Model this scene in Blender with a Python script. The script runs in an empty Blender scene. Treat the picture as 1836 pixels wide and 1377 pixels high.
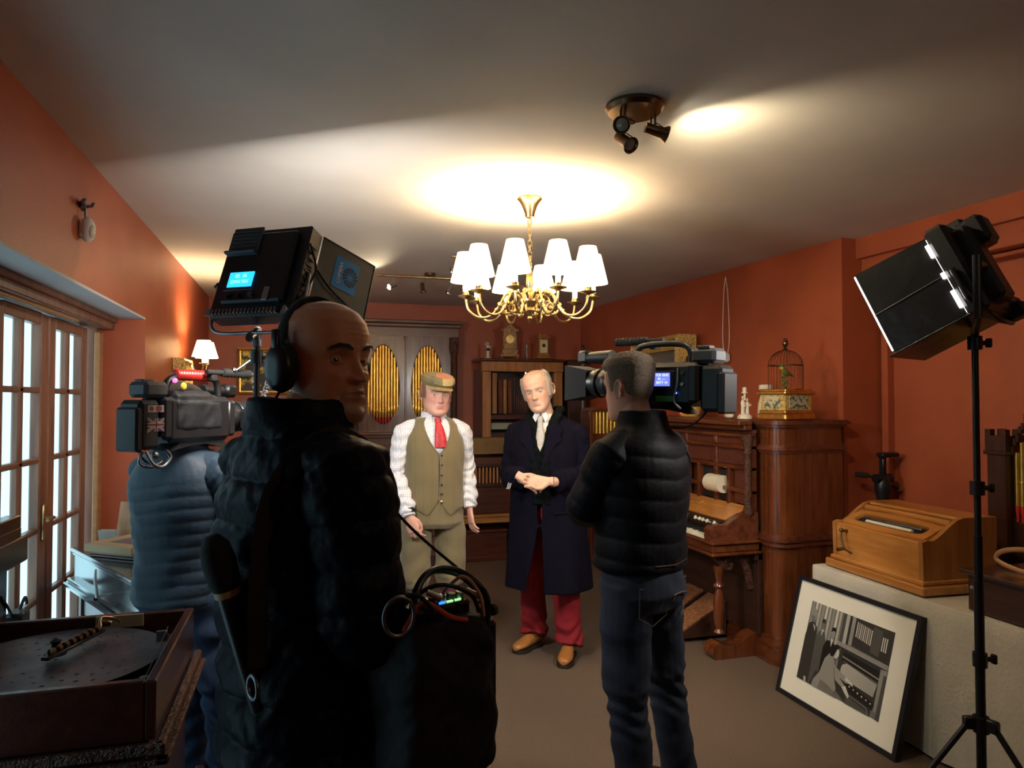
import bpy, bmesh, math, random
import numpy as np
from mathutils import Vector as V, Matrix as M, noise
R = math.radians
PI = math.pi
random.seed(7)
SC = bpy.context.scene
COL = SC.collection

# ---------------------------------------------------------------- camera
cam_d = bpy.data.cameras.new('camera')
cam = bpy.data.objects.new('camera', cam_d)
COL.objects.link(cam)
cam_d.sensor_width = 36.0
cam_d.lens = 36.0 * 1275 / 1836
cam_d.clip_start = 0.05
cam.location = (0, 0, 1.55)
cam.rotation_euler = (R(90 + 1.4), 0, R(-16.5))
SC.camera = cam

# ---------------------------------------------------------------- exposure and sky
SC.view_settings.view_transform = 'Standard'
SC.view_settings.look = 'None'
SC.view_settings.gamma = 1.0
SC.view_settings.use_curve_mapping = False
SC.view_settings.exposure = 0.35

world = bpy.data.worlds.new('overcast_sky')
SC.world = world
world.use_nodes = True
_bg = world.node_tree.nodes['Background']
_bg.inputs['Color'].default_value = (0.54, 0.86, 1.0, 1)
_bg.inputs['Strength'].default_value = 1.7

# daylight portal in the french door opening (samples the sky, emits nothing itself)
_pl = bpy.data.lights.new('daylight_portal', 'AREA')
_pl.shape = 'RECTANGLE'; _pl.size = 2.0; _pl.size_y = 3.1
_pl.cycles.is_portal = True
_po = bpy.data.objects.new('daylight_portal', _pl); COL.objects.link(_po)
_po.location = (-1.30, 2.9, 1.0); _po.rotation_euler = (0, R(-90), 0)

def lamp(name, kind, loc, energy, color, parent=None, size=.05, aim=None, spot=None, blend=.5, sx=None, spread=None):
    l = bpy.data.lights.new(name, kind); l.energy = energy; l.color = color
    if kind == 'AREA':
        l.shape = 'RECTANGLE'; l.size = size; l.size_y = sx or size
        if spread: l.spread = R(spread)
    else:
        l.shadow_soft_size = size
    if kind == 'SPOT':
        l.spot_size = R(spot); l.spot_blend = blend
    o = bpy.data.objects.new(name, l); COL.objects.link(o)
    o.location = loc
    if aim is not None:
        o.rotation_euler = (V(aim) - V(loc)).to_track_quat('-Z', 'Y').to_euler()
    if parent: o.parent = parent
    return o

# ---------------------------------------------------------------- materials
def nm(name):
    m = bpy.data.materials.new(name); m.use_nodes = True
    nt = m.node_tree; b = nt.nodes['Principled BSDF']
    return m, nt, b

def setp(b, **k):
    for n, v in k.items():
        n = n.replace('_', ' ')
        if n in b.inputs: b.inputs[n].default_value = v

def rgb(c): return (c[0], c[1], c[2], 1)

def pm(name, c, rough=.5, metal=0., c2=None, scale=8., detail=4., stretch=(1, 1, 1), bump=0., bscale=60., coat=0., emit=None, es=0., spec=.5, alpha=1., sheen=0., ramp=(.35, .65), bstretch=None, subsurf=0.):
    m, nt, b = nm(name)
    N, L = nt.nodes, nt.links
    setp(b, Base_Color=rgb(c), Roughness=rough, Metallic=metal, Coat_Weight=coat, Coat_Roughness=.15, Sheen_Weight=sheen, Alpha=alpha, Specular_IOR_Level=spec, Subsurface_Weight=subsurf)
    tc = N.new('ShaderNodeTexCoord')
    if c2 is not None:
        mp = N.new('ShaderNodeMapping'); mp.inputs['Scale'].default_value = stretch
        L.new(tc.outputs['Object'], mp.inputs['Vector'])
        nz = N.new('ShaderNodeTexNoise'); nz.inputs['Scale'].default_value = scale; nz.inputs['Detail'].default_value = detail
        L.new(mp.outputs[0], nz.inputs['Vector'])
        cr = N.new('ShaderNodeValToRGB')
        cr.color_ramp.elements[0].position = ramp[0]; cr.color_ramp.elements[1].position = ramp[1]
        cr.color_ramp.elements[0].color = rgb(c); cr.color_ramp.elements[1].color = rgb(c2)
        L.new(nz.outputs['Fac'], cr.inputs['Fac']); L.new(cr.outputs['Color'], b.inputs['Base Color'])
    if bump:
        n2 = N.new('ShaderNodeTexNoise'); n2.inputs['Scale'].default_value = bscale; n2.inputs['Detail'].default_value = 3
        mp2 = N.new('ShaderNodeMapping'); mp2.inputs['Scale'].default_value = bstretch or stretch
        L.new(tc.outputs['Object'], mp2.inputs['Vector']); L.new(mp2.outputs[0], n2.inputs['Vector'])
        bp = N.new('ShaderNodeBump'); bp.inputs['Strength'].default_value = bump; bp.inputs['Distance'].default_value = .01
        L.new(n2.outputs['Fac'], bp.inputs['Height']); L.new(bp.outputs[0], b.inputs['Normal'])
    if emit is not None:
        setp(b, Emission_Color=rgb(emit), Emission_Strength=es)
    return m

def wood(name, c, c2, axis=2, rough=.3, coat=.4, scale=9.):
    st = [9, 9, 9]; st[axis] = 1.0
    return pm(name, c, rough, c2=c2, scale=scale * .35, detail=6, stretch=st, bump=.08, bscale=12, coat=coat, ramp=(.32, .68))

def vcol(name, rough=.5, bump=0., bscale=200., subsurf=.08, spec=.4, coat=0.):
    m, nt, b = nm(name)
    a = nt.nodes.new('ShaderNodeAttribute'); a.attribute_name = 'col'
    nt.links.new(a.outputs['Color'], b.inputs['Base Color'])
    setp(b, Roughness=rough, Subsurface_Weight=subsurf, Subsurface_Scale=.01, Specular_IOR_Level=spec, Coat_Weight=coat)
    if bump:
        tc = nt.nodes.new('ShaderNodeTexCoord'); n2 = nt.nodes.new('ShaderNodeTexNoise'); n2.inputs['Scale'].default_value = bscale
        nt.links.new(tc.outputs['Object'], n2.inputs['Vector'])
        bp = nt.nodes.new('ShaderNodeBump'); bp.inputs['Strength'].default_value = bump; bp.inputs['Distance'].default_value = .002
        nt.links.new(n2.outputs['Fac'], bp.inputs['Height']); nt.links.new(bp.outputs[0], b.inputs['Normal'])
    return m

def carved(name, c, c2, scale=60., rough=.45, strength=.8):
    """fretwork: voronoi scroll pattern raised over a dark cloth ground"""
    m, nt, b = nm(name); N, L = nt.nodes, nt.links
    tc = N.new('ShaderNodeTexCoord')
    nz = N.new('ShaderNodeTexNoise'); nz.inputs['Scale'].default_value = scale * .3
    L.new(tc.outputs['Object'], nz.inputs['Vector'])
    mx = N.new('ShaderNodeMix'); mx.data_type = 'VECTOR'; mx.inputs['Factor'].default_value = .12
    L.new(tc.outputs['Object'], mx.inputs['A']); L.new(nz.outputs['Color'], mx.inputs['B'])
    vo = N.new('ShaderNodeTexVoronoi'); vo.feature = 'DISTANCE_TO_EDGE'; vo.inputs['Scale'].default_value = scale
    L.new(mx.outputs['Result'], vo.inputs['Vector'])
    cr = N.new('ShaderNodeValToRGB'); cr.color_ramp.elements[0].position = .10; cr.color_ramp.elements[1].position = .22
    cr.color_ramp.elements[0].color = rgb(c); cr.color_ramp.elements[1].color = rgb(c2)
    L.new(vo.outputs['Distance'], cr.inputs['Fac']); L.new(cr.outputs['Color'], b.inputs['Base Color'])
    bp = N.new('ShaderNodeBump'); bp.invert = True; bp.inputs['Strength'].default_value = strength; bp.inputs['Distance'].default_value = .006
    L.new(vo.outputs['Distance'], bp.inputs['Height']); L.new(bp.outputs[0], b.inputs['Normal'])
    setp(b, Roughness=rough)
    return m

def lines_mat(name, base, lines, rough=.8, sheen=.2):
    """woven cloth with thin lines: lines = [(axis, period, width, colour)], object space"""
    m, nt, b = nm(name); N, L = nt.nodes, nt.links
    tc = N.new('ShaderNodeTexCoord'); sp = N.new('ShaderNodeSeparateXYZ'); L.new(tc.outputs['Object'], sp.inputs[0])
    cur = None
    nz = N.new('ShaderNodeTexNoise'); nz.inputs['Scale'].default_value = 9
    L.new(tc.outputs['Object'], nz.inputs['Vector'])
    r0 = N.new('ShaderNodeMix'); r0.data_type = 'RGBA'; L.new(nz.outputs['Fac'], r0.inputs['Factor'])
    r0.inputs['A'].default_value = rgb([x * .88 for x in base]); r0.inputs['B'].default_value = rgb(base)
    cur = r0.outputs['Result']
    for ax, per, wd, colr in lines:
        d = N.new('ShaderNodeMath'); d.operation = 'PINGPONG'; d.inputs[1].default_value = per / 2
        L.new(sp.outputs[ax], d.inputs[0])
        lt = N.new('ShaderNodeMath'); lt.operation = 'LESS_THAN'; lt.inputs[1].default_value = wd / 2
        L.new(d.outputs[0], lt.inputs[0])
        ml = N.new('ShaderNodeMath'); ml.operation = 'MULTIPLY'; ml.inputs[1].default_value = .75
        L.new(lt.outputs[0], ml.inputs[0])
        mx = N.new('ShaderNodeMix'); mx.data_type = 'RGBA'
        L.new(ml.outputs[0], mx.inputs['Factor']); L.new(cur, mx.inputs['A']); mx.inputs['B'].default_value = rgb(colr)
        cur = mx.outputs['Result']
    L.new(cur, b.inputs['Base Color'])
    setp(b, Roughness=rough, Sheen_Weight=sheen)
    return m

MT = {}
MT['wall'] = pm('terracotta_wall_paint', (.44, .105, .043), .45, c2=(.38, .088, .037), scale=3, bump=.12, bscale=140)
MT['ceil'] = pm('ceiling_paint', (.70, .68, .65), .75, c2=(.64, .62, .59), scale=2, bump=.05, bscale=120)
MT['soffit'] = pm('white_soffit_paint', (.62, .58, .58), .7)
MT['carpet'] = pm('brown_carpet', (.085, .056, .038), .95, c2=(.150, .102, .070), scale=160, detail=8, bump=.6, bscale=260, ramp=(.3, .7))
MT['mahog'] = wood('mahogany_wood', (.085, .020, .009), (.17, .048, .020), 2)
MT['mahog_h'] = wood('mahogany_wood_across', (.085, .020, .009), (.17, .048, .020), 1)
MT['mahog_x'] = wood('mahogany_wood_along_x', (.060, .016, .009), (.12, .034, .017), 0)
MT['walnut'] = wood('walnut_wood', (.085, .020, .006), (.18, .050, .014), 2, rough=.2, coat=1.)
MT['walnut_h'] = wood('walnut_wood_across', (.085, .020, .006), (.17, .046, .013), 1, rough=.25, coat=.8)
MT['dkmahog'] = wood('old_dark_mahogany', (.030, .008, .005), (.062, .017, .009), 2, rough=.35)
MT['dkmahog_h'] = wood('old_dark_mahogany_across', (.030, .008, .005), (.062, .017, .009), 1, rough=.3)
MT['dark'] = wood('dark_stained_wood', (.030, .012, .008), (.055, .022, .013), 2, rough=.35)
MT['dark_h'] = wood('dark_stained_wood_across', (.030, .012, .008), (.055, .022, .013), 1, rough=.35)
MT['cabw'] = wood('polished_brown_wood', (.10, .045, .030), (.17, .085, .055), 2, rough=.25, coat=.5)
MT['cabx'] = wood('polished_brown_wood_across', (.10, .045, .030), (.17, .085, .055), 0, rough=.3)
MT['oak'] = wood('golden_oak', (.36, .15, .035), (.52, .24, .07), 0, rough=.4, coat=.2)
MT['oak_v'] = wood('golden_oak_upright', (.30, .115, .028), (.46, .20, .055), 2, rough=.4, coat=.2)
MT['oak_y'] = wood('golden_oak_along_y', (.40, .150, .030), (.60, .27, .07), 1, rough=.3, coat=.5)
MT['door'] = wood('stained_door_wood', (.15, .058, .036), (.26, .12, .07), 2, rough=.45, coat=.1)
MT['doorpale'] = wood('pale_door_trim', (.34, .17, .07), (.42, .22, .10), 1, rough=.5, coat=.1)
MT['brass'] = pm('aged_brass', (.66, .50, .26), .28, 1., c2=(.48, .34, .15), scale=20)
MT['gold'] = pm('gilt', (.80, .55, .16), .35, 1., c2=(.60, .38, .10), scale=30)
MT['bronze'] = pm('bronze_metal', (.22, .14, .075), .3, 1.)
MT['chrome'] = pm('chrome', (.75, .75, .78), .15, 1.)
MT['steel'] = pm('worn_steel', (.20, .21, .24), .38, 1., c2=(.32, .33, .36), scale=14)
MT['black'] = pm('black_plastic', (.006, .006, .008), .45)
MT['blackm'] = pm('black_metal', (.018, .018, .020), .35, .3)
MT['blackg'] = pm('gloss_black', (.01, .01, .012), .12, coat=.5)
MT['grey'] = pm('grey_plastic', (.05, .052, .06), .5)
MT['silver'] = pm('grey_metal_trim', (.30, .31, .33), .4, .7)
MT['rubber'] = pm('black_rubber', (.008, .008, .008), .8)
MT['nylon'] = pm('black_nylon', (.004, .004, .005), .75, bump=.25, bscale=500)
MT['white'] = pm('white_paint', (.75, .75, .73), .5)
MT['cream'] = pm('cream_china', (.72, .64, .50), .25, coat=.4)
MT['ivory'] = pm('ivory_keys', (.80, .74, .58), .3)
MT['cloth'] = pm('white_tablecloth', (.60, .555, .46), .85, c2=(.54, .50, .42), scale=6, bump=.25, bscale=60)
MT['red'] = pm('red_plastic', (.5, .02, .02), .35)
MT['shade'] = None

# ---------------------------------------------------------------- geometry accumulator
def frame_from(d, up=None):
    d = V(d).normalized()
    u = V(up) if up is not None else (V((0, 0, 1)) if abs(d.z) < .95 else V((0, 1, 0)))
    x = u.cross(d)
    if x.length < 1e-5: x = V((1, 0, 0)).cross(d)
    x.normalize(); y = d.cross(x)
    return x, y, d

def basis(loc, z, up=None):
    x, y, d = frame_from(z, up)
    m = M.Identity(4)
    for i, c in enumerate((x, y, d)):
        for j in range(3): m[j][i] = c[j]
    m.translation = V(loc)
    return m

class G:
    def __init__(s, T=None):
        s.v = []; s.f = []; s.m = []; s.mat = 0; s.T = T or M.Identity(4)
    def add(s, verts, faces):
        o = len(s.v); T = s.T
        s.v += [tuple(T @ V(p)) for p in verts]
        for f in faces:
            s.f.append([i + o for i in f]); s.m.append(s.mat)
        return s
    def box(s, c, d, bev=0., rz=0., rot=None):
        h = [x / 2 for x in d]; b = min([bev] + [x * .49 for x in h])
        A = M.Translation(V(c)) @ (rot if rot is not None else M.Rotation(rz, 4, 'Z'))
        if b <= 0:
            vs = [A @ V((h[0] * i, h[1] * j, h[2] * k)) for i in (-1, 1) for j in (-1, 1) for k in (-1, 1)]
            return s.add(vs, [(0, 1, 3, 2), (4, 6, 7, 5), (0, 4, 5, 1), (2, 3, 7, 6), (0, 2, 6, 4), (1, 5, 7, 3)])
        vs = []; ix = {}
        sg = [(i, j, k) for i in (-1, 1) for j in (-1, 1) for k in (-1, 1)]
        for c3 in sg:
            for a in range(3):
                p = [c3[q] * (h[q] if q == a else h[q] - b) for q in range(3)]
                ix[(c3, a)] = len(vs); vs.append(A @ V(p))
        fs = []
        for a in range(3):
            o1, o2 = [q for q in range(3) if q != a]
            for sn in (-1, 1):
                cs = []
                for (p, q) in ((-1, -1), (1, -1), (1, 1), (-1, 1)):
                    c3 = [0, 0, 0]; c3[a] = sn; c3[o1] = p; c3[o2] = q; cs.append(ix[(tuple(c3), a)])
                fs.append(cs)
        for mth in range(3):
            k, l = [q for q in range(3) if q != mth]
            for (p, q) in ((-1, -1), (1, -1), (1, 1), (-1, 1)):
                c1 = [0, 0, 0]; c1[k] = p; c1[l] = q; c1[mth] = -1
                c2 = list(c1); c2[mth] = 1; c1 = tuple(c1); c2 = tuple(c2)
                fs.append([ix[(c1, k)], ix[(c2, k)], ix[(c2, l)], ix[(c1, l)]])
        for c3 in sg: fs.append([ix[(c3, 0)], ix[(c3, 1)], ix[(c3, 2)]])
        return s.add(vs, fs)
    def rows(s, rows, cu=True, caps=True, cv=False):
        n = len(rows[0]); vs = [p for r in rows for p in r]; fs = []
        k = len(rows)
        for i in range(k if cv else k - 1):
            a = i * n; b = ((i + 1) % k) * n
            for j in range(n if cu else n - 1):
                j2 = (j + 1) % n
                fs.append((a + j, a + j2, b + j2, b + j))
        if caps and cu and not cv:
            fs.append(tuple(range(n - 1, -1, -1))); fs.append(tuple(range((k - 1) * n, k * n)))
        return s.add(vs, fs)
    def tube(s, pts, r, n=10, caps=True, closed=False, up=None, ph=0.):
        pts = [V(p) for p in pts]; k = len(pts)
        rr = r if isinstance(r, (list, tuple)) else [r] * k
        rows = []; px = None
        for i, p in enumerate(pts):
            if closed: d = pts[(i + 1) % k] - pts[i - 1]
            else: d = pts[min(i + 1, k - 1)] - pts[max(i - 1, 0)]
            d.normalize()
            if px is None:
                x, y, _ = frame_from(d, up)
            else:
                x = px - d * px.dot(d)
                if x.length < 1e-6: x, y, _ = frame_from(d, up)
                x.normalize(); y = d.cross(x)
            px = x
            q = rr[i]; a, b = (q if isinstance(q, (list, tuple)) else (q, q))
            rows.append([p + x * (a * math.cos(2 * PI * j / n + ph)) + y * (b * math.sin(2 * PI * j / n + ph)) for j in range(n)])
        return s.rows(rows, True, caps, closed)
    def cyl(s, a, b, r, r2=None, n=16):
        return s.tube([a, b], [r, r if r2 is None else r2], n)
    def lathe(s, prof, at=(0, 0, 0), n=20, z=(0, 0, 1), up=None, arc=None):
        B = basis(at, z, up); rows = []
        for (r, h) in prof:
            rows.append([B @ V((max(r, 1e-5) * math.cos(2 * PI * j / n), max(r, 1e-5) * math.sin(2 * PI * j / n), h)) for j in range(n)])
        return s.rows(rows, True, True)
    def ell(s, c, r, n=16, rot=None):
        if not isinstance(r, (list, tuple)): r = (r, r, r)
        A = M.Translation(V(c)) @ (rot if rot is not None else M.Identity(4)); rows = []
        k = max(6, n // 2)
        for i in range(k + 1):
            t = PI * i / k; t = min(max(t, .02), PI - .02)
            rows.append([A @ V((r[0] * math.sin(t) * math.cos(2 * PI * j / n), r[1] * math.sin(t) * math.sin(2 * PI * j / n), -r[2] * math.cos(t))) for j in range(n)])
        return s.rows(rows, True, True)
    def prism(s, out, h0, h1, B=None):
        B = B or M.Identity(4); n = len(out)
        vs = [B @ V((p[0], p[1], h0)) for p in out] + [B @ V((p[0], p[1], h1)) for p in out]
        fs = [tuple(range(n - 1, -1, -1)), tuple(range(n, 2 * n))] + [(i, (i + 1) % n, n + (i + 1) % n, n + i) for i in range(n)]
        return s.add(vs, fs)
    def poly(s, out, h=0., B=None):
        B = B or M.Identity(4)
        return s.add([B @ V((p[0], p[1], h)) for p in out], [tuple(range(len(out)))])
    def torus(s, c, Rr, r, z=(0, 0, 1), n=24, k=8, a0=0, a1=2 * PI, up=None):
        B = basis(c, z, up); cl = abs(a1 - a0 - 2 * PI) < 1e-4
        m_ = n if cl else n + 1
        if not isinstance(Rr, (list, tuple)): Rr = (Rr, Rr)
        pts = [B @ V((Rr[0] * math.cos(a0 + (a1 - a0) * i / n), Rr[1] * math.sin(a0 + (a1 - a0) * i / n), 0)) for i in range(m_)]
        return s.tube(pts, r, k, closed=cl)
    def mesh(s, name='m', fix=True):
        me = bpy.data.meshes.new(name); me.from_pydata(s.v, [], s.f)
        me.polygons.foreach_set('material_index', s.m)
        if fix:
            bm = bmesh.new(); bm.from_mesh(me); bmesh.ops.recalc_face_normals(bm, faces=bm.faces); bm.to_mesh(me); bm.free()
        me.update()
        return me

def prop(o, label=None, cat=None, group=None, kind=None):
    if label: o['label'] = label
    if cat: o['category'] = cat
    if group: o['group'] = group
    if kind: o['kind'] = kind
    return o

def mk(name, g, mats, parent=None, smooth=35, fix=True, label=None):
    me = g.mesh(name, fix)
    for m_ in (mats if isinstance(mats, (list, tuple)) else [mats]):
        me.materials.append(MT[m_] if isinstance(m_, str) else m_)
    if smooth:
        me.shade_smooth()
        me.set_sharp_from_angle(angle=R(smooth))
    o = bpy.data.objects.new(name, me); COL.objects.link(o)
    if parent: o.parent = parent
    if label: o['label'] = label
    return o

def thing(name, label, cat, loc=(0, 0, 0), rz=0., group=None, rot=None):
    o = bpy.data.objects.new(name, None); COL.objects.link(o)
    o.empty_display_size = .05
    o.location = loc
    o.rotation_euler = rot if rot is not None else (0, 0, rz)
    return prop(o, label, cat, group)

def struct(name, g, mats, smooth=0, parent=None):
    o = mk(name, g, mats, parent, smooth)
    if not parent: o['kind'] = 'structure'
    return o

def kids(o): return [c for c in bpy.data.objects if c.parent == o]

def dup(root, loc, rz=None, label=None, group=None):
    r = root.copy(); COL.objects.link(r); r.location = loc
    if rz is not None: r.rotation_euler = (0, 0, rz)
    if label: r['label'] = label
    if group: r['group'] = group
    for ch in kids(root):
        c = ch.copy(); COL.objects.link(c); c.parent = r
        for g_ in kids(ch):
            d = g_.copy(); COL.objects.link(d); d.parent = c
    return r

def lerp(a, b, t): return a + (b - a) * t

def bez(p, n=12):
    """smooth curve through the points (catmull-rom)"""
    p = [V(q) for q in p]; out = []
    for i in range(len(p) - 1):
        p0 = p[max(i - 1, 0)]; p1 = p[i]; p2 = p[i + 1]; p3 = p[min(i + 2, len(p) - 1)]
        for k in range(n):
            t = k / n
            out.append(.5 * ((2 * p1) + (p2 - p0) * t + (2 * p0 - 5 * p1 + 4 * p2 - p3) * t * t + (3 * p1 - p0 - 3 * p2 + p3) * t ** 3))
    out.append(p[-1]); return out

def text_mesh(txt, size, depth=.0004):
    c = bpy.data.curves.new('t', 'FONT'); c.body = txt; c.size = size; c.extrude = depth; c.align_x = 'CENTER'; c.align_y = 'CENTER'
    o = bpy.data.objects.new('t', c); COL.objects.link(o)
    dg = bpy.context.evaluated_depsgraph_get(); me = bpy.data.meshes.new_from_object(o.evaluated_get(dg))
    bpy.data.objects.remove(o); bpy.data.curves.remove(c)
    me.materials.clear()
    return me

def put_text(name, txt, size, mat, parent, mtx):
    me = text_mesh(txt, size); me.materials.append(MT[mat] if isinstance(mat, str) else mat)
    o = bpy.data.objects.new(name, me); COL.objects.link(o); o.parent = parent; o.matrix_local = mtx
    return o

def emis(name, c, s):
    m, nt, b = nm(name); setp(b, Base_Color=rgb(c), Emission_Color=rgb(c), Emission_Strength=s, Roughness=.4)
    return m
# ================================================================ ROOM
CZ = 2.585
def wallq(name, a, b, z0, z1, t, mat='wall'):
    """upright wall slab from a to b (xy), thickness t to its right-hand side"""
    g = G(); a = V((a[0], a[1])); b = V((b[0], b[1])); d = (b - a).normalized(); n = V((d.y, -d.x)) * t
    g.prism([tuple(a), tuple(b), tuple(b + n), tuple(a + n)], z0, z1)
    return struct(name, g, mat)

g = G(); g.box((1.40, 3.3, -.05), (5.2, 9.2, .1)); struct('floor', g, 'carpet')
g = G(); g.box((1.2, 3.3, CZ + .05), (6.2, 9.2, .1)); struct('ceiling', g, 'ceil')
LX = -.88; WT = .30
# left wall with the deep french-door opening y 1.95..4.60, z 0..2.04
g = G()
g.box((LX - WT / 2, (4.60 + 7.75) / 2, CZ / 2), (WT, 7.75 - 4.60, CZ))
g.box((LX - WT / 2, (1.33 - 1.2) / 2, CZ / 2), (WT, 1.33 + 1.2, CZ))
g.box((LX - WT / 2, 2.965, (2.04 + CZ) / 2), (WT, 3.27, CZ - 2.04))
struct('wall_left', g, 'wall')
g = G(); g.box((LX - WT / 2 + .015, 2.965, 2.034), (WT - .03, 3.268, .012)); struct('trim_1', g, 'soffit')
g = G(); g.box((1.15, 7.55 + .1, CZ / 2), (4.4, .2, CZ)); struct('wall_back', g, 'wall')
g = G(); g.prism([(3.27, 3.70), (3.05, 7.6), (3.75, 7.6), (3.75, 3.70)], 0, CZ); struct('wall_right', g, 'wall')
g = G(); g.box((3.70, 1.25, CZ / 2), (.2, 4.9, CZ)); struct('wall_right_recess', g, 'wall')
g = G(); g.box((1.3, -1.15, CZ / 2), (5.0, .1, CZ)); struct('wall_front', g, 'wall')
# boxed beam and mouldings over the recess
g = G(); g.box((3.515, 1.27, 2.52), (.27, 4.86, .13)); g.box((3.535, 1.27, 2.395), (.23, 4.86, .125), .004); struct('trim_2', g, 'wall')
g = G(); g.box((3.55, 1.27, 2.315), (.10, 4.86, .022), .004); g.box((3.555, 1.27, 2.345), (.14, 4.86, .02), .004); g.box((3.575, 3.655, 1.15), (.05, .05, 2.3)); struct('trim_3', g, 'wall')
# skirting boards
g = G(); g.box((LX + .008, 6.1, .07), (.016, 2.9, .14), .003); struct('baseboard_left', g, 'door')
g = G(); g.box((1.1, 7.54, .07), (3.9, .016, .14), .003); struct('baseboard_back', g, 'door')

# french doors: four glazed leaves in a frame
DX = -1.15
def french_doors():
    g = G()
    g.box((DX, 4.545, 1.0), (.09, .11, 2.0), .004)               # jamb towards the back
    g.box((DX, 1.36, 1.0), (.09, .07, 2.0), .004)
    g.box((DX + .045, 2.96, 1.985), (.14, 3.24, .05), .005)
    g.box((DX + .02, 2.96, 2.015), (.22, 3.24, .03), .004)
    fr = struct('door_1', g, 'door')
    g = G(); g.box((DX + .072, 3.0, 1.955), (.03, 2.0, .022), .003)
    g.box((DX + .085, 3.28, 1.998), (.05, 2.58, .02), .003); g.box((DX + .05, 4.51, .98), (.03, .07, 1.92), .006)
    mk('door_trim', g, 'doorpale', fr, 0, label='paler wooden strip along the door head')
    zs = [1.90, 1.60, 1.282, .965, .648, .33, .20]
    for k in range(5):
        y1 = 4.395 - k * .62; y0 = y1 - .605
        g = G()
        g.box((DX, y0 + .045, .98), (.045, .09, 1.94), .006); g.box((DX, y1 - .045, .98), (.045, .09, 1.94), .006)
        g.box((DX, (y0 + y1) / 2, 1.925), (.045, y1 - y0 - .18, .055), .004)
        g.box((DX, (y0 + y1) / 2, .10), (.045, y1 - y0 - .18, .19), .006)
        ym = (y0 + y1) / 2
        g.box((DX, ym, 1.05), (.034, .045, 1.72), .008)
        for z in zs[1:-1]: g.box((DX, ym, z), (.034, y1 - y0 - .16, .026), .007)
        lf = mk('door_leaf', g, 'door', fr, 30)
        g = G(); g.box((DX, ym, 1.05), (.004, y1 - y0 - .17, 1.74))
        mk('glass', g, MT['glass'], lf, 0)
        if k in (1, 3):
            g = G(); g.box((DX + .028, y1 - .05, 1.0), (.012, .03, .16), .003); g.tube([(DX + .03, y1 - .05, 1.02), (DX + .07, y1 - .05, 1.02), (DX + .07, y1 - .14, 1.02)], .008, 8)
            mk('door_handle', g, 'brass', lf, 40)
m, nt, b = nm('window_glass')
tr = nt.nodes.new('ShaderNodeBsdfTransparent'); tr.inputs['Color'].default_value = (.93, .97, .97, 1)
gl = nt.nodes.new('ShaderNodeBsdfGlossy'); gl.inputs['Roughness'].default_value = .03
mx = nt.nodes.new('ShaderNodeMixShader'); mx.inputs[0].default_value = .06
nt.links.new(tr.outputs[0], mx.inputs[1]); nt.links.new(gl.outputs[0], mx.inputs[2])
nt.links.new(mx.outputs[0], nt.nodes['Material Output'].inputs['Surface'])
MT['glass'] = m
french_doors()

# ================================================================ LIGHT FITTINGS
def shade_mat():
    m, nt, b = nm('lit_lampshade_fabric'); N, L = nt.nodes, nt.links
    setp(b, Base_Color=(.85, .78, .62, 1), Roughness=.8, Emission_Color=(1, .90, .66, 1), Emission_Strength=3.0)
    tl = N.new('ShaderNodeBsdfTranslucent'); tl.inputs['Color'].default_value = (.9, .75, .5, 1)
    mx = N.new('ShaderNodeMixShader'); mx.inputs[0].default_value = .5
    L.new(b.outputs[0], mx.inputs[1]); L.new(tl.outputs[0], mx.inputs[2]); L.new(mx.outputs[0], N['Material Output'].inputs['Surface'])
    return m
MT['shade'] = shade_mat()
MT['bulb'] = emis('lit_bulb', (1, .86, .6), 14)
MT['candle'] = pm('cream_candle_tube', (.8, .74, .6), .4, emit=(1, .9, .68), es=.9)
WARM = (1, .74, .42)

def shade_geo(g, x, y, z, rb, rt, h, n=28):
    out = []; inn = []
    g.rows([[(x + r_ * math.cos(2 * PI * j / n), y + r_ * math.sin(2 * PI * j / n), z + hh) for j in range(n)]
            for r_, hh in ((rb, 0), (rt, h), (rt - .003, h), (rb - .003, 0))], True, False, True)

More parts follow.
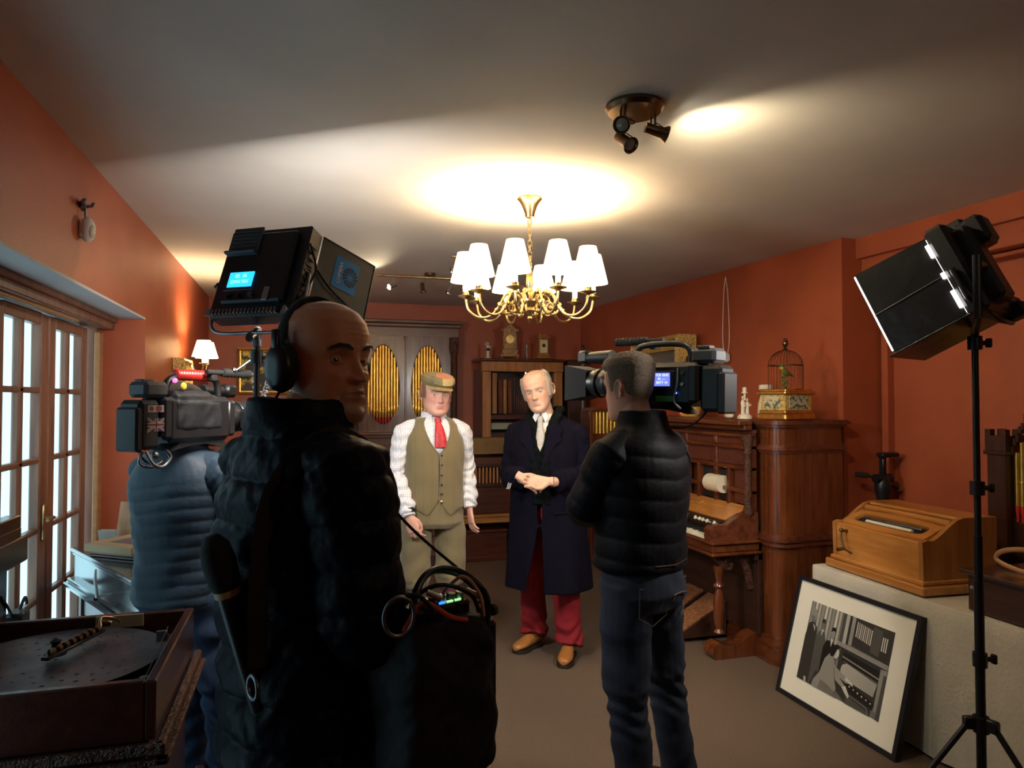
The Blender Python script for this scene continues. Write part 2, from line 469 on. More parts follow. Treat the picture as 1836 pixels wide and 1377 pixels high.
def chandelier():
    cx, cy = 1.107, 3.42
    t = thing('chandelier', 'brass chandelier with ten lit white shades hanging mid ceiling', 'chandelier', (cx, cy, CZ))
    D = -CZ
    g = G(); g.lathe([(.062, 0), (.064, -.008), (.056, -.016), (.040, -.040), (.028, -.075), (.022, -.10), (.008, -.104)], n=28)
    mk('ceiling_rose', g, 'brass', t, 40)
    g = G(); z = -.103
    for i in range(9):
        g.torus((0, 0, z - .022), (.010, .017), .0026, (1, 0, 0) if i % 2 else (0, 1, 0), 14, 6, up=(0, 0, 1)); z -= .027
    g.tube(bez([(.012, 0, -.1), (-.012, .006, -.17), (.012, -.006, -.25), (0, 0, -.36)], 6), .0018, 6)
    mk('chain', g, 'brass', t, 60)
    g = G(); g.lathe([(.006, -.345), (.013, -.35), (.008, -.365), (.016, -.38), (.018, -.44), (.012, -.46), (.02, -.475), (.045, -.485), (.05, -.50), (.048, -.53), (.03, -.545), (.02, -.56), (.028, -.575), (.018, -.59), (.010, -.605), (.014, -.615), (.006, -.632), (.001, -.64)], n=24)
    mk('centre_stem', g, 'brass', t, 40)
    ra = .325; zc = 2.075 + D
    for i in range(10):
        a = R(-12 - 36 * i); c, s_ = math.cos(a), math.sin(a)
        P = lambda r_, z_: (r_ * c, r_ * s_, z_)
        lo = .0
        g = G()
        g.tube(bez([P(.045, -.515), P(.085, -.485), P(.125, -.50), P(.155, -.555), P(.20, -.605), P(.26, -.612), P(.31, -.575), P(ra, zc - .008)], 7), .0065, 8)
        g.tube(bez([P(.155, -.555), P(.13, -.590), P(.095, -.585), P(.085, -.555), P(.105, -.535), P(.12, -.552)], 6), [.006] * 30 + [.004], 7)
        for q, (rr, zz, sz) in enumerate(((.10, -.49, .017), (.15, -.548, .016), (.095, -.585, .012), (.17, -.575, .011))):
            g.ell(P(rr, zz), (sz, sz * .8, sz), 8)
        ar = mk('arm', g, 'brass', t, 50)
        g = G(); g.lathe([(.006, -.012), (.016, -.006), (.040, .002), (.042, .006), (.020, .008), (.016, .018), (.017, .026)], at=P(ra, zc), n=20)
        mk('drip_pan', g, 'brass', ar, 40)
        g = G(); g.cyl(P(ra, zc + .02), P(ra, zc + .10), .0135, n=12); mk('candle_tube', g, 'candle', t, 40)
        g = G(); g.ell(P(ra, zc + .145), (.014, .014, .026), 10); mk('bulb', g, 'bulb', t, 60)
        g = G(); shade_geo(g, ra * c, ra * s_, zc + .075, .076, .041, .148); mk('lamp_shade', g, 'shade', t, 60)
        lamp('chandelier_light', 'POINT', (cx + ra * c, cy + ra * s_, 2.075 + .185), 7.0, WARM, size=.02)
    return t
chandelier()

def sconce():
    t = thing('wall_sconce', 'brass two-arm wall lamp with two lit white shades on the left wall', 'wall lamp', (LX, 5.95, 1.80))
    g = G(); g.lathe([(.05, 0), (.052, .008), (.03, .02), (.012, .03)], z=(1, 0, 0)); mk('backplate', g, 'brass', t, 40)
    for sy in (-1, 1):
        g = G(); g.tube(bez([(.02, 0, 0), (.06, .04 * sy, .03), (.10, .07 * sy, -.03), (.15, .09 * sy, -.02), (.165, .095 * sy, .03)], 7), .006, 8)
        g.lathe([(.006, 0), (.034, .008), (.034, .012), (.012, .014)], at=(.165, .095 * sy, .03)); mk('arm', g, 'brass', t, 50)
        g = G(); g.cyl((.165, .095 * sy, .04), (.165, .095 * sy, .11), .013); mk('candle_tube', g, 'candle', t, 40)
        g = G(); shade_geo(g, .165, .095 * sy, .09, .085, .048, .125); mk('lamp_shade', g, 'shade', t, 60)
        lamp('sconce_light', 'POINT', (LX + .165, 5.95 + .095 * sy, 1.98), 15, WARM, size=.025)
sconce()

def spot_head(g, at, d, L=.075, r=.024):
    d = V(d).normalized(); at = V(at)
    g.lathe([(.004, -.5 * L), (r * .75, -.5 * L), (r * .8, 0), (r * .85, L * .35), (r * 1.25, L * .55), (r * 1.25, L * .60), (r * 1.05, L * .55), (r * .9, L * .35)], at=at, z=d, n=20)
    return at + d * (L * .45)

def ceiling_spots():
    x0, y0 = 1.11, 2.24
    t = thing('ceiling_spotlight', 'bronze round ceiling plate with three spotlight heads, one lit', 'ceiling light', (x0, y0, CZ))
    g = G(); g.lathe([(.10, 0), (.103, -.012), (.092, -.026), (.0, -.030)], n=32); mk('ceiling_plate', g, 'bronze', t, 30)
    spec = [((-.055, -.035, -.085), (-.45, -.55, -.30)), ((-.03, .02, -.12), (.25, -.75, -.65)), ((.075, -.01, -.085), (.92, -.15, -.26))]
    for i, (p, d) in enumerate(spec):
        g = G(); p = V(p)
        g.cyl((p.x, p.y, -.02), (p.x, p.y, p.z + .02), .0045, n=8); g.cyl((p.x, p.y + .03, -.02), (p.x, p.y + .03, p.z + .02), .0035, n=8)
        g.tube(bez([(p.x, p.y, p.z + .03), (p.x + .03, p.y - .02, p.z), tuple(p)], 5), .002, 6)
        tip = spot_head(g, p, d)
        h = mk('spotlight_head', g, 'bronze', t, 40)
        g = G(); g.lathe([(.0, 0), (.022, .0), (.022, .003), (.012, .009), (.0, .011)], at=tip, z=d, n=16)
        mk('bulb', g, MT['bulb2'] if i == 2 else MT['lens'], h, 50)
        if i == 2:
            q = V((x0, y0, CZ)) + tip + V(d).normalized() * .03
            lamp('spotlight_light', 'SPOT', q, 30, (1, .80, .50), size=.025, aim=q + V((.95, .30, -.42)), spot=150, blend=.9)
def added_rear_spots():  # added fitting out of view; its warm lamps brighten the near end
    t = thing('ceiling_spotlight', 'bronze ceiling spotlight over the near end of the room, behind the viewer', 'ceiling light', (1.55, -.35, CZ))
    g = G(); g.lathe([(.10, 0), (.103, -.012), (.092, -.026), (.0, -.030)], n=32); mk('ceiling_plate', g, 'bronze', t, 30)
    for i, (p, d) in enumerate((((-.05, .0, -.09), (-.7, .5, -.4)), ((.05, .0, -.09), (.5, .7, -.5)))):
        g = G(); g.cyl((p[0], p[1], -.02), (p[0], p[1], p[2]), .0045, n=8); tip = spot_head(g, p, d); h = mk('spotlight_head', g, 'bronze', t, 40)
        g = G(); g.lathe([(.0, 0), (.022, .0), (.022, .003), (.012, .009), (.0, .011)], at=tip, z=d, n=16); mk('bulb', g, MT['bulb2'], h, 50)
        q = V((1.55, -.35, CZ)) + tip + V(d).normalized() * .03
        lamp('spotlight_light', 'SPOT', q, 4.5, (1, .78, .48), size=.025, aim=q + V(d), spot=150, blend=.9)
MT['bulb2'] = emis('lit_halogen_bulb', (1, .93, .7), 40)
MT['lens'] = pm('unlit_bulb_glass', (.3, .28, .22), .1, coat=.5)
ceiling_spots()
added_rear_spots()

def track(name, lab, x0, y0, heads, L):
    t = thing(name, lab, 'ceiling light', (x0, y0, CZ))
    g = G(); g.cyl((-L / 2, 0, -.035), (L / 2, 0, -.035), .009, n=10); mk('rail', g, 'brass', t, 40)
    g = G(); g.lathe([(.045, 0), (.045, -.02), (.012, -.03), (.0, -.035)], n=20); mk('ceiling_plate', g, 'bronze', t, 40)
    for i, (x, d, lit) in enumerate(heads):
        g = G(); g.cyl((x, 0, -.035), (x, 0, -.10), .003, n=6); g.cyl((x + .02, 0, -.035), (x + .012, 0, -.10), .003, n=6)
        tip = spot_head(g, (x, 0, -.115), d, .07, .02)
        h = mk('spotlight_head', g, 'chrome' if i != 1 else 'bronze', t, 40)
        g = G(); g.lathe([(0, 0), (.019, 0), (.019, .003), (0, .009)], at=tip, z=d, n=14); mk('bulb', g, MT['bulb2'] if lit else MT['lens'], h, 50)
        if lit:
            q = V((x0, y0, CZ)) + tip + V(d).normalized() * .03
            lamp('track_light', 'SPOT', q, 14, (1, .80, .5), size=.02, aim=q + V(d), spot=150, blend=.6)
track('track_spotlight', 'brass rail ceiling light with small spotlights, beyond the chandelier', .99, 5.68, [(-.30, (-.75, -.45, -.35), True), (-.06, (.12, -.3, -.95), False), (.17, (-.5, -.2, -.75), False), (.34, (.2, .5, -.5), False)], .84)
track('spotlight_pair', 'bronze ceiling spotlight partly hidden behind the chandelier shades', 1.12, 4.79, [(-.10, (-.6, -.3, -.5), False), (.08, (.4, .2, -.5), False)], .26)
# ================================================================ BACK OF THE ROOM
MT['pipegold'] = pm('gilded_organ_pipe', (.85, .56, .12), .28, .85, c2=(.70, .42, .08), scale=14)
MT['pipered'] = pm('red_painted_pipe_foot', (.55, .035, .02), .4)
MT['felt'] = pm('dark_red_cloth', (.10, .008, .008), .9)
MT['void'] = pm('dark_interior', (.012, .008, .006), .9)
MT['carve_red'] = carved('carved_fretwork_panel', (.16, .035, .014), (.030, .002, .005), 95, strength=1.)
MT['carve_dark'] = carved('carved_wood_relief', (.09, .03, .014), (.03, .01, .005), 70, strength=1)
MT['carve_gold'] = carved('chased_gilt_relief', (.75, .50, .14), (.22, .13, .04), 60, rough=.35)
MT['brownleather'] = pm('pale_worn_board', (.30, .20, .09), .5, c2=(.24, .15, .06), scale=10)

def orchestrion():
    t = thing('orchestrion_cabinet', 'tall wooden organ cabinet with two ovals of gilded pipes, behind the flat-capped man', 'organ cabinet', (.99, 7.10, 0))
    W = .56
    g = G(); g.box((0, .21, .62), (1.08, .40, 1.22), .008); g.box((0, .22, 1.76), (1.06, .38, 1.08), .004)
    mk('cabinet_case', g, 'cabw', t)
    g = G()
    g.box((0, .19, 2.345), (1.18, .50, .035), .01); g.box((0, .20, 2.31), (1.14, .46, .035), .012); g.box((0, .215, 2.245), (1.10, .42, .095), .004)
    mk('cornice', g, 'cabx', t)
    g = G(); g.box((0, .17, 1.235), (1.16, .48, .035), .012); g.box((0, .19, 1.205), (1.12, .44, .03), .008); mk('waist_moulding', g, 'cabx', t)
    g = G(); g.box((0, .18, .06), (1.14, .44, .12), .01); mk('plinth', g, 'cabx', t)
    for sx in (-1, 1):
        g = G(); g.box((sx * .50, .0, 2.12), (.085, .05, .16), .006); g.box((sx * .50, .0, 1.72), (.06, .04, .86), .01)
        g.ell((sx * .50, -.025, 2.10), (.028, .02, .06), 12); g.ell((sx * .50, -.022, 2.03), (.02, .018, .04), 10); g.box((sx * .50, .0, 1.29), (.085, .05, .08), .006)
        g.cyl((sx * .50, -.02, 1.34), (sx * .50, -.02, 2.0), .018, .022, 12)
        mk('pilaster', g, 'carve_dark', t, 40)
    for k, cx in enumerate((-.215, .225)):
        g = G(); hw = .215
        ov = [(cx + .163 * math.cos(a), 1.68 + (.43 if math.sin(a) > 0 else .36) * math.sin(a)) for a in [2 * PI * i / 48 for i in range(48)]]
        rect = []
        for (x, z) in ov:                                            # frame between oval and rectangle
            dx, dz = x - cx, z - 1.70; s = min(hw / abs(dx) if abs(dx) > 1e-6 else 9, .50 / abs(dz) if abs(dz) > 1e-6 else 9)
            rect.append((cx + dx * s, 1.70 + dz * s))
        yf, yb = -.004, .018
        rows = [[(x, yb, z) for x, z in rect], [(x, yf, z) for x, z in rect], [(x, yf, z) for x, z in ov], [(x, yb, z) for x, z in ov]]
        g.rows(rows, True, False)
        dr = mk('door', g, 'cabw', t, 30)
        g = G(); g.tube([(x, -.004, z) for x, z in ov], .005, 8, closed=True); mk('oval_moulding', g, 'cabx', dr, 50)
        g = G(); g.poly([(x, z) for x, z in ov], 0, M(((1, 0, 0, 0), (0, 0, 1, .0165), (0, 1, 0, 0), (0, 0, 0, 1)))); mk('backing_cloth', g, 'felt', dr, 0)
        npipe = 11
        for i in range(npipe):
            u = (i + .5) / npipe * 2 - 1; x = cx + u * .155; r = .0128
            q = math.sqrt(max(0, 1 - (u * .955) ** 2))
            zt = 1.68 + .425 * q; zm = 1.50 - .06 * q; zb = 1.68 - .355 * q - .02 * (1 - abs(u))
            zb = min(zb, zm - .03)
            g = G(); g.mat = 0; g.cyl((x, .004, zm), (x, .004, zt), r, n=12); g.lathe([(r, 0), (r * 1.1, .006), (r * 1.1, .014), (r, .018)], at=(x, .004, zm), n=12)
            g.box((x, -.010, zm + .035), (.012, .003, .022), .001)
            g.mat = 0; g.cyl((x, .004, zm - .05), (x, .004, zm), r * .7, r, 12)
            g.mat = 1; g.cyl((x, .004, zb), (x, .004, zm - .05), .003, r * .7, 12)
            mk('organ_pipe', g, ['pipegold', 'pipered'], dr, 40)
    g = G(); g.box((.005, -.008, 1.70), (.018, .02, 1.0), .004); g.lathe([(.0, 0), (.012, .004), (.014, .02), (.006, .026)], at=(-.50, -.03, 1.27), z=(0, -1, 0), n=12)
    mk('centre_strip', g, 'cabx', t)
    for sx in (-.27, .27):
        g = G(); g.box((sx, .0, .66), (.48, .03, .92), .01); g.box((sx, -.014, .66), (.38, .02, .80), .012); mk('lower_panel', g, 'cabw', t)
orchestrion()

def open_organ():
    t = thing('open_fronted_organ', 'oak framed barrel organ with open front and wooden pipes, behind the older man', 'barrel organ', (2.24, 7.15, 0), R(0))
    g = G()
    g.box((0, .02, 1.915), (.90, .06, .105), .005); g.box((-.395, .02, .93), (.09, .06, 1.86), .005); g.box((.395, .02, .93), (.09, .06, 1.86), .005)
    mk('front_frame', g, 'oak_v', t)
    g = G(); g.box((0, .19, 1.985), (.92, .42, .03), .008); mk('top_board', g, 'mahog_x', t)
    g = G(); g.box((-.43, .22, .95), (.02, .36, 1.88)); g.box((.43, .22, .95), (.02, .36, 1.88)); g.box((0, .39, .95), (.86, .02, 1.88)); g.box((0, .2, .56), (.70, .36, 1.10)); mk('carcass', g, 'dark', t)
    for x, wd, top, mm in ((-.29, .05, 1.85, 'oak_v'), (-.225, .045, 1.78, 'walnut'), (-.175, .036, 1.78, 'oak_v'), (-.125, .04, 1.77, 'walnut'), (.24, .03, 1.72, 'walnut')):
        g = G(); g.box((x, .10, (1.42 + top) / 2), (wd, .05, top - 1.42), .003); g.box((x, .072, top - .06), (wd * .6, .01, .02), .002); mk('wooden_pipe', g, mm, t)
    g = G()
    for k in range(7): g.cyl((-.07 + k * .022, .09, 1.40), (-.07 + k * .022, .09, 1.55 + .05 * (k % 3) + (.25 if k == 0 else 0)), .004, n=6)
    g.cyl((-.08, .07, 1.83), (.30, .07, 1.83), .006, n=8); g.cyl((.05, .07, 1.8), (.05, .07, 1.87), .01, n=8)
    mk('rod_mechanism', g, 'chrome', t)
    g = G(); g.box((-.02, .10, 1.385), (.72, .12, .05), .005); g.box((-.02, .06, 1.16), (.72, .06, .12), .004); mk('key_shelf', g, 'mahog_x', t)
    g = G(); g.box((-.18, .05, 1.29), (.32, .09, .02), .003, rot=M.Rotation(R(35), 4, 'X')); mk('paper_sheet', g, pm('pale_green_paper', (.45, .50, .36), .7), t)
    g = G(); g.box((-.20, .04, 1.075), (.25, .05, .02), .003); mk('ivory_strip', g, 'ivory', t)
open_organ()

def dark_armoire():
    t = thing('carved_dark_cabinet', 'dark carved wooden case in the far corner, right of the oak framed organ', 'cabinet', (2.82, 7.15, 0), R(0))
    g = G(); g.box((.03, .17, 1.0), (.20, .32, 2.0), .01); mk('case', g, 'dark', t)
    g = G(); g.cyl((.105, .02, 0), (.105, .02, 2.02), .042, .04, 16); g.ell((.105, .02, 2.05), (.045, .045, .06), 16); g.ell((.105, .02, 2.13), (.02, .02, .035), 10)
    for z in (1.2, 1.6, 1.9): g.torus((.105, .02, z), .043, .01, n=20)
    mk('corner_post', g, 'dark', t, 40)
dark_armoire()

def low_organ():
    t = thing('table_barrel_organ', 'low dark wooden organ with a row of small pipes, standing on the oak bench', 'barrel organ', (1.80, 6.90, .455), 0)
    g = G(); g.box((.02, .0, .13), (.62, .32, .26), .008); g.box((.02, .0, .50), (.62, .32, .10), .006); g.box((-.27, .0, .36), (.04, .32, .22)); g.box((.31, .0, .36), (.04, .32, .22)); g.box((.02, .12, .36), (.56, .06, .22))
    mk('case', g, 'mahog_x', t)
    g = G(); g.box((.02, -.11, .655), (.66, .22, .018), .004, rot=M.Rotation(R(38), 4, 'X')); g.box((.02, .07, .72), (.66, .16, .02), .004); mk('lid', g, 'brownleather', t)
    g = G(); g.box((.02, -.15, .275), (.66, .03, .03), .006); g.box((.02, -.15, .47), (.66, .03, .025), .006); mk('moulding', g, 'dark_h', t)
    for i in range(15):
        x = -.235 + i * .036; h = .12 + .045 * math.sin(PI * (i + 1) / 14) - (.02 if i > 11 else 0)
        g = G(); g.cyl((x, -.14, .30), (x, -.14, .30 + h), .0105, n=10); g.cyl((x, -.14, .28), (x, -.14, .30), .004, .0105, 10); mk('small_pipe', g, MT['pipebrown'], t, 40)
MT['pipebrown'] = pm('warm_brass_pipe', (.55, .25, .08), .4, .5)
low_organ()

def bench():
    t = thing('oak_bench', 'golden oak bench beneath the low pipe organ, behind the two men', 'bench', (1.74, 6.88, 0))
    g = G(); g.box((0, 0, .44), (.72, .36, .028), .005); mk('bench_top', g, 'oak', t)
    g = G(); g.box((0, -.15, .395), (.70, .03, .055), .003); mk('apron', g, 'oak', t)
    for sx in (-1, 1):
        for sy in (-1, 1):
            g = G(); g.box((sx * .33, sy * .155, .213), (.045, .045, .426), .004); mk('leg', g, 'oak_v', t)
bench()
t = thing('wooden_chest', 'red-brown wooden box on the carpet under the oak bench', 'box', (1.70, 6.87, 0))
g = G(); g.box((0, 0, .15), (.50, .24, .24), .006); g.box((0, 0, .02), (.54, .28, .04), .006); mk('box_body', g, 'mahog_x', t)
g = G(); g.box((0, 0, .285), (.52, .26, .03), .008); mk('lid', g, 'mahog_x', t)

def chair():
    t = thing('red_chair', 'red upholstered chair half hidden between the bald man and the man in the flat cap', 'chair', (.60, 6.70, 0), R(10))
    for x, y, h in ((-.2, -.2, .44), (.2, -.2, .44), (-.2, .2, .98), (.2, .2, .98)):
        g = G(); g.box((x, y, h / 2), (.035, .035, h), .005); mk('leg', g, 'dark', t)
    g = G(); g.box((0, 0, .46), (.44, .44, .07), .02); mk('seat', g, 'felt', t)
    g = G(); g.box((0, .2, .84), (.36, .05, .30), .02); mk('backrest', g, MT['crimson'], t)
MT['crimson'] = pm('crimson_velvet', (.35, .02, .03), .8, sheen=.3)
chair()

def far_pipes():
    t = thing('gilt_pipe_case', 'narrow case of gold pipes against the right wall, behind the older man\'s shoulder', 'organ', (2.84, 6.36, 0))
    g = G(); g.box((0, .12, .62), (.34, .26, 1.24), .01); g.box((0, .16, 1.34), (.34, .18, .24)); g.box((-.165, -.0, 1.3), (.03, .06, .34), .005); g.box((0, -.0, 1.475), (.38, .30, .03), .008); mk('case', g, 'walnut', t)
    for i in range(8):
        x = -.13 + i * .038; g = G(); g.cyl((x, .03, 1.16), (x, .03, 1.455), .0165, n=12); g.cyl((x, .03, 1.10), (x, .03, 1.16), .005, .0165, 12); mk('organ_pipe', g, 'pipegold', t, 40)
far_pipes()

# ---- things on top of the oak framed organ (top at z 2.00)
ZT = 2.0
def figurine(name, lab, loc, s, mat, dark=None, rz=0., grp=None):
    """small china figure: one raised arm, skirted legs, round base"""
    t = thing(name, lab, 'figurine', loc, rz)
    g = G(M.Scale(s, 4))
    g.lathe([(.20, 0), (.20, .05), (.14, .07), (.11, .09)], n=18)
    mk('base', g, mat, t, 40)
    g = G(M.Scale(s, 4))
    g.tube([(0, 0, .08), (-.01, 0, .25), (.01, 0, .42), (0, 0, .52), (0, 0, .62), (0, 0, .72), (0, 0, .78)], [(.09, .08), (.085, .075), (.10, .08), (.065, .055), (.095, .06), (.09, .05), (.03, .03)], 12)
    g.ell((.0, -.01, .85), (.055, .06, .07), 12)
    g.tube([(-.09, 0, .73), (-.16, -.01, .84), (-.07, -.02, .93)], [.028, .024, .02], 8)
    g.tube([(.09, 0, .73), (.18, -.01, .64), (.08, -.05, .56)], [.028, .024, .02], 8)
    mk('body', g, mat, t, 50)
    if dark:
        g = G(M.Scale(s, 4)); g.tube([(0, 0, .44), (.01, -.01, .52), (0, 0, .58)], [(.115, .095), (.10, .08), (.07, .06)], 12); mk('dark_wrap', g, dark, t, 50)
    return t
figurine('china_figurine', 'white china figurine with one arm raised, left of the gilt clock on the organ top', (1.87, 7.20, ZT), .185, 'cream', 'black')

def mantel_clock():
    t = thing('gilt_mantel_clock', 'ornate gilt clock with a pointed roof and round dial on the organ top', 'clock', (2.11, 7.22, ZT), R(-6))
    g = G(); g.box((0, 0, .035), (.20, .12, .03), .006); g.box((0, 0, .075), (.17, .10, .06), .008)
    for sx in (-1, 1): g.ell((sx * .085, -.04, .012), (.014, .014, .012), 8)
    mk('plinth', g, MT['carve_gold2'], t, 40)
    g = G(); g.box((0, 0, .195), (.13, .08, .19), .006)
    for sx in (-1, 1): g.cyl((sx * .065, -.03, .11), (sx * .065, -.03, .28), .009, n=10)
    mk('clock_case', g, MT['carve_gold2'], t, 40)
    g = G(); g.prism([(-.095, .285), (.095, .285), (.04, .335), (0, .375), (-.04, .335)], -.05, .05, M(((1, 0, 0, 0), (0, 0, 1, 0), (0, 1, 0, 0), (0, 0, 0, 1))))
    g.ell((0, 0, .385), (.012, .012, .022), 10)
    for sx in (-1, 1): g.ell((sx * .088, -.03, .305), (.009, .009, .02), 8)
    mk('roof', g, MT['carve_gold2'], t, 40)
    g = G(); g.lathe([(0, 0), (.050, 0), (.052, .004), (.05, .008), (.047, .004), (0, .004)], at=(0, -.041, .205), z=(0, -1, 0), n=28); dl = mk('dial', g, 'gold', t, 40)
    for i in range(12):
        a = 2 * PI * i / 12
        g = G(); g.lathe([(0, 0), (.0075, 0), (.0075, .003), (0, .003)], at=(.038 * math.sin(a), -.045, .205 + .038 * math.cos(a)), z=(0, -1, 0), n=10); mk('numeral_disc', g, 'cream', dl, 0)
    g = G(); g.box((.0, -.047, .217), (.004, .002, .028)); g.box((.008, -.047, .205), (.02, .002, .004)); mk('hands', g, 'black', dl, 0)
MT['carve_gold2'] = carved('cast_gilt_clock_case', (.45, .24, .07), (.20, .09, .03), 45, rough=.45, strength=.5)
mantel_clock()
t = thing('carriage_clock', 'square wooden clock with a pale rectangular dial, right of the gilt clock', 'clock', (2.47, 7.20, ZT), R(4))
g = G(); g.box((0, 0, .02), (.15, .12, .025), .005); g.box((0, 0, .045), (.13, .10, .025), .005); g.box((0, 0, .135), (.11, .085, .17), .004); g.box((0, 0, .232), (.14, .11, .022), .005); g.box((0, 0, .252), (.10, .08, .025), .006)
mk('clock_case', g, 'oak_v', t)
g = G(); g.box((0, -.044, .135), (.085, .004, .14), .001); d = mk('dial', g, pm('cream_dial', (.75, .62, .32), .5), t)
g = G(); g.lathe([(.018, 0), (.02, 0), (.02, .002), (.018, .002)], at=(0, -.046, .145), z=(0, -1, 0), n=20); g.box((0, -.048, .15), (.002, .001, .02)); g.box((.005, -.048, .145), (.012, .001, .002)); mk('chapter_ring', g, 'grey', d, 0)
t = thing('glass_candlestick', 'small clear glass candlestick between the two clocks on the organ top', 'candlestick', (2.31, 7.24, ZT))
g = G(); g.lathe([(.03, 0), (.03, .008), (.008, .02), (.012, .06), (.006, .09), (.012, .13), (.018, .17), (.014, .175), (.004, .17)], n=14); mk('stem', g, 'steel', t, 50)

# ---- paintings at the back left
def painting(name, lab, loc, rz, w, h, fw, paint, tilt=0., frame='gold', depth=.04):
    t = thing(name, lab, 'picture', loc, rz)
    A = M.Rotation(tilt, 4, 'X')
    g = G(A)
    pr = [(0, .0), (0, -depth), (fw * .35, -depth * 1.1), (fw * .6, -depth * .6), (fw, -depth * .5), (fw, 0)]
    cs = [(-w / 2, 0), (w / 2, 0), (w / 2, h), (-w / 2, h)]; sg = [(1, 1), (-1, 1), (-1, -1), (1, -1)]
    rows = [[(c[0] + s_[0] * p[0], p[1], c[1] + s_[1] * p[0]) for p in pr] for c, s_ in zip(cs, sg)]
    g.rows(rows, True, False, True); mk('frame', g, frame, t, 0)
    g = G(A); g.box((0, -.006, h / 2), (w - fw * 1.8, .008, h - fw * 1.8)); mk('canvas', g, paint, t, 0)
    return t
MT['flowers'] = pm('flower_still_life_paint', (.03, .02, .012), .5, c2=(.75, .58, .06), scale=9, detail=3, ramp=(.52, .60))
painting('flower_painting', 'gold framed painting of yellow flowers on the far wall, behind the light stand', (-.36, 7.54, 1.62), 0, .50, .46, .035, 'flowers')
painting('gilt_framed_picture', 'gilt frame with a carved crest under the wall lamp', (LX + .005, 5.72, 1.60), R(90), .42, .26, .05, MT['void'], frame='carve_gold', depth=.07)

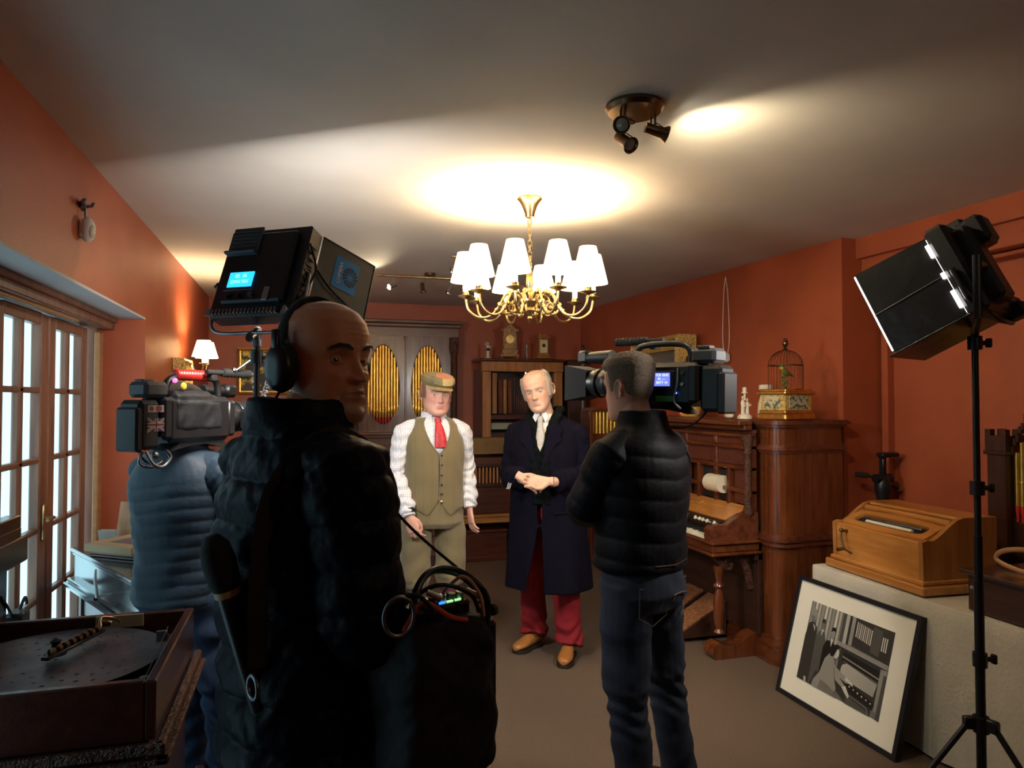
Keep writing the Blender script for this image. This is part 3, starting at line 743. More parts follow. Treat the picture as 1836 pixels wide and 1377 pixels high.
# ================================================================ REED ORGAN BY THE RIGHT WALL
def reed_organ():
    t = thing('reed_organ', 'large carved walnut reed organ with keyboard, along the right wall', 'reed organ', (2.71, 3.60, 0))
    # local: x towards the wall, y away from camera
    L = 1.62; H = 1.425
    prof = lambda e, r_: [(e0, e1) for e0, e1 in []]
    def case_out(off, r_=.10):
        """plan outline: rounded corner at (0,0) end, straight sides"""
        o = []
        x0, y0, x1, y1 = -off, -off, .48 + off, L + off
        bulge = [(x0, .16), (x0 + .0, .10)]
        o += [(x0 + .02, y1), (x0 + .02, .20), (x0 - .0, .17)]
        for i in range(9):
            a = PI + (PI / 2) * i / 8
            o.append((x0 + .075 + .075 * math.cos(a), y0 + .085 + .085 * math.sin(a)))
        o += [(x0 + .17, y0), (x0 + .20, y0 + .02), (x1, y0 + .02), (x1, y1)]
        return o
    g = G()
    g.prism(case_out(0), .715, 1.30); g.prism(case_out(-.004), 1.30, 1.40)
    mk('upper_case', g, 'walnut', t, 40)
    g = G(); g.prism(case_out(0), .13, .70)
    mk('lower_case', g, 'walnut', t, 40)
    g = G()
    for z0, z1, o in ((1.395, 1.41, .018), (1.41, 1.428, .035), (1.428, 1.436, .025), (1.275, 1.287, .012), (1.255, 1.275, .022), (1.24, 1.255, .010)):
        g.prism(case_out(o), z0, z1)
    mk('top_moulding', g, 'mahog_h', t, 40)
    g = G()
    for z0, z1, o in ((.70, .715, .012), (.715, .735, .028), (.735, .748, .014), (.684, .70, .02)):
        g.prism(case_out(o), z0, z1)
    mk('waist_moulding', g, 'mahog_h', t, 40)
    g = G()
    for z0, z1, o in ((0, .09, .05), (.09, .115, .035), (.115, .14, .018)):
        g.prism(case_out(o), z0, z1)
    mk('plinth', g, 'walnut_h', t, 40)
    # front (faces -x): framing and fret panels
    X = -.02
    y0, y1 = .20, L - .02
    g = G()
    for z in (1.335, 1.262, 1.13, .985): g.box((X - .008, (y0 + y1) / 2, z - .0), (.05, y1 - y0, .028), .006)
    for y in (.22, .60, .98, L - .06): g.box((X - .004, y, 1.08), (.045, .04, .50), .005)
    g.box((X - .06, (y0 + y1) / 2, 1.415), (.10, y1 - y0, .03), .01); g.box((X - .04, (y0 + y1) / 2, 1.385), (.06, y1 - y0, .03), .01)
    mk('front_rails', g, 'walnut_h', t, 30)
    for y_a, y_b, z_a, z_b in ((y0, y1, 1.35, 1.372), (.24, .58, 1.275, 1.325), (.62, 1.56, 1.275, 1.325), (.24, .58, 1.145, 1.248), (.62, .96, 1.145, 1.248), (1.0, 1.56, 1.145, 1.248), (.24, .40, .90, 1.118), (1.0, 1.56, .90, 1.118)):
        g = G(); g.box((X + .004, (y_a + y_b) / 2, (z_a + z_b) / 2), (.03, y_b - y_a, z_b - z_a), .002); mk('fret_panel', g, 'carve_red', t, 0)
    # music roll in its opening
    g = G(); g.box((X + .01, .62, 1.0), (.02, .34, .20)); mk('roll_recess', g, 'void', t, 0)
    g = G(); pass
    for yy in (.44, .80):
        g = G(); g.box((X - .01, yy, 1.0), (.05, .03, .24), .004); mk('recess_post', g, 'walnut', t)
    g = G(); g.cyl((X - .022, .50, 1.005), (X - .022, .67, 1.005), .058, n=28); mk('music_roll', g, 'ivory', t, 40)
    # ornate front columns
    for y in (.19, L - .06):
        g = G()
        g.lathe([(.02, 0), (.034, .02), (.03, .05), (.018, .08), (.024, .12), (.022, .34), (.018, .37), (.03, .39), (.022, .41), (.032, .46), (.045, .50)], at=(X - .055, y, .84), n=16)
        mk('front_column', g, 'carve_dark', t, 50)
        g = G(); g.lathe([(.018, 0), (.034, .01), (.02, .03), (.03, .06), (.036, .16), (.028, .24), (.018, .27), (.034, .29), (.018, .32), (.03, .38), (.034, .41)], at=(X - .245, y + .03, .14), n=18); mk('turned_leg', g, 'walnut', t, 50)
        g = G()
        g.prism([(-.30, 0), (.02, 0), (.02, .14), (-.06, .13), (-.12, .09), (-.20, .075), (-.27, .10), (-.31, .08), (-.325, .04)], y - .02, y + .08, M(((1, 0, 0, X), (0, 0, 1, 0), (0, 1, 0, 0), (0, 0, 0, 1))))
        mk('scroll_foot', g, 'walnut', t, 40)
        g = G()
        g.tube(bez([(X - .02, y + .03, .40), (X - .05, y + .03, .52), (X - .11, y + .03, .60), (X - .20, y + .03, .585), (X - .22, y + .03, .54), (X - .17, y + .03, .53), (X - .16, y + .03, .565)], 6), [.028] * 12 + [.024] * 12 + [.018] * 13, 10)
        g.tube(bez([(X - .20, y + .03, .55), (X - .26, y + .03, .60), (X - .29, y + .03, .655)], 6), .025, 10)
        g.ell((X - .06, y + .03, .60), (.05, .03, .05), 12)
        mk('scroll_bracket', g, 'carve_dark', t, 50)
    # key desk
    g = G(); g.box((X - .165, L / 2 + .07, .665), (.33, L - .16, .055), .01); g.box((X - .17, L / 2 + .07, .632), (.345, L - .13, .018), .006); g.box((X - .17, L / 2 + .07, .700), (.35, L - .12, .016), .006)
    mk('key_desk', g, 'walnut_h', t, 30)
    for y in (.19, L - .05):
        g = G()
        g.prism([(-.335, .70), (-.345, .74), (-.325, .785), (-.28, .805), (-.22, .80), (-.12, .86), (-.02, .87), (0, .87), (0, .70)], y - .02, y + .035, M(((1, 0, 0, X), (0, 0, 1, 0), (0, 1, 0, 0), (0, 0, 0, 1))))
        g.cyl((X - .305, y - .026, .765), (X - .305, y + .04, .765), .036, n=18)
        mk('key_cheek', g, 'mahog_h', t, 40)
    ky0, ky1 = .245, 1.33
    nk = 46; w = (ky1 - ky0) / nk
    for i in range(nk):
        g = G(); g.box((X - .265, ky0 + (i + .5) * w, .722), (.13, w * .93, .02), .002); mk('white_key', g, 'ivory', t, 0)
    for i in range(nk - 1):
        if i % 7 in (0, 1, 3, 4, 5):
            g = G(); g.box((X - .24, ky0 + (i + 1) * w, .738), (.085, w * .5, .018), .003); mk('black_key', g, 'black', t, 0)
    g = G(); g.box((X - .185, (ky0 + ky1) / 2, .775), (.02, ky1 - ky0, .09), .003, rot=M.Rotation(R(-25), 4, 'Y')); mk('stop_board', g, 'dark_h', t)
    for i, y in enumerate((.30, .38, .43, .47, .52, .66, .78, .84, .89, .95, 1.08, 1.16)):
        g = G(); g.lathe([(.005, 0), (.005, .03), (.012, .034), (.012, .042), (0, .045)], at=(X - .19, y, .78), z=(-.9, 0, .42), n=14); mk('stop_knob', g, 'ivory', t, 40)
    g = G(); g.box((X - .10, (ky0 + ky1) / 2, .855), (.19, ky1 - ky0, .016), .004, rot=M.Rotation(R(-22), 4, 'Y')); g.box((X - .10, .80, .87), (.05, .30, .012), .003, rot=M.Rotation(R(-22), 4, 'Y')); mk('sloping_fallboard', g, 'oak_y', t)
    g = G(); g.box((X - .275, .215, .79), (.10, .02, .006), .002); mk('ivory_plate', g, 'ivory', t)
    # knee panel and pedals
    g = G(); g.box((X - .0, L / 2, .37), (.03, L - .3, .5), .004); g.box((X - .01, L / 2, .60), (.05, L - .3, .04), .004); mk('knee_panel', g, 'dark_h', t)
    for y in (.60, .86):
        g = G(); g.prism([(-.34, .03), (-.02, .03), (-.02, .24), (-.33, .07)], y - .11, y + .11, M(((1, 0, 0, X), (0, 0, 1, 0), (0, 1, 0, 0), (0, 0, 0, 1)))); pd = mk('pedal', g, 'dark_h', t)
        g = G(); g.prism([(-.33, .072), (-.02, .242), (-.02, .25), (-.33, .08)], y - .10, y + .10, M(((1, 0, 0, X), (0, 0, 1, 0), (0, 1, 0, 0), (0, 0, 0, 1)))); mk('pedal_carpet', g, MT['pedal'], pd, 0)
MT['pedal'] = pm('patterned_pedal_carpet', (.30, .13, .05), .9, c2=(.14, .05, .02), scale=60, detail=3)
reed_organ()
ZO = 1.437
def cage():
    t = thing('bird_cage', 'domed brass bird cage on a gilt box, near end of the reed organ top', 'bird cage', (2.86, 3.72, ZO), R(12))
    g = G(); g.box((0, 0, .02), (.27, .22, .04), .008); g.box((0, 0, .05), (.25, .20, .02), .006); g.box((0, 0, .165), (.27, .22, .02), .007); g.box((0, 0, .18), (.24, .2, .016), .005)
    mk('box_moulding', g, 'gold', t)
    g = G(); g.box((0, 0, .107), (.235, .185, .10), .004); mk('box_side', g, 'carve_gold', t, 0)
    for x, y, rx in ((0, -.094, 0), (-.119, 0, 1)):
        g = G(); g.box((x, y, .107), (.003 if rx else .16, .12 if rx else .003, .075), .001); mk('enamel_panel', g, MT['enamel'], t, 0)
    Rr, z0, z1 = .102, .185, .335
    for i in range(30):
        a = 2 * PI * i / 30; c, s_ = math.cos(a), math.sin(a)
        pts = [(Rr * c, Rr * s_, z0), (Rr * c, Rr * s_, z1)] + [(Rr * math.cos(b) * c, Rr * math.cos(b) * s_, z1 + .095 * math.sin(b)) for b in (.3, .6, .9, 1.2, 1.45)]
        g = G(); g.tube(pts, .0011, 5); mk('wire', g, 'bronze', t, 50)
    g = G(); g.torus((0, 0, z0), Rr, .003); g.torus((0, 0, z1), Rr, .0035); g.lathe([(.02, 0), (.012, .012), (.006, .02), (.016, .035), (.019, .045), (.014, .06), (0, .068)], at=(0, 0, z1 + .09), n=16); g.torus((0, 0, z1 + .145), .02, .0025, (0, 1, 0)); mk('hoop', g, 'bronze', t, 50)
    b = thing('mechanical_bird', 'small green and yellow bird on a leafy perch inside the brass cage', 'bird', (2.855, 3.71, ZO + .19), R(20))
    g = G(); g.tube([(-.055, 0, .13), (-.035, 0, .118), (-.01, 0, .105), (.02, 0, .095), (.05, 0, .088), (.085, 0, .075)], [.004, .016, .02, .016, .008, .003], 10); g.ell((-.045, 0, .135), (.016, .014, .015), 10); g.cyl((-.075, 0, .133), (-.055, 0, .135), .001, .004, 6)
    mk('body', g, MT['birdgreen'], b, 50)
    g = G(); g.ell((-.045, 0, .128), (.0165, .015, .012), 10); mk('yellow_breast', g, MT['birdyel'], b, 50)
    g = G(); g.cyl((-.02, 0, 0), (-.015, 0, .09), .006, n=8)
    for i in range(14):
        a = i * 2.4; g.ell((-.02 + .016 * math.cos(a), .016 * math.sin(a), .008 + i * .006), (.012, .007, .004), 8, rot=M.Rotation(a, 4, 'Z') @ M.Rotation(.6, 4, 'Y'))
    mk('leafy_perch', g, MT['leaf'], b, 50)
MT['enamel'] = pm('painted_enamel', (.50, .46, .30), .3, c2=(.10, .12, .09), scale=40, ramp=(.5, .56))
MT['birdgreen'] = pm('green_feathers', (.20, .24, .05), .6)
MT['birdyel'] = pm('yellow_feathers', (.75, .50, .05), .6)
MT['leaf'] = pm('green_leaf', (.12, .17, .04), .6)
cage()
t = thing('pierced_china_jar', 'pale china jar with gilt sides, behind the bird cage', 'jar', (2.85, 3.90, ZO))
g = G(); g.lathe([(.05, 0), (.055, .02), (.05, .10), (.035, .15), (.03, .17), (.045, .19), (.045, .215), (.04, .22), (0, .215)], n=18); mk('jar_body', g, 'cream', t, 40)
t = thing('china_candle_group', 'white china figure group with a tiny column on top, left of the bird cage', 'figurine', (2.74, 3.97, ZO))
g = G(); g.lathe([(.045, 0), (.048, .012), (.036, .03), (.02, .035)], n=14); mk('base', g, 'cream', t, 50)
for x, s_ in ((-.014, 1.), (.018, .9)):
    g = G(); g.tube([(x, 0, .03), (x, 0, .08 * s_), (x, 0, .105 * s_), (x, 0, .125 * s_)], [.014, .012, .016, .006], 10); g.ell((x, 0, .137 * s_), (.009, .009, .011), 10); g.tube([(x + .014, 0, .11 * s_), (x + .022, -.01, .09), (x, -.014, .08)], .004, 6); mk('figure', g, 'cream', t, 50)
g = G(); g.cyl((.0, 0, .12), (0, 0, .165), .007); g.lathe([(.022, 0), (.022, .006), (.014, .01), (.014, .035), (.010, .04)], at=(0, 0, .165), n=14); mk('top_holder', g, 'cream', t, 50)
for (x, y, s_) in ((2.71, 4.10, 1.),):
    t = thing('china_animal', 'small white china animal with black spots, left of the china figure group', 'ornament', (x, y, ZO))
    g = G(); g.ell((0, 0, .018), (.022, .05, .018), 12); g.ell((0, -.03, .034), (.016, .018, .016), 10); g.ell((0, .02, .028), (.012, .014, .014), 10); mk('body', g, 'cream', t, 60)
    g = G(); g.ell((-.004, -.032, .052), (.009, .009, .008), 8); g.ell((-.004, .02, .044), (.008, .009, .007), 8); mk('black_head', g, 'blackg', t, 60)

def toby():
    t = thing('hatted_pottery_figure', 'round orange pottery figure in a black brimmed hat on the reed organ', 'figurine', (2.86, 4.86, ZO), R(-20))
    g = G(); g.lathe([(.07, 0), (.09, .03), (.10, .10), (.09, .18), (.065, .235), (.05, .25), (0, .25)], n=24); mk('round_body', g, MT['amber'], t, 50)
    g = G(); g.lathe([(.052, .24), (.066, .26), (.07, .33), (.058, .37), (0, .38)], n=20); mk('head', g, MT['ochre'], t, 50)
    g = G(); g.lathe([(.10, .365), (.102, .375), (.06, .385), (.055, .41), (.04, .42), (0, .42)], n=22); g.lathe([(.022, .41), (.02, .46), (.0, .465)], n=10); mk('hat', g, 'blackg', t, 50)
    g = G(); g.torus((.10, 0, .17), .035, .012, (0, 1, 0), 16, 8, -1.6, 1.6); mk('handle', g, MT['amber'], t, 50)
MT['amber'] = pm('orange_glaze', (.62, .26, .03), .3, c2=(.72, .42, .08), scale=7, coat=.4)
MT['ochre'] = pm('ochre_glaze', (.50, .36, .14), .4, c2=(.62, .5, .3), scale=10, coat=.2)
toby()
# heavy gilt frame leaning from the right wall
painting('gilt_mirror', 'wide heavy gilt framed mirror on the right wall, behind the standing camera', (3.115, 5.62, 1.70), R(-92), .95, .40, .11, 'silver', tilt=R(0), frame='carve_gold', depth=.16)
t = thing('cable_and_plug', 'white cable hanging down the right wall to a white plug', 'cable', (3.17, 4.83, 1.86))
g = G(); g.box((0, 0, .03), (.05, .05, .07), .01); mk('plug', g, 'white', t, 40)
for dy in (.02, -.02):
    g = G(); g.tube(bez([(.0, dy, .06), (0, dy * 2.2, .16), (.0, dy * 2.0, .35), (0, dy * 1.2, .55), (0, 0, .66)], 8), .003, 6); mk('cord', g, 'white', t, 60)
# ================================================================ TABLE AND WHAT STANDS ON IT
TZ = .675
def cloth_table():
    t = thing('cloth_covered_table', 'long trestle table under a white cloth along the right wall', 'table', (2.96, 2.1, 0))
    g = G(); g.box((0, 0, TZ - .02), (.60, 2.20, .03), .003); mk('table_top', g, 'oak_y', t)
    for x in (-.24, .24):
        for y in (-1.0, 1.0):
            g = G(); g.box((x, y, (TZ - .035) / 2), (.04, .04, TZ - .035), .004); mk('leg', g, 'dark', t)
    return t
cloth_table()
def tablecloth():
    g = G(); rows = []
    per = []
    x0, x1, y0, y1 = 2.645, 3.275, .98, 3.225
    ny = 120
    for i in range(ny + 1): per.append((x0, lerp(y1, y0, i / ny), -1, 0))
    for i in range(31): per.append((lerp(x0, x1, i / 30), y0, 0, -1))
    for i in range(61): per.append((x1, lerp(y0, y1, i / 60), 1, 0))
    for i in range(31): per.append((lerp(x1, x0, i / 30), y1, 0, 1))
    per = per
    for q, z in enumerate((TZ, TZ - .008, TZ - .06, TZ - .2, TZ - .35, TZ - .5, .012)):
        r = []
        for (x, y, nx, ny_) in per:
            s = (TZ - z) / TZ
            w = (.010 * math.sin(y * 11 + x * 9) + .006 * math.sin(y * 23 + 1.3 + x * 17)) * s * 1.6 + (.006 if q else 0)
            if q == 0: w = -.004
            r.append((x + nx * max(w, 0.002), y + ny_ * max(w, .002), z))
        rows.append(r)
    g.rows(rows, True, False)
    n = len(per); g.f.append(list(range(n))); g.m.append(0)
    o = mk('tablecloth', g, 'cloth', None, 50)
    prop(o, 'white cloth draped to the floor over the long table by the right wall', 'tablecloth')
tablecloth()

def organette():
    t = thing('organette', 'golden oak tabletop crank organ with a long slot in its lid, on the white cloth', 'organette', (2.90, 2.84, TZ + .007), R(-3))
    L = .60; W = .44
    prof = [(-.20, .075), (-.20, .255), (-.17, .285), (-.10, .30), (-.04, .30), (-.01, .285), (.03, .292), (.08, .27), (.2, .27), (.2, .075)]
    B = M(((1, 0, 0, 0), (0, 0, 1, 0), (0, 1, 0, 0), (0, 0, 0, 1)))
    pz = [(-.215, .05), (-.215, .255), (-.20, .268), (-.15, .272), (-.02, .298), (.005, .302), (.02, .30), (.05, .285), (.07, .30), (.215, .30), (.215, .05)]
    g = G()
    g.box((.0, 0, .14), (.40, L - .02, .18), .006); g.box((.075, 0, .20), (.25, L - .02, .18), .004)
    mk('box_body', g, 'oak_y', t)
    g = G(); g.box((0, 0, .02), (.47, L + .06, .04), .006); g.box((0, 0, .05), (.44, L + .02, .022), .008); mk('base_moulding', g, 'oak_y', t)
    for sy in (-1, 1):
        g = G(); g.prism([(-.205, .05), (-.21, .232), (-.185, .242), (-.15, .238), (-.11, .262), (-.06, .300), (-.02, .325), (.02, .335), (.20, .335), (.20, .05)], sy * (L / 2 - .012) - .013, sy * (L / 2 - .012) + .013, B); mk('end_board', g, 'oak_v', t, 40)
    # sloped lid with rounded slot
    Lm = M.Translation(V((-.112, 0, .262))) @ M.Rotation(R(-24), 4, 'Y')
    a, b_ = .085, L / 2 - .03
    sl = []
    for i in range(32):
        an = 2 * PI * i / 32; sl.append((.038 * (1 if math.cos(an) > 0 else -1) * abs(math.cos(an)) ** .5, .225 * (1 if math.sin(an) > 0 else -1) * abs(math.sin(an)) ** .22))
    re = []
    for (x, y) in sl:
        s = min(a / max(abs(x), 1e-6), b_ / max(abs(y), 1e-6)); re.append((x * s, y * s))
    g = G(Lm); g.rows([[(x, y, -.012) for x, y in re], [(x, y, .006) for x, y in re], [(x, y, .006) for x, y in sl], [(x, y, -.012) for x, y in sl]], True, False)
    g.T = M.Identity(4); g.box((.0, 0, .30), (.055, L - .05, .02), .006); g.cyl((-.02, -L / 2 + .03, .305), (-.02, L / 2 - .03, .305), .016, n=14); g.box((.10, 0, .326), (.20, L - .05, .018), .005)
    mk('lid', g, 'oak_y', t, 40)
    g = G(Lm); g.poly([(x, y) for x, y in sl], -.010); mk('slot_bed', g, 'void', t, 0)
    g = G(Lm); g.cyl((-.012, -.15, -.002), (-.012, .15, -.002), .008, n=10); g.box((-.018, .0, .0), (.012, .30, .006), .002); mk('paper_roller', g, 'ivory', t, 40)
    g = G(Lm); g.cyl((.012, -.19, -.002), (.012, .19, -.002), .009, n=12); mk('reed_bar', g, 'steel', t, 40)
    g = G(); g.cyl((-.20, .20, .20), (-.235, .20, .20), .008); g.tube([(-.235, .20, .205), (-.24, .195, .16), (-.24, .175, .115)], .006, 8); g.ell((-.235, .20, .205), .011, 10); g.cyl((-.24, .175, .115), (-.28, .172, .112), .009); g.tube([(-.235, .17, .11), (-.24, .12, .10)], .005, 6); mk('crank_handle', g, 'bronze', t, 40)
organette()

def handled_box():
    t = thing('dark_case', 'dark wooden tabletop case with a long oval wooden handle, right of the oak crank organ', 'case', (2.92, 2.13, TZ + .007), R(-2))
    g = G(); g.box((0, 0, .075), (.50, .38, .15), .004); mk('case_body', g, 'dark_h', t)
    g = G(); g.box((0, 0, .158), (.54, .44, .018), .005); mk('lid', g, 'dark_h', t)
    g = G(); g.tube([(-.10 - .0, .19 * math.cos(a) * (1 + .0), .205 + .062 * math.sin(a) * (1 if math.sin(a) > 0 else .55)) for a in [2 * PI * i / 40 for i in range(40)]], [(.006, .011)] * 40, 8, closed=True); mk('carrying_handle', g, 'doorpale', t, 60)
    g = G(); g.lathe([(.0, 0), (.014, 0), (.014, .01), (.006, .014), (.006, .022), (.011, .03), (0, .036)], at=(-.25, .145, .10), z=(-1, 0, 0), n=14); mk('knob', g, 'steel', t, 40)
    g = G(); g.box((-.1, .0, .175), (.03, .10, .016), .003); g.cyl((-.1, .0, .168), (-.1, .0, .20), .008); mk('latch', g, 'brass', t, 40)
handled_box()

def castle_organ():
    t = thing('pipe_instrument', 'dark wooden instrument with castle-like tower and rising gold pipes, at the right edge', 'pipe organ', (3.365, 2.56, TZ + .004))
    g = G(); g.box((0, .155, .33), (.10, .10, .62), .003); g.box((0, .155, .615), (.125, .125, .018), .003); g.box((0, .155, .66), (.11, .11, .08))
    for sx in (-1, 1):
        for sy in (-1, 1): g.box((sx * .04, .155 + sy * .04, .715), (.032, .032, .035), .002)
    mk('tower', g, 'dark', t)
    g = G(); g.box((.06, -.30, .15), (.12, .82, .30), .004); g.box((.0, -.3, .01), (.16, .86, .02), .003); mk('case_body', g, 'dark', t)
    g = G()
    pts = [(.0, .095 - i * .014, .63 + .030 * i + .002 * (i % 2) * 6) for i in range(14)]
    for i, p in enumerate(pts): g.box(p, (.05, .016, .035), .002)
    mk('stepped_crest', g, 'dark', t)
    for i in range(8):
        y = .085 - i * .026; g = G(); h = .62 + i * .05
        g.mat = 0; g.cyl((.0, y, .36), (.0, y, h), .0115, n=12); g.lathe([(.0115, 0), (.013, .004), (.0115, .008)], at=(0, y, .47), n=12)
        g.mat = 1; g.cyl((0, y, .28), (0, y, .36), .006, .0118, 12); mk('organ_pipe', g, ['pipegold', 'pipered'], t, 40)
castle_organ()
t = thing('ebony_ornament', 'small black turned ornament on the table at the right picture edge', 'ornament', (2.70, 1.86, TZ + .007))
g = G(); g.lathe([(.03, 0), (.032, .01), (.012, .03), (.016, .06), (.01, .09), (.018, .12), (0, .14)], n=16); mk('turned_body', g, 'blackg', t, 50)

# leaning framed photograph
def framed_photo():
    # bottom edge on the carpet at x 2.455, leans on the cloth; local x = along -y world, local y = up the picture
    t = thing('framed_photograph', 'large black framed monochrome photograph leaning on the clothed table', 'framed photograph', (2.450, 2.895, .004))
    w, h = .80, .625
    tilt = math.atan2(.155, .585)
    # columns: local X axis (picture right) -> world -Y ; local Y (picture up) -> (sin,0,cos)
    B = M(((0, math.sin(tilt), -math.cos(tilt), 0), (-1, 0, 0, 0), (0, math.cos(tilt), math.sin(tilt), 0), (0, 0, 0, 1)))
    g = G(B); fw = .022
    cs = [(-w / 2, 0), (w / 2, 0), (w / 2, h), (-w / 2, h)]; sg = [(1, 1), (-1, 1), (-1, -1), (1, -1)]
    g.rows([[(c[0] + s_[0] * p[0], c[1] + s_[1] * p[0], p[1]) for p in ((0, -.03), (0, .0), (fw, .0), (fw, -.012), (.03, -.012), (.03, -.03))] for c, s_ in zip(cs, sg)], True, False, True)
    mk('frame', g, 'blackm', t, 0)
    g = G(B); g.box((0, h / 2, -.016), (w - .03, h - .03, .006)); mk('backing_board', g, 'void', t, 0)
    g = G(B); g.box((0, h / 2, -.0105), (w - 2 * fw + .002, h - 2 * fw + .002, .003)); mk('picture_mount', g, MT['mount'], t, 0)
    # monochrome print, drawn in layers (u right, v up, 0..1)
    pw, ph = .545, .400; X0, Y0 = -pw / 2, h / 2 - ph / 2 + .004
    gs = [.012, .035, .08, .16, .27, .42, .58]
    mats = [pm('print_grey', (x, x * .97, x * .86), .35) for x in gs]
    g = G(B); lay = [0]
    def P(k, pts):
        lay[0] += 1; g.mat = k
        g.poly([(X0 + u * pw, Y0 + v * ph) for u, v in pts], -.0085 + lay[0] * .00004)
    def circ(k, u, v, ru, rv, n=18): P(k, [(u + ru * math.cos(2 * PI * i / n), v + rv * math.sin(2 * PI * i / n)) for i in range(n)])
    def ln(k, u0, v0, u1, v1, w_):
        dx, dy = u1 - u0, v1 - v0; L_ = math.hypot(dx, dy); nx, ny = -dy / L_ * w_ / 2, dx / L_ * w_ / 2
        P(k, [(u0 + nx, v0 + ny), (u1 + nx, v1 + ny), (u1 - nx, v1 - ny), (u0 - nx, v0 - ny)])
    P(3, [(0, 0), (1, 0), (1, 1), (0, 1)])
    for i in range(9):                                             # curtain folds behind the listeners
        u = .01 + i * .045; P(4 + (i * 2) % 3, [(u, .45), (u + .028, .45), (u + .032, 1), (u + .004, 1)])
    P(2, [(.42, .62), (.46, .62), (.46, 1), (.42, 1)]); P(5, [(.46, .62), (.50, .62), (.50, 1), (.46, 1)]); P(1, [(.50, .65), (.53, .65), (.53, 1), (.50, 1)])
    P(4, [(.53, .66), (.57, .66), (.57, 1), (.53, 1)]); P(1, [(.57, .66), (1, .62), (1, 1), (.57, 1)])
    for i in range(9): ln(6 - (i % 2), .60 + i * .021, .78 - .004 * i, .60 + i * .021, .96 - .004 * i, .011)
    P(2, [(.78, .68), (.88, .66), (.88, .96), (.78, .98)])
    for i in range(3): ln(6, .895 + i * .022, .74, .895 + i * .022, .90, .012)
    P(4, [(.40, .60), (1, .56), (1, .62), (.40, .655)]); P(1, [(.40, .585), (1, .545), (1, .565), (.40, .605)])
    P(1, [(.46, .20), (.97, .10), (.97, .545), (.46, .59)])
    P(0, [(.50, .44), (.92, .40), (.92, .52), (.50, .56)]); ln(4, .50, .50, .95, .43, .016); ln(3, .52, .45, .95, .38, .010)
    P(5, [(.52, .28), (.56, .26), (.90, .22), (.92, .37), (.56, .44), (.52, .40)]); circ(5, .54, .35, .035, .075)
    for i in range(24): ln(4, .56 + .0145 * i, .27 - .002 * i, .57 + .0145 * i, .42 - .0022 * i, .003)
    P(4, [(.93, .08), (1, .06), (1, .56), (.93, .55)]); P(2, [(.96, .0), (1, 0), (1, .5), (.97, .5)])
    P(1, [(.40, .30), (.56, .27), (.90, .10), (.90, .0), (.62, 0), (.45, .12)]); P(0, [(.55, .26), (.92, .16), (.92, .08), (.62, .14)])
    for i in range(6): circ(6, .64 + i * .05, .205 - i * .013, .008, .011, 8)
    P(4, [(.42, .36), (.60, .28), (.64, .24), (.60, .22), (.42, .28)]); P(6, [(.58, .29), (.67, .25), (.68, .22), (.58, .25)])
    P(2, [(.62, .10), (.88, .03), (.90, .0), (.62, 0)]); ln(4, .66, .11, .86, .07, .008); ln(4, .86, .07, .89, 0, .008)
    # three standing listeners
    P(1, [(0, 0), (.0, .55), (.02, .72), (.08, .76), (.13, .70), (.16, .45), (.17, 0)]); circ(3, .075, .82, .04, .075); P(4, [(.085, .78), (.115, .80), (.11, .86), (.09, .88)]); circ(4, .065, .87, .035, .05); P(5, [(.07, .73), (.11, .70), (.11, .64)])
    P(2, [(.15, 0), (.14, .58), (.17, .68), (.24, .68), (.27, .56), (.25, 0)]); circ(3, .205, .76, .026, .058); P(1, [(.18, .78), (.185, .83), (.22, .84), (.23, .79)]); P(5, [(.19, .69), (.22, .69), (.205, .62)])
    P(0, [(.26, .12), (.25, .50), (.28, .60), (.35, .62), (.42, .55), (.42, .3), (.34, .1)]); circ(4, .345, .70, .026, .060); P(0, [(.315, .72), (.325, .78), (.36, .79), (.378, .73), (.35, .745)]); P(6, [(.325, .635), (.36, .635), (.345, .54)])
    P(1, [(.17, 0), (.22, .20), (.30, .18), (.30, 0)]); ln(5, .10, .06, .11, .0, .03)
    # seated player
    P(4, [(.20, 0), (.21, .08), (.27, .20), (.30, .38), (.35, .47), (.41, .44), (.44, .34), (.46, .20), (.50, .10), (.46, 0)])
    P(3, [(.30, .12), (.40, .10), (.48, .06), (.50, 0), (.28, 0)]); P(4, [(.40, .35), (.44, .28), (.47, .20), (.57, .15), (.60, .18), (.50, .26), (.44, .37)]); P(6, [(.56, .16), (.60, .19), (.66, .10), (.65, .07), (.60, .11)])
    ln(2, .43, .33, .46, .21, .006); P(3, [(.36, .0), (.46, .05), (.52, .0)])
    circ(5, .425, .50, .036, .066); P(0, [(.36, .44), (.35, .52), (.375, .585), (.42, .60), (.455, .575), (.43, .55), (.415, .50), (.40, .45)]); P(6, [(.43, .44), (.455, .48), (.458, .53), (.43, .54)])
    mk('monochrome_print', g, mats, t, 0, fix=False)
MT['mount'] = pm('cream_mount_card', (.80, .77, .66), .7)
framed_photo()

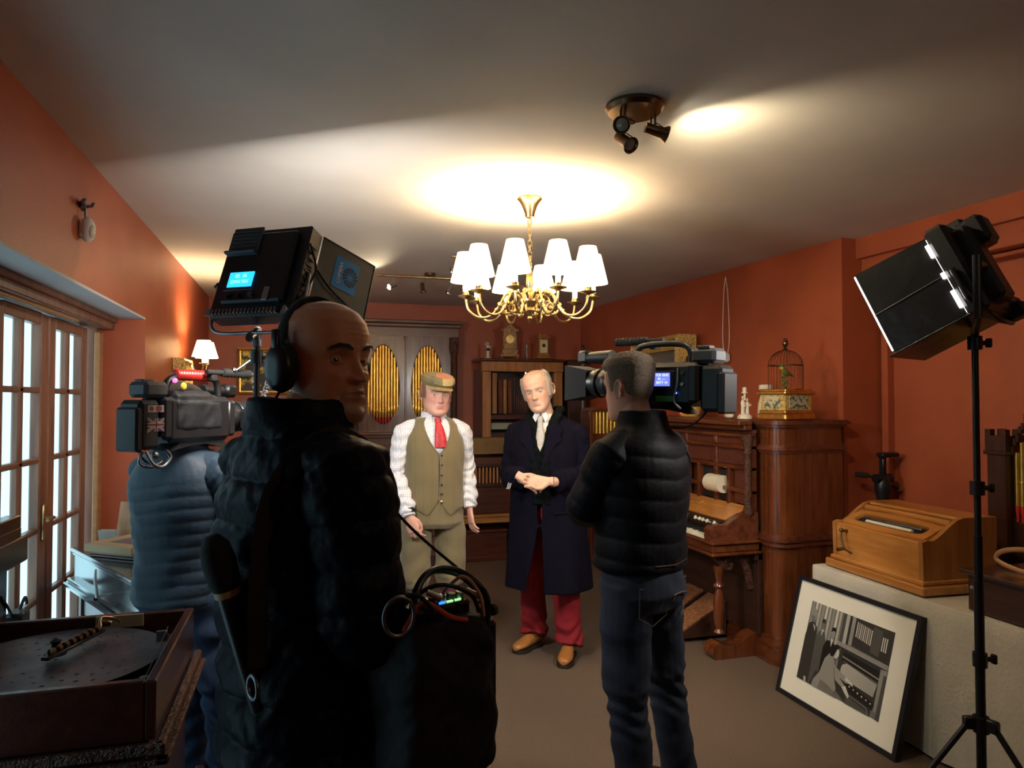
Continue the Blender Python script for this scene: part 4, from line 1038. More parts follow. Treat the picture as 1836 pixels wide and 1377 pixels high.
def camera_tripod():
    t = thing('tripod_head', 'black tripod with pan handle standing in the recess behind the table', 'tripod', (3.445, 3.57, .0))
    g = G(); g.cyl((0, 0, .55), (0, 0, .98), .016); g.cyl((0, 0, .85), (0, 0, .92), .03); mk('centre_column', g, 'blackm', t, 40)
    for a in (90, 210, 330):
        c, s_ = math.cos(R(a)), math.sin(R(a)); g = G(); g.tube([(.03 * c, .03 * s_, .90), (.06 * c, .06 * s_, .45), (.085 * c, .085 * s_, .01)], [.016, .013, .01], 8); mk('leg', g, 'blackm', t, 40)
    g = G(M.Translation(V((0, 0, .035)))); g.lathe([(.03, .88), (.045, .95), (.05, 1.0), (.035, 1.04), (.025, 1.06)], n=18); g.cyl((-.06, 0, 1.04), (.06, 0, 1.04), .028, n=16); g.box((0, 0, 1.12), (.03, .04, .14), .008); g.box((.03, -.01, 1.185), (.13, .06, .03), .008); g.cyl((.05, 0, 1.0), (.10, -.02, .98), .012, n=8)
    mk('fluid_head', g, 'blackm', t, 40)
    g = G(M.Translation(V((0, 0, .035)))); g.tube([(-.02, .0, 1.03), (-.09, .015, 1.055), (-.16, .04, 1.065)], [.008, .008, .012], 10); g.cyl((-.10, .018, 1.058), (-.165, .042, 1.066), .016, n=12); mk('pan_handle', g, 'rubber', t, 40)
camera_tripod()

# ================================================================ FILM LIGHTS
def aim_matrix(loc, az, down):
    """x forward (aim), y left, z up; az clockwise from +Y"""
    a, d = R(az), R(down)
    x = V((math.sin(a) * math.cos(d), math.cos(a) * math.cos(d), -math.sin(d))); y = V((0, 0, 1)).cross(x).normalized(); z = x.cross(y)
    m = M.Identity(4)
    for i, c in enumerate((x, y, z)):
        for j in range(3): m[j][i] = c[j]
    m.translation = V(loc); return m

def stand(name, lab, x, y, top, hub, spread, a0, r=.0125, clamps=(), grp=None):
    t = thing(name, lab, 'light stand', (x, y, 0))
    if grp: t['group'] = grp
    g = G(); g.cyl((0, 0, .06), (0, 0, hub + .45), r * 1.15, n=14); g.cyl((0, 0, hub + .45), (0, 0, top * .62), r, n=14); g.cyl((0, 0, top * .62), (0, 0, top), r * .8, n=14); mk('pole', g, 'blackm', t, 40)
    for z in clamps:
        g = G(); g.cyl((0, 0, z - .022), (0, 0, z + .022), r * 1.7, n=14); g.cyl((r, 0, z), (r + .03, -.01, z), .008, n=8); g.box((r + .034, -.01, z), (.012, .02, .03), .004); mk('clamp_collar', g, 'blackm', t, 40)
    g = G(); g.cyl((0, 0, hub - .03), (0, 0, hub + .02), .024, n=14)
    for k in range(3):
        a = R(a0 + 120 * k); g.box((.03 * math.cos(a), .03 * math.sin(a), hub), (.05, .022, .04), .004, rz=a)
    mk('leg_hub', g, 'blackm', t, 40)
    for k in range(3):
        a = R(a0 + 120 * k); c, s_ = math.cos(a), math.sin(a)
        g = G(); g.tube([(.04 * c, .04 * s_, hub), (spread * c, spread * s_, .012)], .0095, 8); g.ell((spread * c, spread * s_, .014), .014, 8)
        lg = mk('leg', g, 'blackm', t, 40)
        g = G(); g.cyl((.02 * c, .02 * s_, .14), (spread * .55 * c, spread * .55 * s_, hub * .47), .0045, n=6); mk('brace', g, 'blackm', lg, 40)
    return t

stand('light_stand', 'tall black tripod light stand beside the clothed table, carrying the hooded lamp', 2.098, 1.785, 1.80, .52, .44, 160, clamps=(.72, 1.27, 1.74))
_st = [o for o in bpy.data.objects if o.name == 'light_stand'][0]
g = G(); g.tube([(0, 0, 1.765), (-.08, -.07, 1.775), (-.158, -.145, 1.80), (-.158, -.145, 1.99)], [(.012, .006)] * 4, 8); g.cyl((-.158, -.145, 1.96), (-.10, -.115, 1.965), .014, n=12); mk('lamp_bracket', g, 'blackm', _st, 50)
stand('light_stand', 'black light stand behind the bald man, carrying the panel lamp with a blue screen', -.145, 2.545, 1.77, .50, .19, 20, clamps=(1.30, 1.70))
MT['panelglow'] = emis('lit_led_diffuser', (1, .97, .92), 9)
MT['foil'] = pm('black_hood_fabric', (.012, .012, .012), .28, bump=.35, bscale=12, coat=.3)

def hooded_lamp():
    mt = aim_matrix((2.058, 1.798, 1.945), -24, 25)
    t = thing('hooded_film_lamp', 'black hooded film lamp tilted down on the stand at the right', 'film light', (0, 0, 0)); t.matrix_world = mt
    q = .148
    g = G()                                                         # open hood, slightly wider at the mouth
    g.rows([[(.0, s1 * q * .93, s2 * q * .93) for s1, s2 in ((-1, -1), (1, -1), (1, 1), (-1, 1))], [(.235, s1 * q, s2 * q) for s1, s2 in ((-1, -1), (1, -1), (1, 1), (-1, 1))],
            [(.235, s1 * (q - .004), s2 * (q - .004)) for s1, s2 in ((-1, -1), (1, -1), (1, 1), (-1, 1))], [(.0, s1 * (q * .93 - .004), s2 * (q * .93 - .004)) for s1, s2 in ((-1, -1), (1, -1), (1, 1), (-1, 1))]], True, False, True)
    mk('hood', g, 'foil', t, 0)
    g = G(); g.box((.237, q - .001, 0), (.006, .006, 2 * q - .01), .002)
    mk('hood_rim', g, MT['rimglow'], t, 0, label='bright rim at the mouth of the hood')
    g = G(); g.box((.002, 0, 0), (.006, q * 1.8, q * 1.8)); mk('lamp_panel', g, MT['panelglow'], t, 0)
    g = G(); g.box((-.035, 0, 0), (.065, .31, .31), .012); g.box((-.08, .05, .0), (.06, .11, .26), .012)
    mk('lamp_housing', g, 'black', t)
    g = G(); g.box((-.05, -.05, .165), (.075, .10, .05), .01); g.box((-.115, -.0, .11), (.06, .10, .10), .014); g.box((-.08, -.02, .14), (.06, .06, .06), .01); mk('ballast', g, 'black', t)
    g = G(); g.cyl((-.06, -.05, -.10), (-.06, -.20, -.10), .018); g.box((-.06, -.12, -.145), (.08, .08, .05), .01); mk('battery', g, 'black', t)
    for z, l in ((.09, .045), (-.085, .06), (-.0, .02)):
        g = G(); g.box((.004, q * .955 + .003, z), (.010, .003, l), .001); mk('light_slit', g, MT['panelglow'], t, 0, label='bright sliver of lamp light')
    g = G(); g.tube([(-.03, .165, 0), (-.03, .175, -.10), (-.05, .06, -.185), (-.05, -.06, -.185), (-.03, -.175, -.10), (-.03, -.165, 0)], .008, 8); mk('yoke', g, 'blackm', t, 40)
    g = G(); g.box((.12, 0, -q - .002), (.27, 2 * q + .004, .006), .002, rot=M.Rotation(R(2), 4, 'Y')); mk('lower_flap', g, 'foil', t, 0)
    g = G(); g.cyl((.235, q + .001, -.01), (.005, q * .94, .0), .002, n=6); mk('hood_seam', g, 'black', t, 0)
    lamp('hooded_lamp_light', 'AREA', mt @ V((.24, 0, 0)), 9, (1, .95, .86), size=.26, aim=mt @ V((1, 0, 0)), spread=120)
MT['rimglow'] = emis('lit_diffuser_rim', (1, .98, .93), 1.6)
hooded_lamp()

def led_panel():
    mt = aim_matrix((-.118, 2.565, 1.978), 35, 21)
    t = thing('led_film_panel', 'square black film lamp with a glowing blue screen, above the bald man\'s headphones', 'film light', (0, 0, 0)); t.matrix_world = mt
    h = .165
    g = G(); g.box((0, 0, 0), (.07, 2 * h, 2 * h + .01), .006); g.box((-.045, -.01, .005), (.03, .24, .27), .01); mk('lamp_housing', g, 'black', t)
    g = G(); g.box((.037, 0, 0), (.004, .30, .30)); mk('lamp_panel', g, MT['panelglow'], t, 0)
    XB = -.0605
    g = G(); g.box((XB - .002, .065, .105), (.010, .12, .105), .003); g.box((XB - .012, .065, .054), (.026, .125, .010), .003); mk('battery_plate', g, 'grey', t)
    g = G()
    for k in range(6): g.box((XB - .008, .065, .072 + k * .014), (.004, .10, .005), .001)
    mk('plate_ridges', g, 'black', t, 0)
    g = G(); g.box((XB - .001, .045, -.045), (.004, .098, .056), .001); sc = mk('lcd_screen', g, MT['lcd'], t, 0)
    for k, (tx, dz) in enumerate((('85  56', .012), ('DMX 001', -.010))):
        Bm = M(((0, 0, -1, XB - .0035), (-1, 0, 0, .045), (0, 1, 0, -.045 + dz), (0, 0, 0, 1)))
        put_text('screen_text', tx, .018, MT['lcdtext'], sc, Bm)
    g = G(); g.box((XB, .045, -.085), (.003, .12, .002)); mk('printed_line', g, 'silver', t, 0)
    for y in (.075, .03, -.02):
        g = G(); g.lathe([(.008, 0), (.010, .003), (.009, .016), (0, .017)], at=(XB, y, -.11), z=(-1, 0, 0), n=14); mk('control_knob', g, 'grey' if y < 0 else 'blackm', t, 40)
    g = G(); g.box((XB - .002, -.072, -.105), (.008, .022, .05), .002); mk('rocker_switch', g, 'silver', t)
    for k in range(18):
        g = G(); g.box((-.052, .128 - k * .0145, -.162), (.014, .008, .018), .001); mk('cooling_fin', g, 'steel', t, 0)
    for sy in (-1, 1):
        g = G(); g.lathe([(.014, 0), (.006, .022), (0, .026)], at=(-.045, sy * .150, -.17), z=(-.3, 0, 1), n=12); mk('corner_bolt', g, 'silver', t, 40)
    for k in range(9):
        g = G(); g.box((-.005, -h - .001, .10 - k * .024), (.035, .004, .006), .001); mk('side_vent', g, 'grey', t, 0)
    g = G(); g.tube(bez([(0, .172, 0), (0, .178, -.12), (0, .15, -.205), (0, .0, -.215), (0, -.15, -.205), (0, -.178, -.12), (0, -.172, 0)], 6), .006, 8); pt = mt.inverted() @ V((-.145, 2.545, 1.735)); pu = mt.inverted() @ V((-.145, 2.545, 1.79)); g.tube([(0, 0, -.215), (0, 0, -.235), pu, pt], [.012, .014, .016, .016], 12); mk('yoke', g, 'steel', t, 50)
    for sy, mm in ((1, 'blackm'), (-1, 'red')):
        g = G(); g.lathe([(.012, 0), (.016, .006), (.014, .02), (0, .022)], at=(0, sy * .172, -.03 if sy > 0 else -.17), z=(0, sy, 0), n=14)
        if sy > 0: g.box((0, .19, -.03), (.01, .03, .008))
        mk('tilt_knob', g, mm, t, 40)
    # right-hand barn door, opened outward, with its blue maker's sticker
    Bd = M.Translation(V((.035, -h, 0))) @ M.Rotation(R(-24), 4, 'Z')
    g = G(Bd); g.rows([[(0, y, -h), (.225, y, -h + .0), (.225, y, h), (0, y, h)] for y in (0, -.003)], True, True); fl = mk('barn_door', g, MT['flap'], t, 0)
    g = G(Bd)
    for a, b in (((0, -h), (.225, -h)), ((.225, -h), (.225, h)), ((.225, h), (0, h))): g.cyl((a[0], -.0015, a[1]), (b[0], -.0015, b[1]), .004, n=8)
    mk('door_edge', g, 'black', fl, 40)
    S = Bd @ M(((0, 1, 0, .115), (0, 0, -1, -.0045), (-1, 0, 0, .075), (0, 0, 0, 1)))   # sticker: local x down the door... text reads upward
    S = Bd @ M.Translation(V((.115, -.0042, .070))) @ M.Rotation(R(90), 4, 'X')
    g = G(S); g.prism([(-.05, -.055), (-.045, -.06), (.045, -.06), (.05, -.055), (.05, .055), (.045, .06), (-.045, .06), (-.05, .055)], 0, .0008); st = mk('blue_sticker', g, MT['stickblue'], fl, 0)
    g = G(S)
    for k in range(14):
        a = 2 * PI * k / 14; c1 = (.018 + .006 * math.cos(a), .006 * math.sin(a)); da = .17
        g.poly([(.018 + .007 * math.cos(a - .1), .007 * math.sin(a - .1)), (.018 + .030 * math.cos(a - da), .036 * math.sin(a - da)), (.018 + .032 * math.cos(a + da), .038 * math.sin(a + da))], .0012)
    mk('wheel_emblem', g, 'black', st, 0, fix=False)
    put_text('sticker_lettering', 'CHIMERA', .020, MT['white'], st, S @ M.Translation(V((-.026, 0, .0012))) @ M.Rotation(R(90), 4, 'Z'))
    g = G(Bd); g.tube(bez([(.0, -.012, .03), (.06, -.014, -.01), (.14, -.012, -.04), (.21, -.012, -.075)], 6), .004, 6); mk('cable', g, 'rubber', fl, 50)
    g = G(); g.tube(bez([(-.03, -h - .004, .10), (.02, -h - .012, .03), (.0, -h - .01, -.06), (-.03, -h - .006, -.13)], 6), .004, 6); mk('power_cable', g, 'rubber', t, 50)
    lamp('led_panel_light', 'AREA', mt @ V((.045, 0, 0)), 20, (1, .93, .84), size=.30, aim=mt @ V((1, 0, 0)), spread=180)
MT['lcd'] = emis('blue_lcd', (.02, .42, 1), 1.5)
MT['lcdtext'] = emis('pale_lcd_digits', (.35, .95, 1), 1.2)
MT['flap'] = pm('anodised_barn_door', (.11, .10, .085), .35, .6)
MT['stickblue'] = pm('blue_sticker', (.02, .22, .52), .4, emit=(.02, .22, .52), es=.0)
led_panel()

# ================================================================ LEFT SIDE
def music_box():
    t = thing('disc_music_box', 'large open mahogany music box with a steel disc, in the lower left foreground', 'music box', (-.665, 2.315, 0))
    W, D_, Z = .64, .66, .85
    g = G(); g.box((0, 0, .40), (W - .04, D_ - .04, .62), .006); g.box((0, 0, .055), (W + .06, D_ + .08, .11), .012)
    g.prism([(-W / 2 - .02, -D_ / 2 - .02), (W / 2 + .02, -D_ / 2 - .02), (W / 2 + .02, D_ / 2 + .02), (-W / 2 - .02, D_ / 2 + .02)], .105, .135)
    mk('lower_case', g, 'dkmahog', t, 30)
    th = .026; g = G()
    for (cx, cy, sx, sy) in ((W / 2 - th / 2, 0, th, D_), (-W / 2 + th / 2, 0, th, D_), (0, D_ / 2 - th / 2, W - 2 * th, th), (0, -D_ / 2 + th / 2, W - 2 * th, th)):
        g.box((cx, cy, Z - .075), (sx, sy, .15), .004)
    mk('upper_rim', g, 'dkmahog_h', t)
    g = G(); g.box((0, 0, Z - .085), (W - .05, D_ - .05, .02)); mk('bed_plate', g, 'dark', t, 0)
    g = G()
    for s_ in (1,):
        g.box((0, -D_ / 2 - .012, Z - .165), (W + .05, .024, .03), .008); g.box((0, -D_ / 2 - .02, Z - .192), (W + .07, .03, .014), .005)
        g.box((W / 2 + .012, 0, Z - .165), (.024, D_ + .05, .03), .008); g.box((W / 2 + .02, 0, Z - .192), (.03, D_ + .07, .014), .005)
    mk('carved_band', g, 'carve_dark', t)
    g = G(); g.box((W / 2 + .02, 0, .28), (.03, D_ + .06, .05), .012); g.box((W / 2 + .035, 0, .2), (.03, D_ + .09, .05), .014); mk('base_moulding', g, 'dkmahog_h', t)
    g = G(); n = 64; rr = .285
    g.lathe([(rr, 0), (rr, .0018), (.006, .0018), (.006, 0)], at=(0, .01, Z - .035), n=n); ds = mk('music_disc', g, MT['discm'], t, 30)
    g = G()
    for k in range(100):
        a = k * 2.39996; r_ = .05 + .21 * math.sqrt((k + .5) / 100); g.box((r_ * math.cos(a), .01 + r_ * math.sin(a), Z - .0325), (.010, .0022, .002), 0, rz=a + 1.57)
    mk('punched_slots', g, 'steel', ds, 0)['kind'] = 'stuff'
    g = G(); g.box((.035, .06, Z - .010), (.024, .25, .010), .004, rz=R(-20)); g.lathe([(.0, 0), (.028, .0), (.028, .008), (.012, .012), (.010, .03), (.016, .04), (0, .05)], at=(0, .01, Z - .02), n=18)
    mk('pressure_bar', g, 'blackm', t, 40)
    for k in range(8):
        q = -.10 + k * .028; c, s_ = math.cos(R(70)), math.sin(R(70))
        g = G(); g.lathe([(.003, -.008), (.010, -.006), (.0105, .006), (.003, .008)], at=(.037 + q * c, .062 + q * s_, Z + .002), z=(c, s_, 0), n=8); mk('pressure_roller', g, 'bronze', t, 20)
    g = G(); g.box((.085, .20, Z + .004), (.035, .02, .018), .004); g.tube(bez([(.075, .17, Z), (.07, .20, Z + .022), (.10, .215, Z + .015), (.125, .20, Z + .004)], 5), .005, 8); mk('bar_catch', g, 'bronze', t, 40)
    g = G(); g.box((.10, D_ / 2 - th - .004, Z - .02), (.14, .008, .04), .001); mk('brass_plate', g, MT['plate'], t, 0)
    g = G(); g.box((W / 2 - .06, .10, Z - .018), (.03, .012, .03), .001); g.cyl((W / 2 - .045, -.24, Z - .06), (W / 2 - .045, -.24, Z - .02), .011, n=12); g.cyl((W / 2 - .045, -.22, Z - .03), (W / 2 - .05, .14, Z - .005), .0015, n=6); mk('lid_stay', g, 'steel', t, 40)
    g = G(); g.box((-W / 2 - .012, -.0, Z + .30), (.024, D_, .60), .005); g.box((-W / 2 + .03, D_ / 2 - .012, Z + .30), (.07, .024, .60), .005); g.box((-W / 2 + .03, -D_ / 2 + .012, Z + .30), (.07, .024, .60), .005); g.box((-W / 2 + .03, 0, Z + .59), (.07, D_ - .05, .024), .004); mk('raised_lid', g, 'mahog', t)
MT['discm'] = pm('tarnished_steel_disc', (.10, .105, .125), .42, .85, c2=(.17, .17, .20), scale=10)
MT['plate'] = pm('worn_paper_label', (.28, .22, .12), .6)
music_box()

def lacquer_case():
    ang = math.atan2(3.72 - 2.97, -.98 + .56)
    A = V((-1.055, 3.95)); B_ = V((-.61, 3.14)); d = (B_ - A).normalized(); L = (B_ - A).length
    # local x runs from far end A to near end B, local y points into the room
    rz = math.atan2(d.y, d.x)
    t = thing('lacquered_case', 'glossy dark cased instrument with a crank, by the french doors', 'instrument case', (A.x, A.y, 0), rz)
    W = .40; T_ = M.Translation(V((0, 0, -.04)))
    g = G(T_); g.box((L / 2, W / 2, .79), (L, W, .13), .004); mk('case_body', g, MT['lacq'], t)
    g = G(T_); g.box((L / 2, W / 2, .868), (L + .03, W + .03, .018), .006); g.box((L / 2, W / 2, .850), (L + .015, W + .015, .014), .005); mk('top_edge', g, MT['lacq'], t)
    g = G(T_); g.box((L / 2, W / 2, .722), (L + .05, W + .05, .02), .007); g.box((L / 2, W / 2, .70), (L + .08, W + .08, .024), .008); mk('foot_moulding', g, MT['lacq'], t)
    g = G(T_)
    for x in (.04, L - .04):
        for y in (.04, W - .04): g.box((x, y, .36), (.05, .05, .64), .006)
    for y in (.04, W - .04): g.box((L / 2, y, .62), (L - .1, .03, .12), .004)
    mk('stand_frame', g, 'mahog', t)
    g = G(T_); x = L * .62; g.cyl((x, -.0, .76), (x, -.06, .76), .006, n=8); g.tube([(x, -.055, .755), (x + .005, -.06, .80), (x - .012, -.06, .83), (x - .005, -.06, .875)], [.008, .006, .007, .004], 8); g.mat = 1; g.cyl((x, -.06, .752), (x - .07, -.075, .742), .009, .011, 10); mk('crank_handle', g, ['white', 'black'], t, 50)
    return t
MT['lacq'] = pm('glossy_dark_lacquer', (.015, .020, .028), .16, coat=1., spec=1.)
MT['lacq'].node_tree.nodes['Principled BSDF'].inputs['Coat IOR'].default_value = 1.75
lacquer_case()
tz = .838
t = thing('cardboard_box', 'flat tan cardboard box with a dark printed label, on the glossy case', 'box', (-.76, 3.70, tz + .026), R(-38))
g = G(); g.box((0, 0, .018), (.30, .24, .036), .003); mk('carton', g, pm('tan_cardboard', (.42, .27, .15), .8), t)
g = G(); g.box((.01, .0, .0365), (.15, .11, .001)); mk('printed_label', g, pm('faded_violet_label', (.13, .09, .10), .7), t, 0)
t = thing('brown_box', 'brown wooden box beneath the tan cardboard box', 'box', (-.745, 3.72, tz), R(-36))
g = G(); g.box((0, 0, .006), (.28, .24, .012), .003); mk('box_base', g, 'mahog_x', t)
g = G(); g.box((0, 0, .019), (.29, .25, .012), .003); mk('lid', g, 'mahog_x', t)
t = thing('folded_card', 'small off-white folded card standing behind the cardboard box', 'card', (-.92, 3.98, tz), R(-20))
g = G(); g.box((0, 0, .035), (.09, .004, .075), rot=M.Rotation(R(12), 4, 'X')); g.box((0, .012, .035), (.09, .003, .075), rot=M.Rotation(R(-12), 4, 'X')); mk('card_sheet', g, pm('off_white_card', (.5, .46, .40), .8), t, 0)
t = thing('upright_board', 'tan wooden board propped upright behind the cameraman in jeans', 'board', (-.82, 4.03, tz), R(-30))
g = G(); g.box((0, 0, .10), (.16, .02, .20), .003, rot=M.Rotation(R(-10), 4, 'X')); mk('board_panel', g, 'oak_v', t)
g = G(); g.box((0, -.01, .012), (.20, .06, .02), .004); mk('black_foot', g, 'black', t)

def window_stand():
    t = thing('stepped_wooden_rack', 'dark stepped wooden rack against the french doors, behind the open music box', 'rack', (-1.03, 2.98, 0))
    g = G(); g.box((0, -.06, .56), (.03, .16, 1.12), .004); mk('side_post', g, 'dark', t)
    g = G(); g.box((0, -.02, 1.10), (.05, .26, .05), .004); g.box((.0, .0, 1.06), (.05, .24, .04), .004); mk('upper_step', g, 'dark_h', t)
    g = G(); g.box((0, .04, .99), (.05, .30, .10), .005); mk('lower_step', g, 'dark_h', t)
    g = G(); g.box((.02, .10, .72), (.06, .10, .10), .01); g.tube(bez([(.02, .06, .76), (.02, .0, .82), (.02, -.05, .86)], 5), .005, 6); g.tube(bez([(.02, .12, .76), (.02, .18, .80), (.02, .20, .77)], 5), .006, 6); mk('iron_bracket', g, 'blackm', t, 40)
window_stand()

t = thing('motion_sensor', 'white plastic motion sensor with a bracket, high on the left wall', 'sensor', (LX, 3.30, 2.26))
g = G(); g.ell((.028, 0, -.0), (.030, .036, .052), 18); g.box((.012, 0, 0), (.024, .05, .07), .008); mk('sensor_shell', g, 'white', t, 50)
g = G(); g.ell((.045, -.012, -.008), (.016, .020, .030), 14); mk('sensor_window', g, 'cream', t, 50)
g = G(); g.tube(bez([(.0, .03, .085), (.03, .01, .10), (.05, -.03, .09), (.06, -.045, .10)], 6), .006, 6); g.box((.02, -.03, .10), (.02, .07, .03), .006, rot=M.Rotation(.4, 4, 'Z')); g.cyl((.02, 0, .05), (.02, 0, .09), .005); mk('wall_bracket', g, 'silver', t, 50)
# ================================================================ PEOPLE: tools
def fuse(g, voxel=.006, smooth=4, disp=None, fac=.5):
    """union of overlapping closed shapes as one continuous skin -> (verts Nx3, faces)"""
    me = g.mesh('tmp', fix=True); o = bpy.data.objects.new('tmp', me); COL.objects.link(o)
    r_ = o.modifiers.new('r', 'REMESH'); r_.mode = 'VOXEL'; r_.voxel_size = voxel; r_.adaptivity = 0
    if smooth:
        s_ = o.modifiers.new('s', 'SMOOTH'); s_.factor = fac; s_.iterations = smooth
    dg = bpy.context.evaluated_depsgraph_get(); ev = bpy.data.meshes.new_from_object(o.evaluated_get(dg))
    n = len(ev.vertices); co = np.empty(n * 3, np.float32); ev.vertices.foreach_get('co', co); co = co.reshape(-1, 3).astype(float)
    if disp is not None:
        no = np.empty(n * 3, np.float32); ev.vertices.foreach_get('normal', no); no = no.reshape(-1, 3)
        co = co + no * disp(co, no)[:, None]
    nl = len(ev.loops); lv = np.empty(nl, np.int32); ev.loops.foreach_get('vertex_index', lv)
    np_ = len(ev.polygons); ls = np.empty(np_, np.int32); lt = np.empty(np_, np.int32)
    ev.polygons.foreach_get('loop_start', ls); ev.polygons.foreach_get('loop_total', lt)
    bpy.data.objects.remove(o); bpy.data.meshes.remove(me); bpy.data.meshes.remove(ev)
    return co, lv, lt

def mkf(name, parts, mats, parent=None, paint=None, label=None, loc=None, rz=0., matsel=None):
    cos = []; lvs = []; lts = []; off = 0; mi = []
    for k, (co, lv, lt) in enumerate(parts):
        cos.append(co); lvs.append(lv + off); lts.append(lt); off += len(co); mi += [k if matsel is None else matsel[k]] * len(lt)
    co = np.vstack(cos); lv = np.concatenate(lvs); lt = np.concatenate(lts)
    me = bpy.data.meshes.new(name); me.vertices.add(len(co)); me.vertices.foreach_set('co', co.astype(np.float32).ravel())
    me.loops.add(len(lv)); me.loops.foreach_set('vertex_index', lv)
    me.polygons.add(len(lt)); ls = np.concatenate([[0], np.cumsum(lt)[:-1]]).astype(np.int32)
    me.polygons.foreach_set('loop_start', ls)
    if matsel is not None: me.polygons.foreach_set('material_index', np.array(mi, np.int32))
    me.update(calc_edges=True); me.validate(); me.shade_smooth()
    if paint is not None:
        c = paint(co); at = me.color_attributes.new('col', 'FLOAT_COLOR', 'POINT')
        at.data.foreach_set('color', np.hstack([c, np.ones((len(c), 1))]).astype(np.float32).ravel())
    for m_ in (mats if isinstance(mats, (list, tuple)) else [mats]): me.materials.append(MT[m_] if isinstance(m_, str) else m_)
    o = bpy.data.objects.new(name, me); COL.objects.link(o)
    if parent: o.parent = parent
    if loc is not None: o.location = loc; o.rotation_euler = (0, 0, rz)
    if label: o['label'] = label
    return o

def ga(x, s): return np.exp(-(x / s) ** 2)

HZ = np.array([-.119, -.112, -.097, -.077, -.05, -.025, 0, .025, .05, .075, .095, .11, .117, .1195])
HW = np.array([.014, .031, .045, .055, .062, .067, .0705, .0735, .075, .071, .059, .038, .018, .003])
HF = np.array([.080, .087, .089, .086, .085, .084, .082, .087, .087, .080, .064, .040, .018, .003])
HB = np.array([-.048, -.005, .022, .046, .066, .080, .090, .096, .099, .094, .080, .055, .025, .003])

def sstep(a, b, x):
    t = np.clip((x - a) / (b - a), 0, 1); return t * t * (3 - 2 * t)

def face_disp(x, z, p):
    ax = np.abs(x); nb = p.get('nose', 1.)
    t = np.clip((.018 - z) / .054, 0, 1)
    amp = (.003 + .021 * t ** 1.25) * sstep(-.047, -.038, z) * sstep(.032, .012, z) * nb
    d = amp * ga(x, .0065 + .0045 * t)
    d += .0085 * nb * ga(ax - .0125, .0052) * ga(z + .036, .0065)
    d += .0055 * ga(z - .021, .0085) * ga(ax - .028, .020) * p.get('brow', 1.)
    d -= .0115 * ga(z - .001, .0115) * ga(ax - .0325, .0145)
    d += .0045 * ga(z + .030, .016) * ga(ax - .044, .016) * p.get('cheek', 1.)
    sm = p.get('smile', 0.); zc = z - sm * 9 * x * x
    d += .006 * ga(z + .064, .015) * ga(x, .024)
    d += .0028 * ga(zc + .0575, .0038) * ga(x, .019) + .0036 * ga(zc + .0690, .0042) * ga(x, .017)
    d -= .0045 * ga(zc + .0630, .0018) * ga(x, .022)
    d += .008 * ga(z + .100, .012) * ga(x, .018) * p.get('chin', 1.) - .003 * ga(z + .081, .005) * ga(x, .02)
    nl = ax - (.018 + np.clip(-.034 - z, 0, .04) * .42)
    d -= .0030 * ga(nl, .0035) * sstep(-.078, -.066, z) * sstep(-.028, -.038, z) * p.get('fold', 1.)
    d -= .0022 * p.get('bags', 0.) * ga(z + .017 + (ax - .03) * .1, .0022) * ga(ax - .03, .012)
    w = p.get('wrinkle', 0.)
    if w:
        for zz in (.046, .055, .064): d -= .0016 * w * ga(z - zz - .25 * (ax - .02) ** 2 * 20, .0016) * ga(x, .035)
        d -= .0016 * w * ga(ax - .006, .0018) * ga(z - .026, .008)
    return d

def head_rows(p, off=0., maskfn=None, nu=128, nv=104):
    zz = np.concatenate([np.linspace(-.119, .10, nv - 16), np.linspace(.1025, .1195, 16)])
    w = np.interp(zz, HZ, HW) * p.get('w', 1.); f = np.interp(zz, HZ, HF); b = np.interp(zz, HZ, HB)
    jaw = 1 + (p.get('jaw', 1.) - 1) * sstep(-.03, -.08, zz); w = w * jaw
    a = np.linspace(0, 2 * PI, nu, endpoint=False)
    # denser sampling at the front (face at -y)
    a = a + .55 * np.sin(a + PI / 2) * 0
    Z, A_ = np.meshgrid(zz, a, indexing='ij')
    W = w[:, None]; F_ = f[:, None]; B_ = b[:, None]
    c = (B_ - F_) / 2; hd = (B_ + F_) / 2
    e = 2 / 2.25
    X = W * np.sign(np.cos(A_)) * np.abs(np.cos(A_)) ** e
    Y = c + hd * np.sign(np.sin(A_)) * np.abs(np.sin(A_)) ** e
    front = sstep(.15, .55, -np.sin(A_))
    Y = Y - face_disp(X, Z, p) * front
    if off or maskfn is not None:
        th = off if maskfn is None else maskfn(X, Y, Z)
        cx, cy = 0, .005; vx, vy, vz = X, Y - .005, Z - .01
        n_ = np.sqrt(vx ** 2 + vy ** 2 + vz ** 2) + 1e-9
        X = X + vx / n_ * th; Y = Y + vy / n_ * th; Z = Z + vz / n_ * th
    return [[(X[i, j], Y[i, j], Z[i, j]) for j in range(nu)] for i in range(len(zz))]

def ear(g, s, w=.071):
    c = V((s * (w + .002), .014, -.004))
    pts = []
    for i in range(16):
        a = 2 * PI * i / 16; y = .016 * math.cos(a) * (1.15 if math.sin(a) > 0 else .75); z = .031 * math.sin(a)
        pts.append(c + V((s * (.006 + .010 * max(0, math.cos(a)) + .003), y + .004 + z * .15, z)))
    g.tube(pts, .0042, 8, closed=True)
    g.ell(c + V((s * .004, .004, 0)), (.006, .014, .026), 12)
    g.ell(c + V((s * .006, .002, -.024)), (.005, .007, .009), 10)

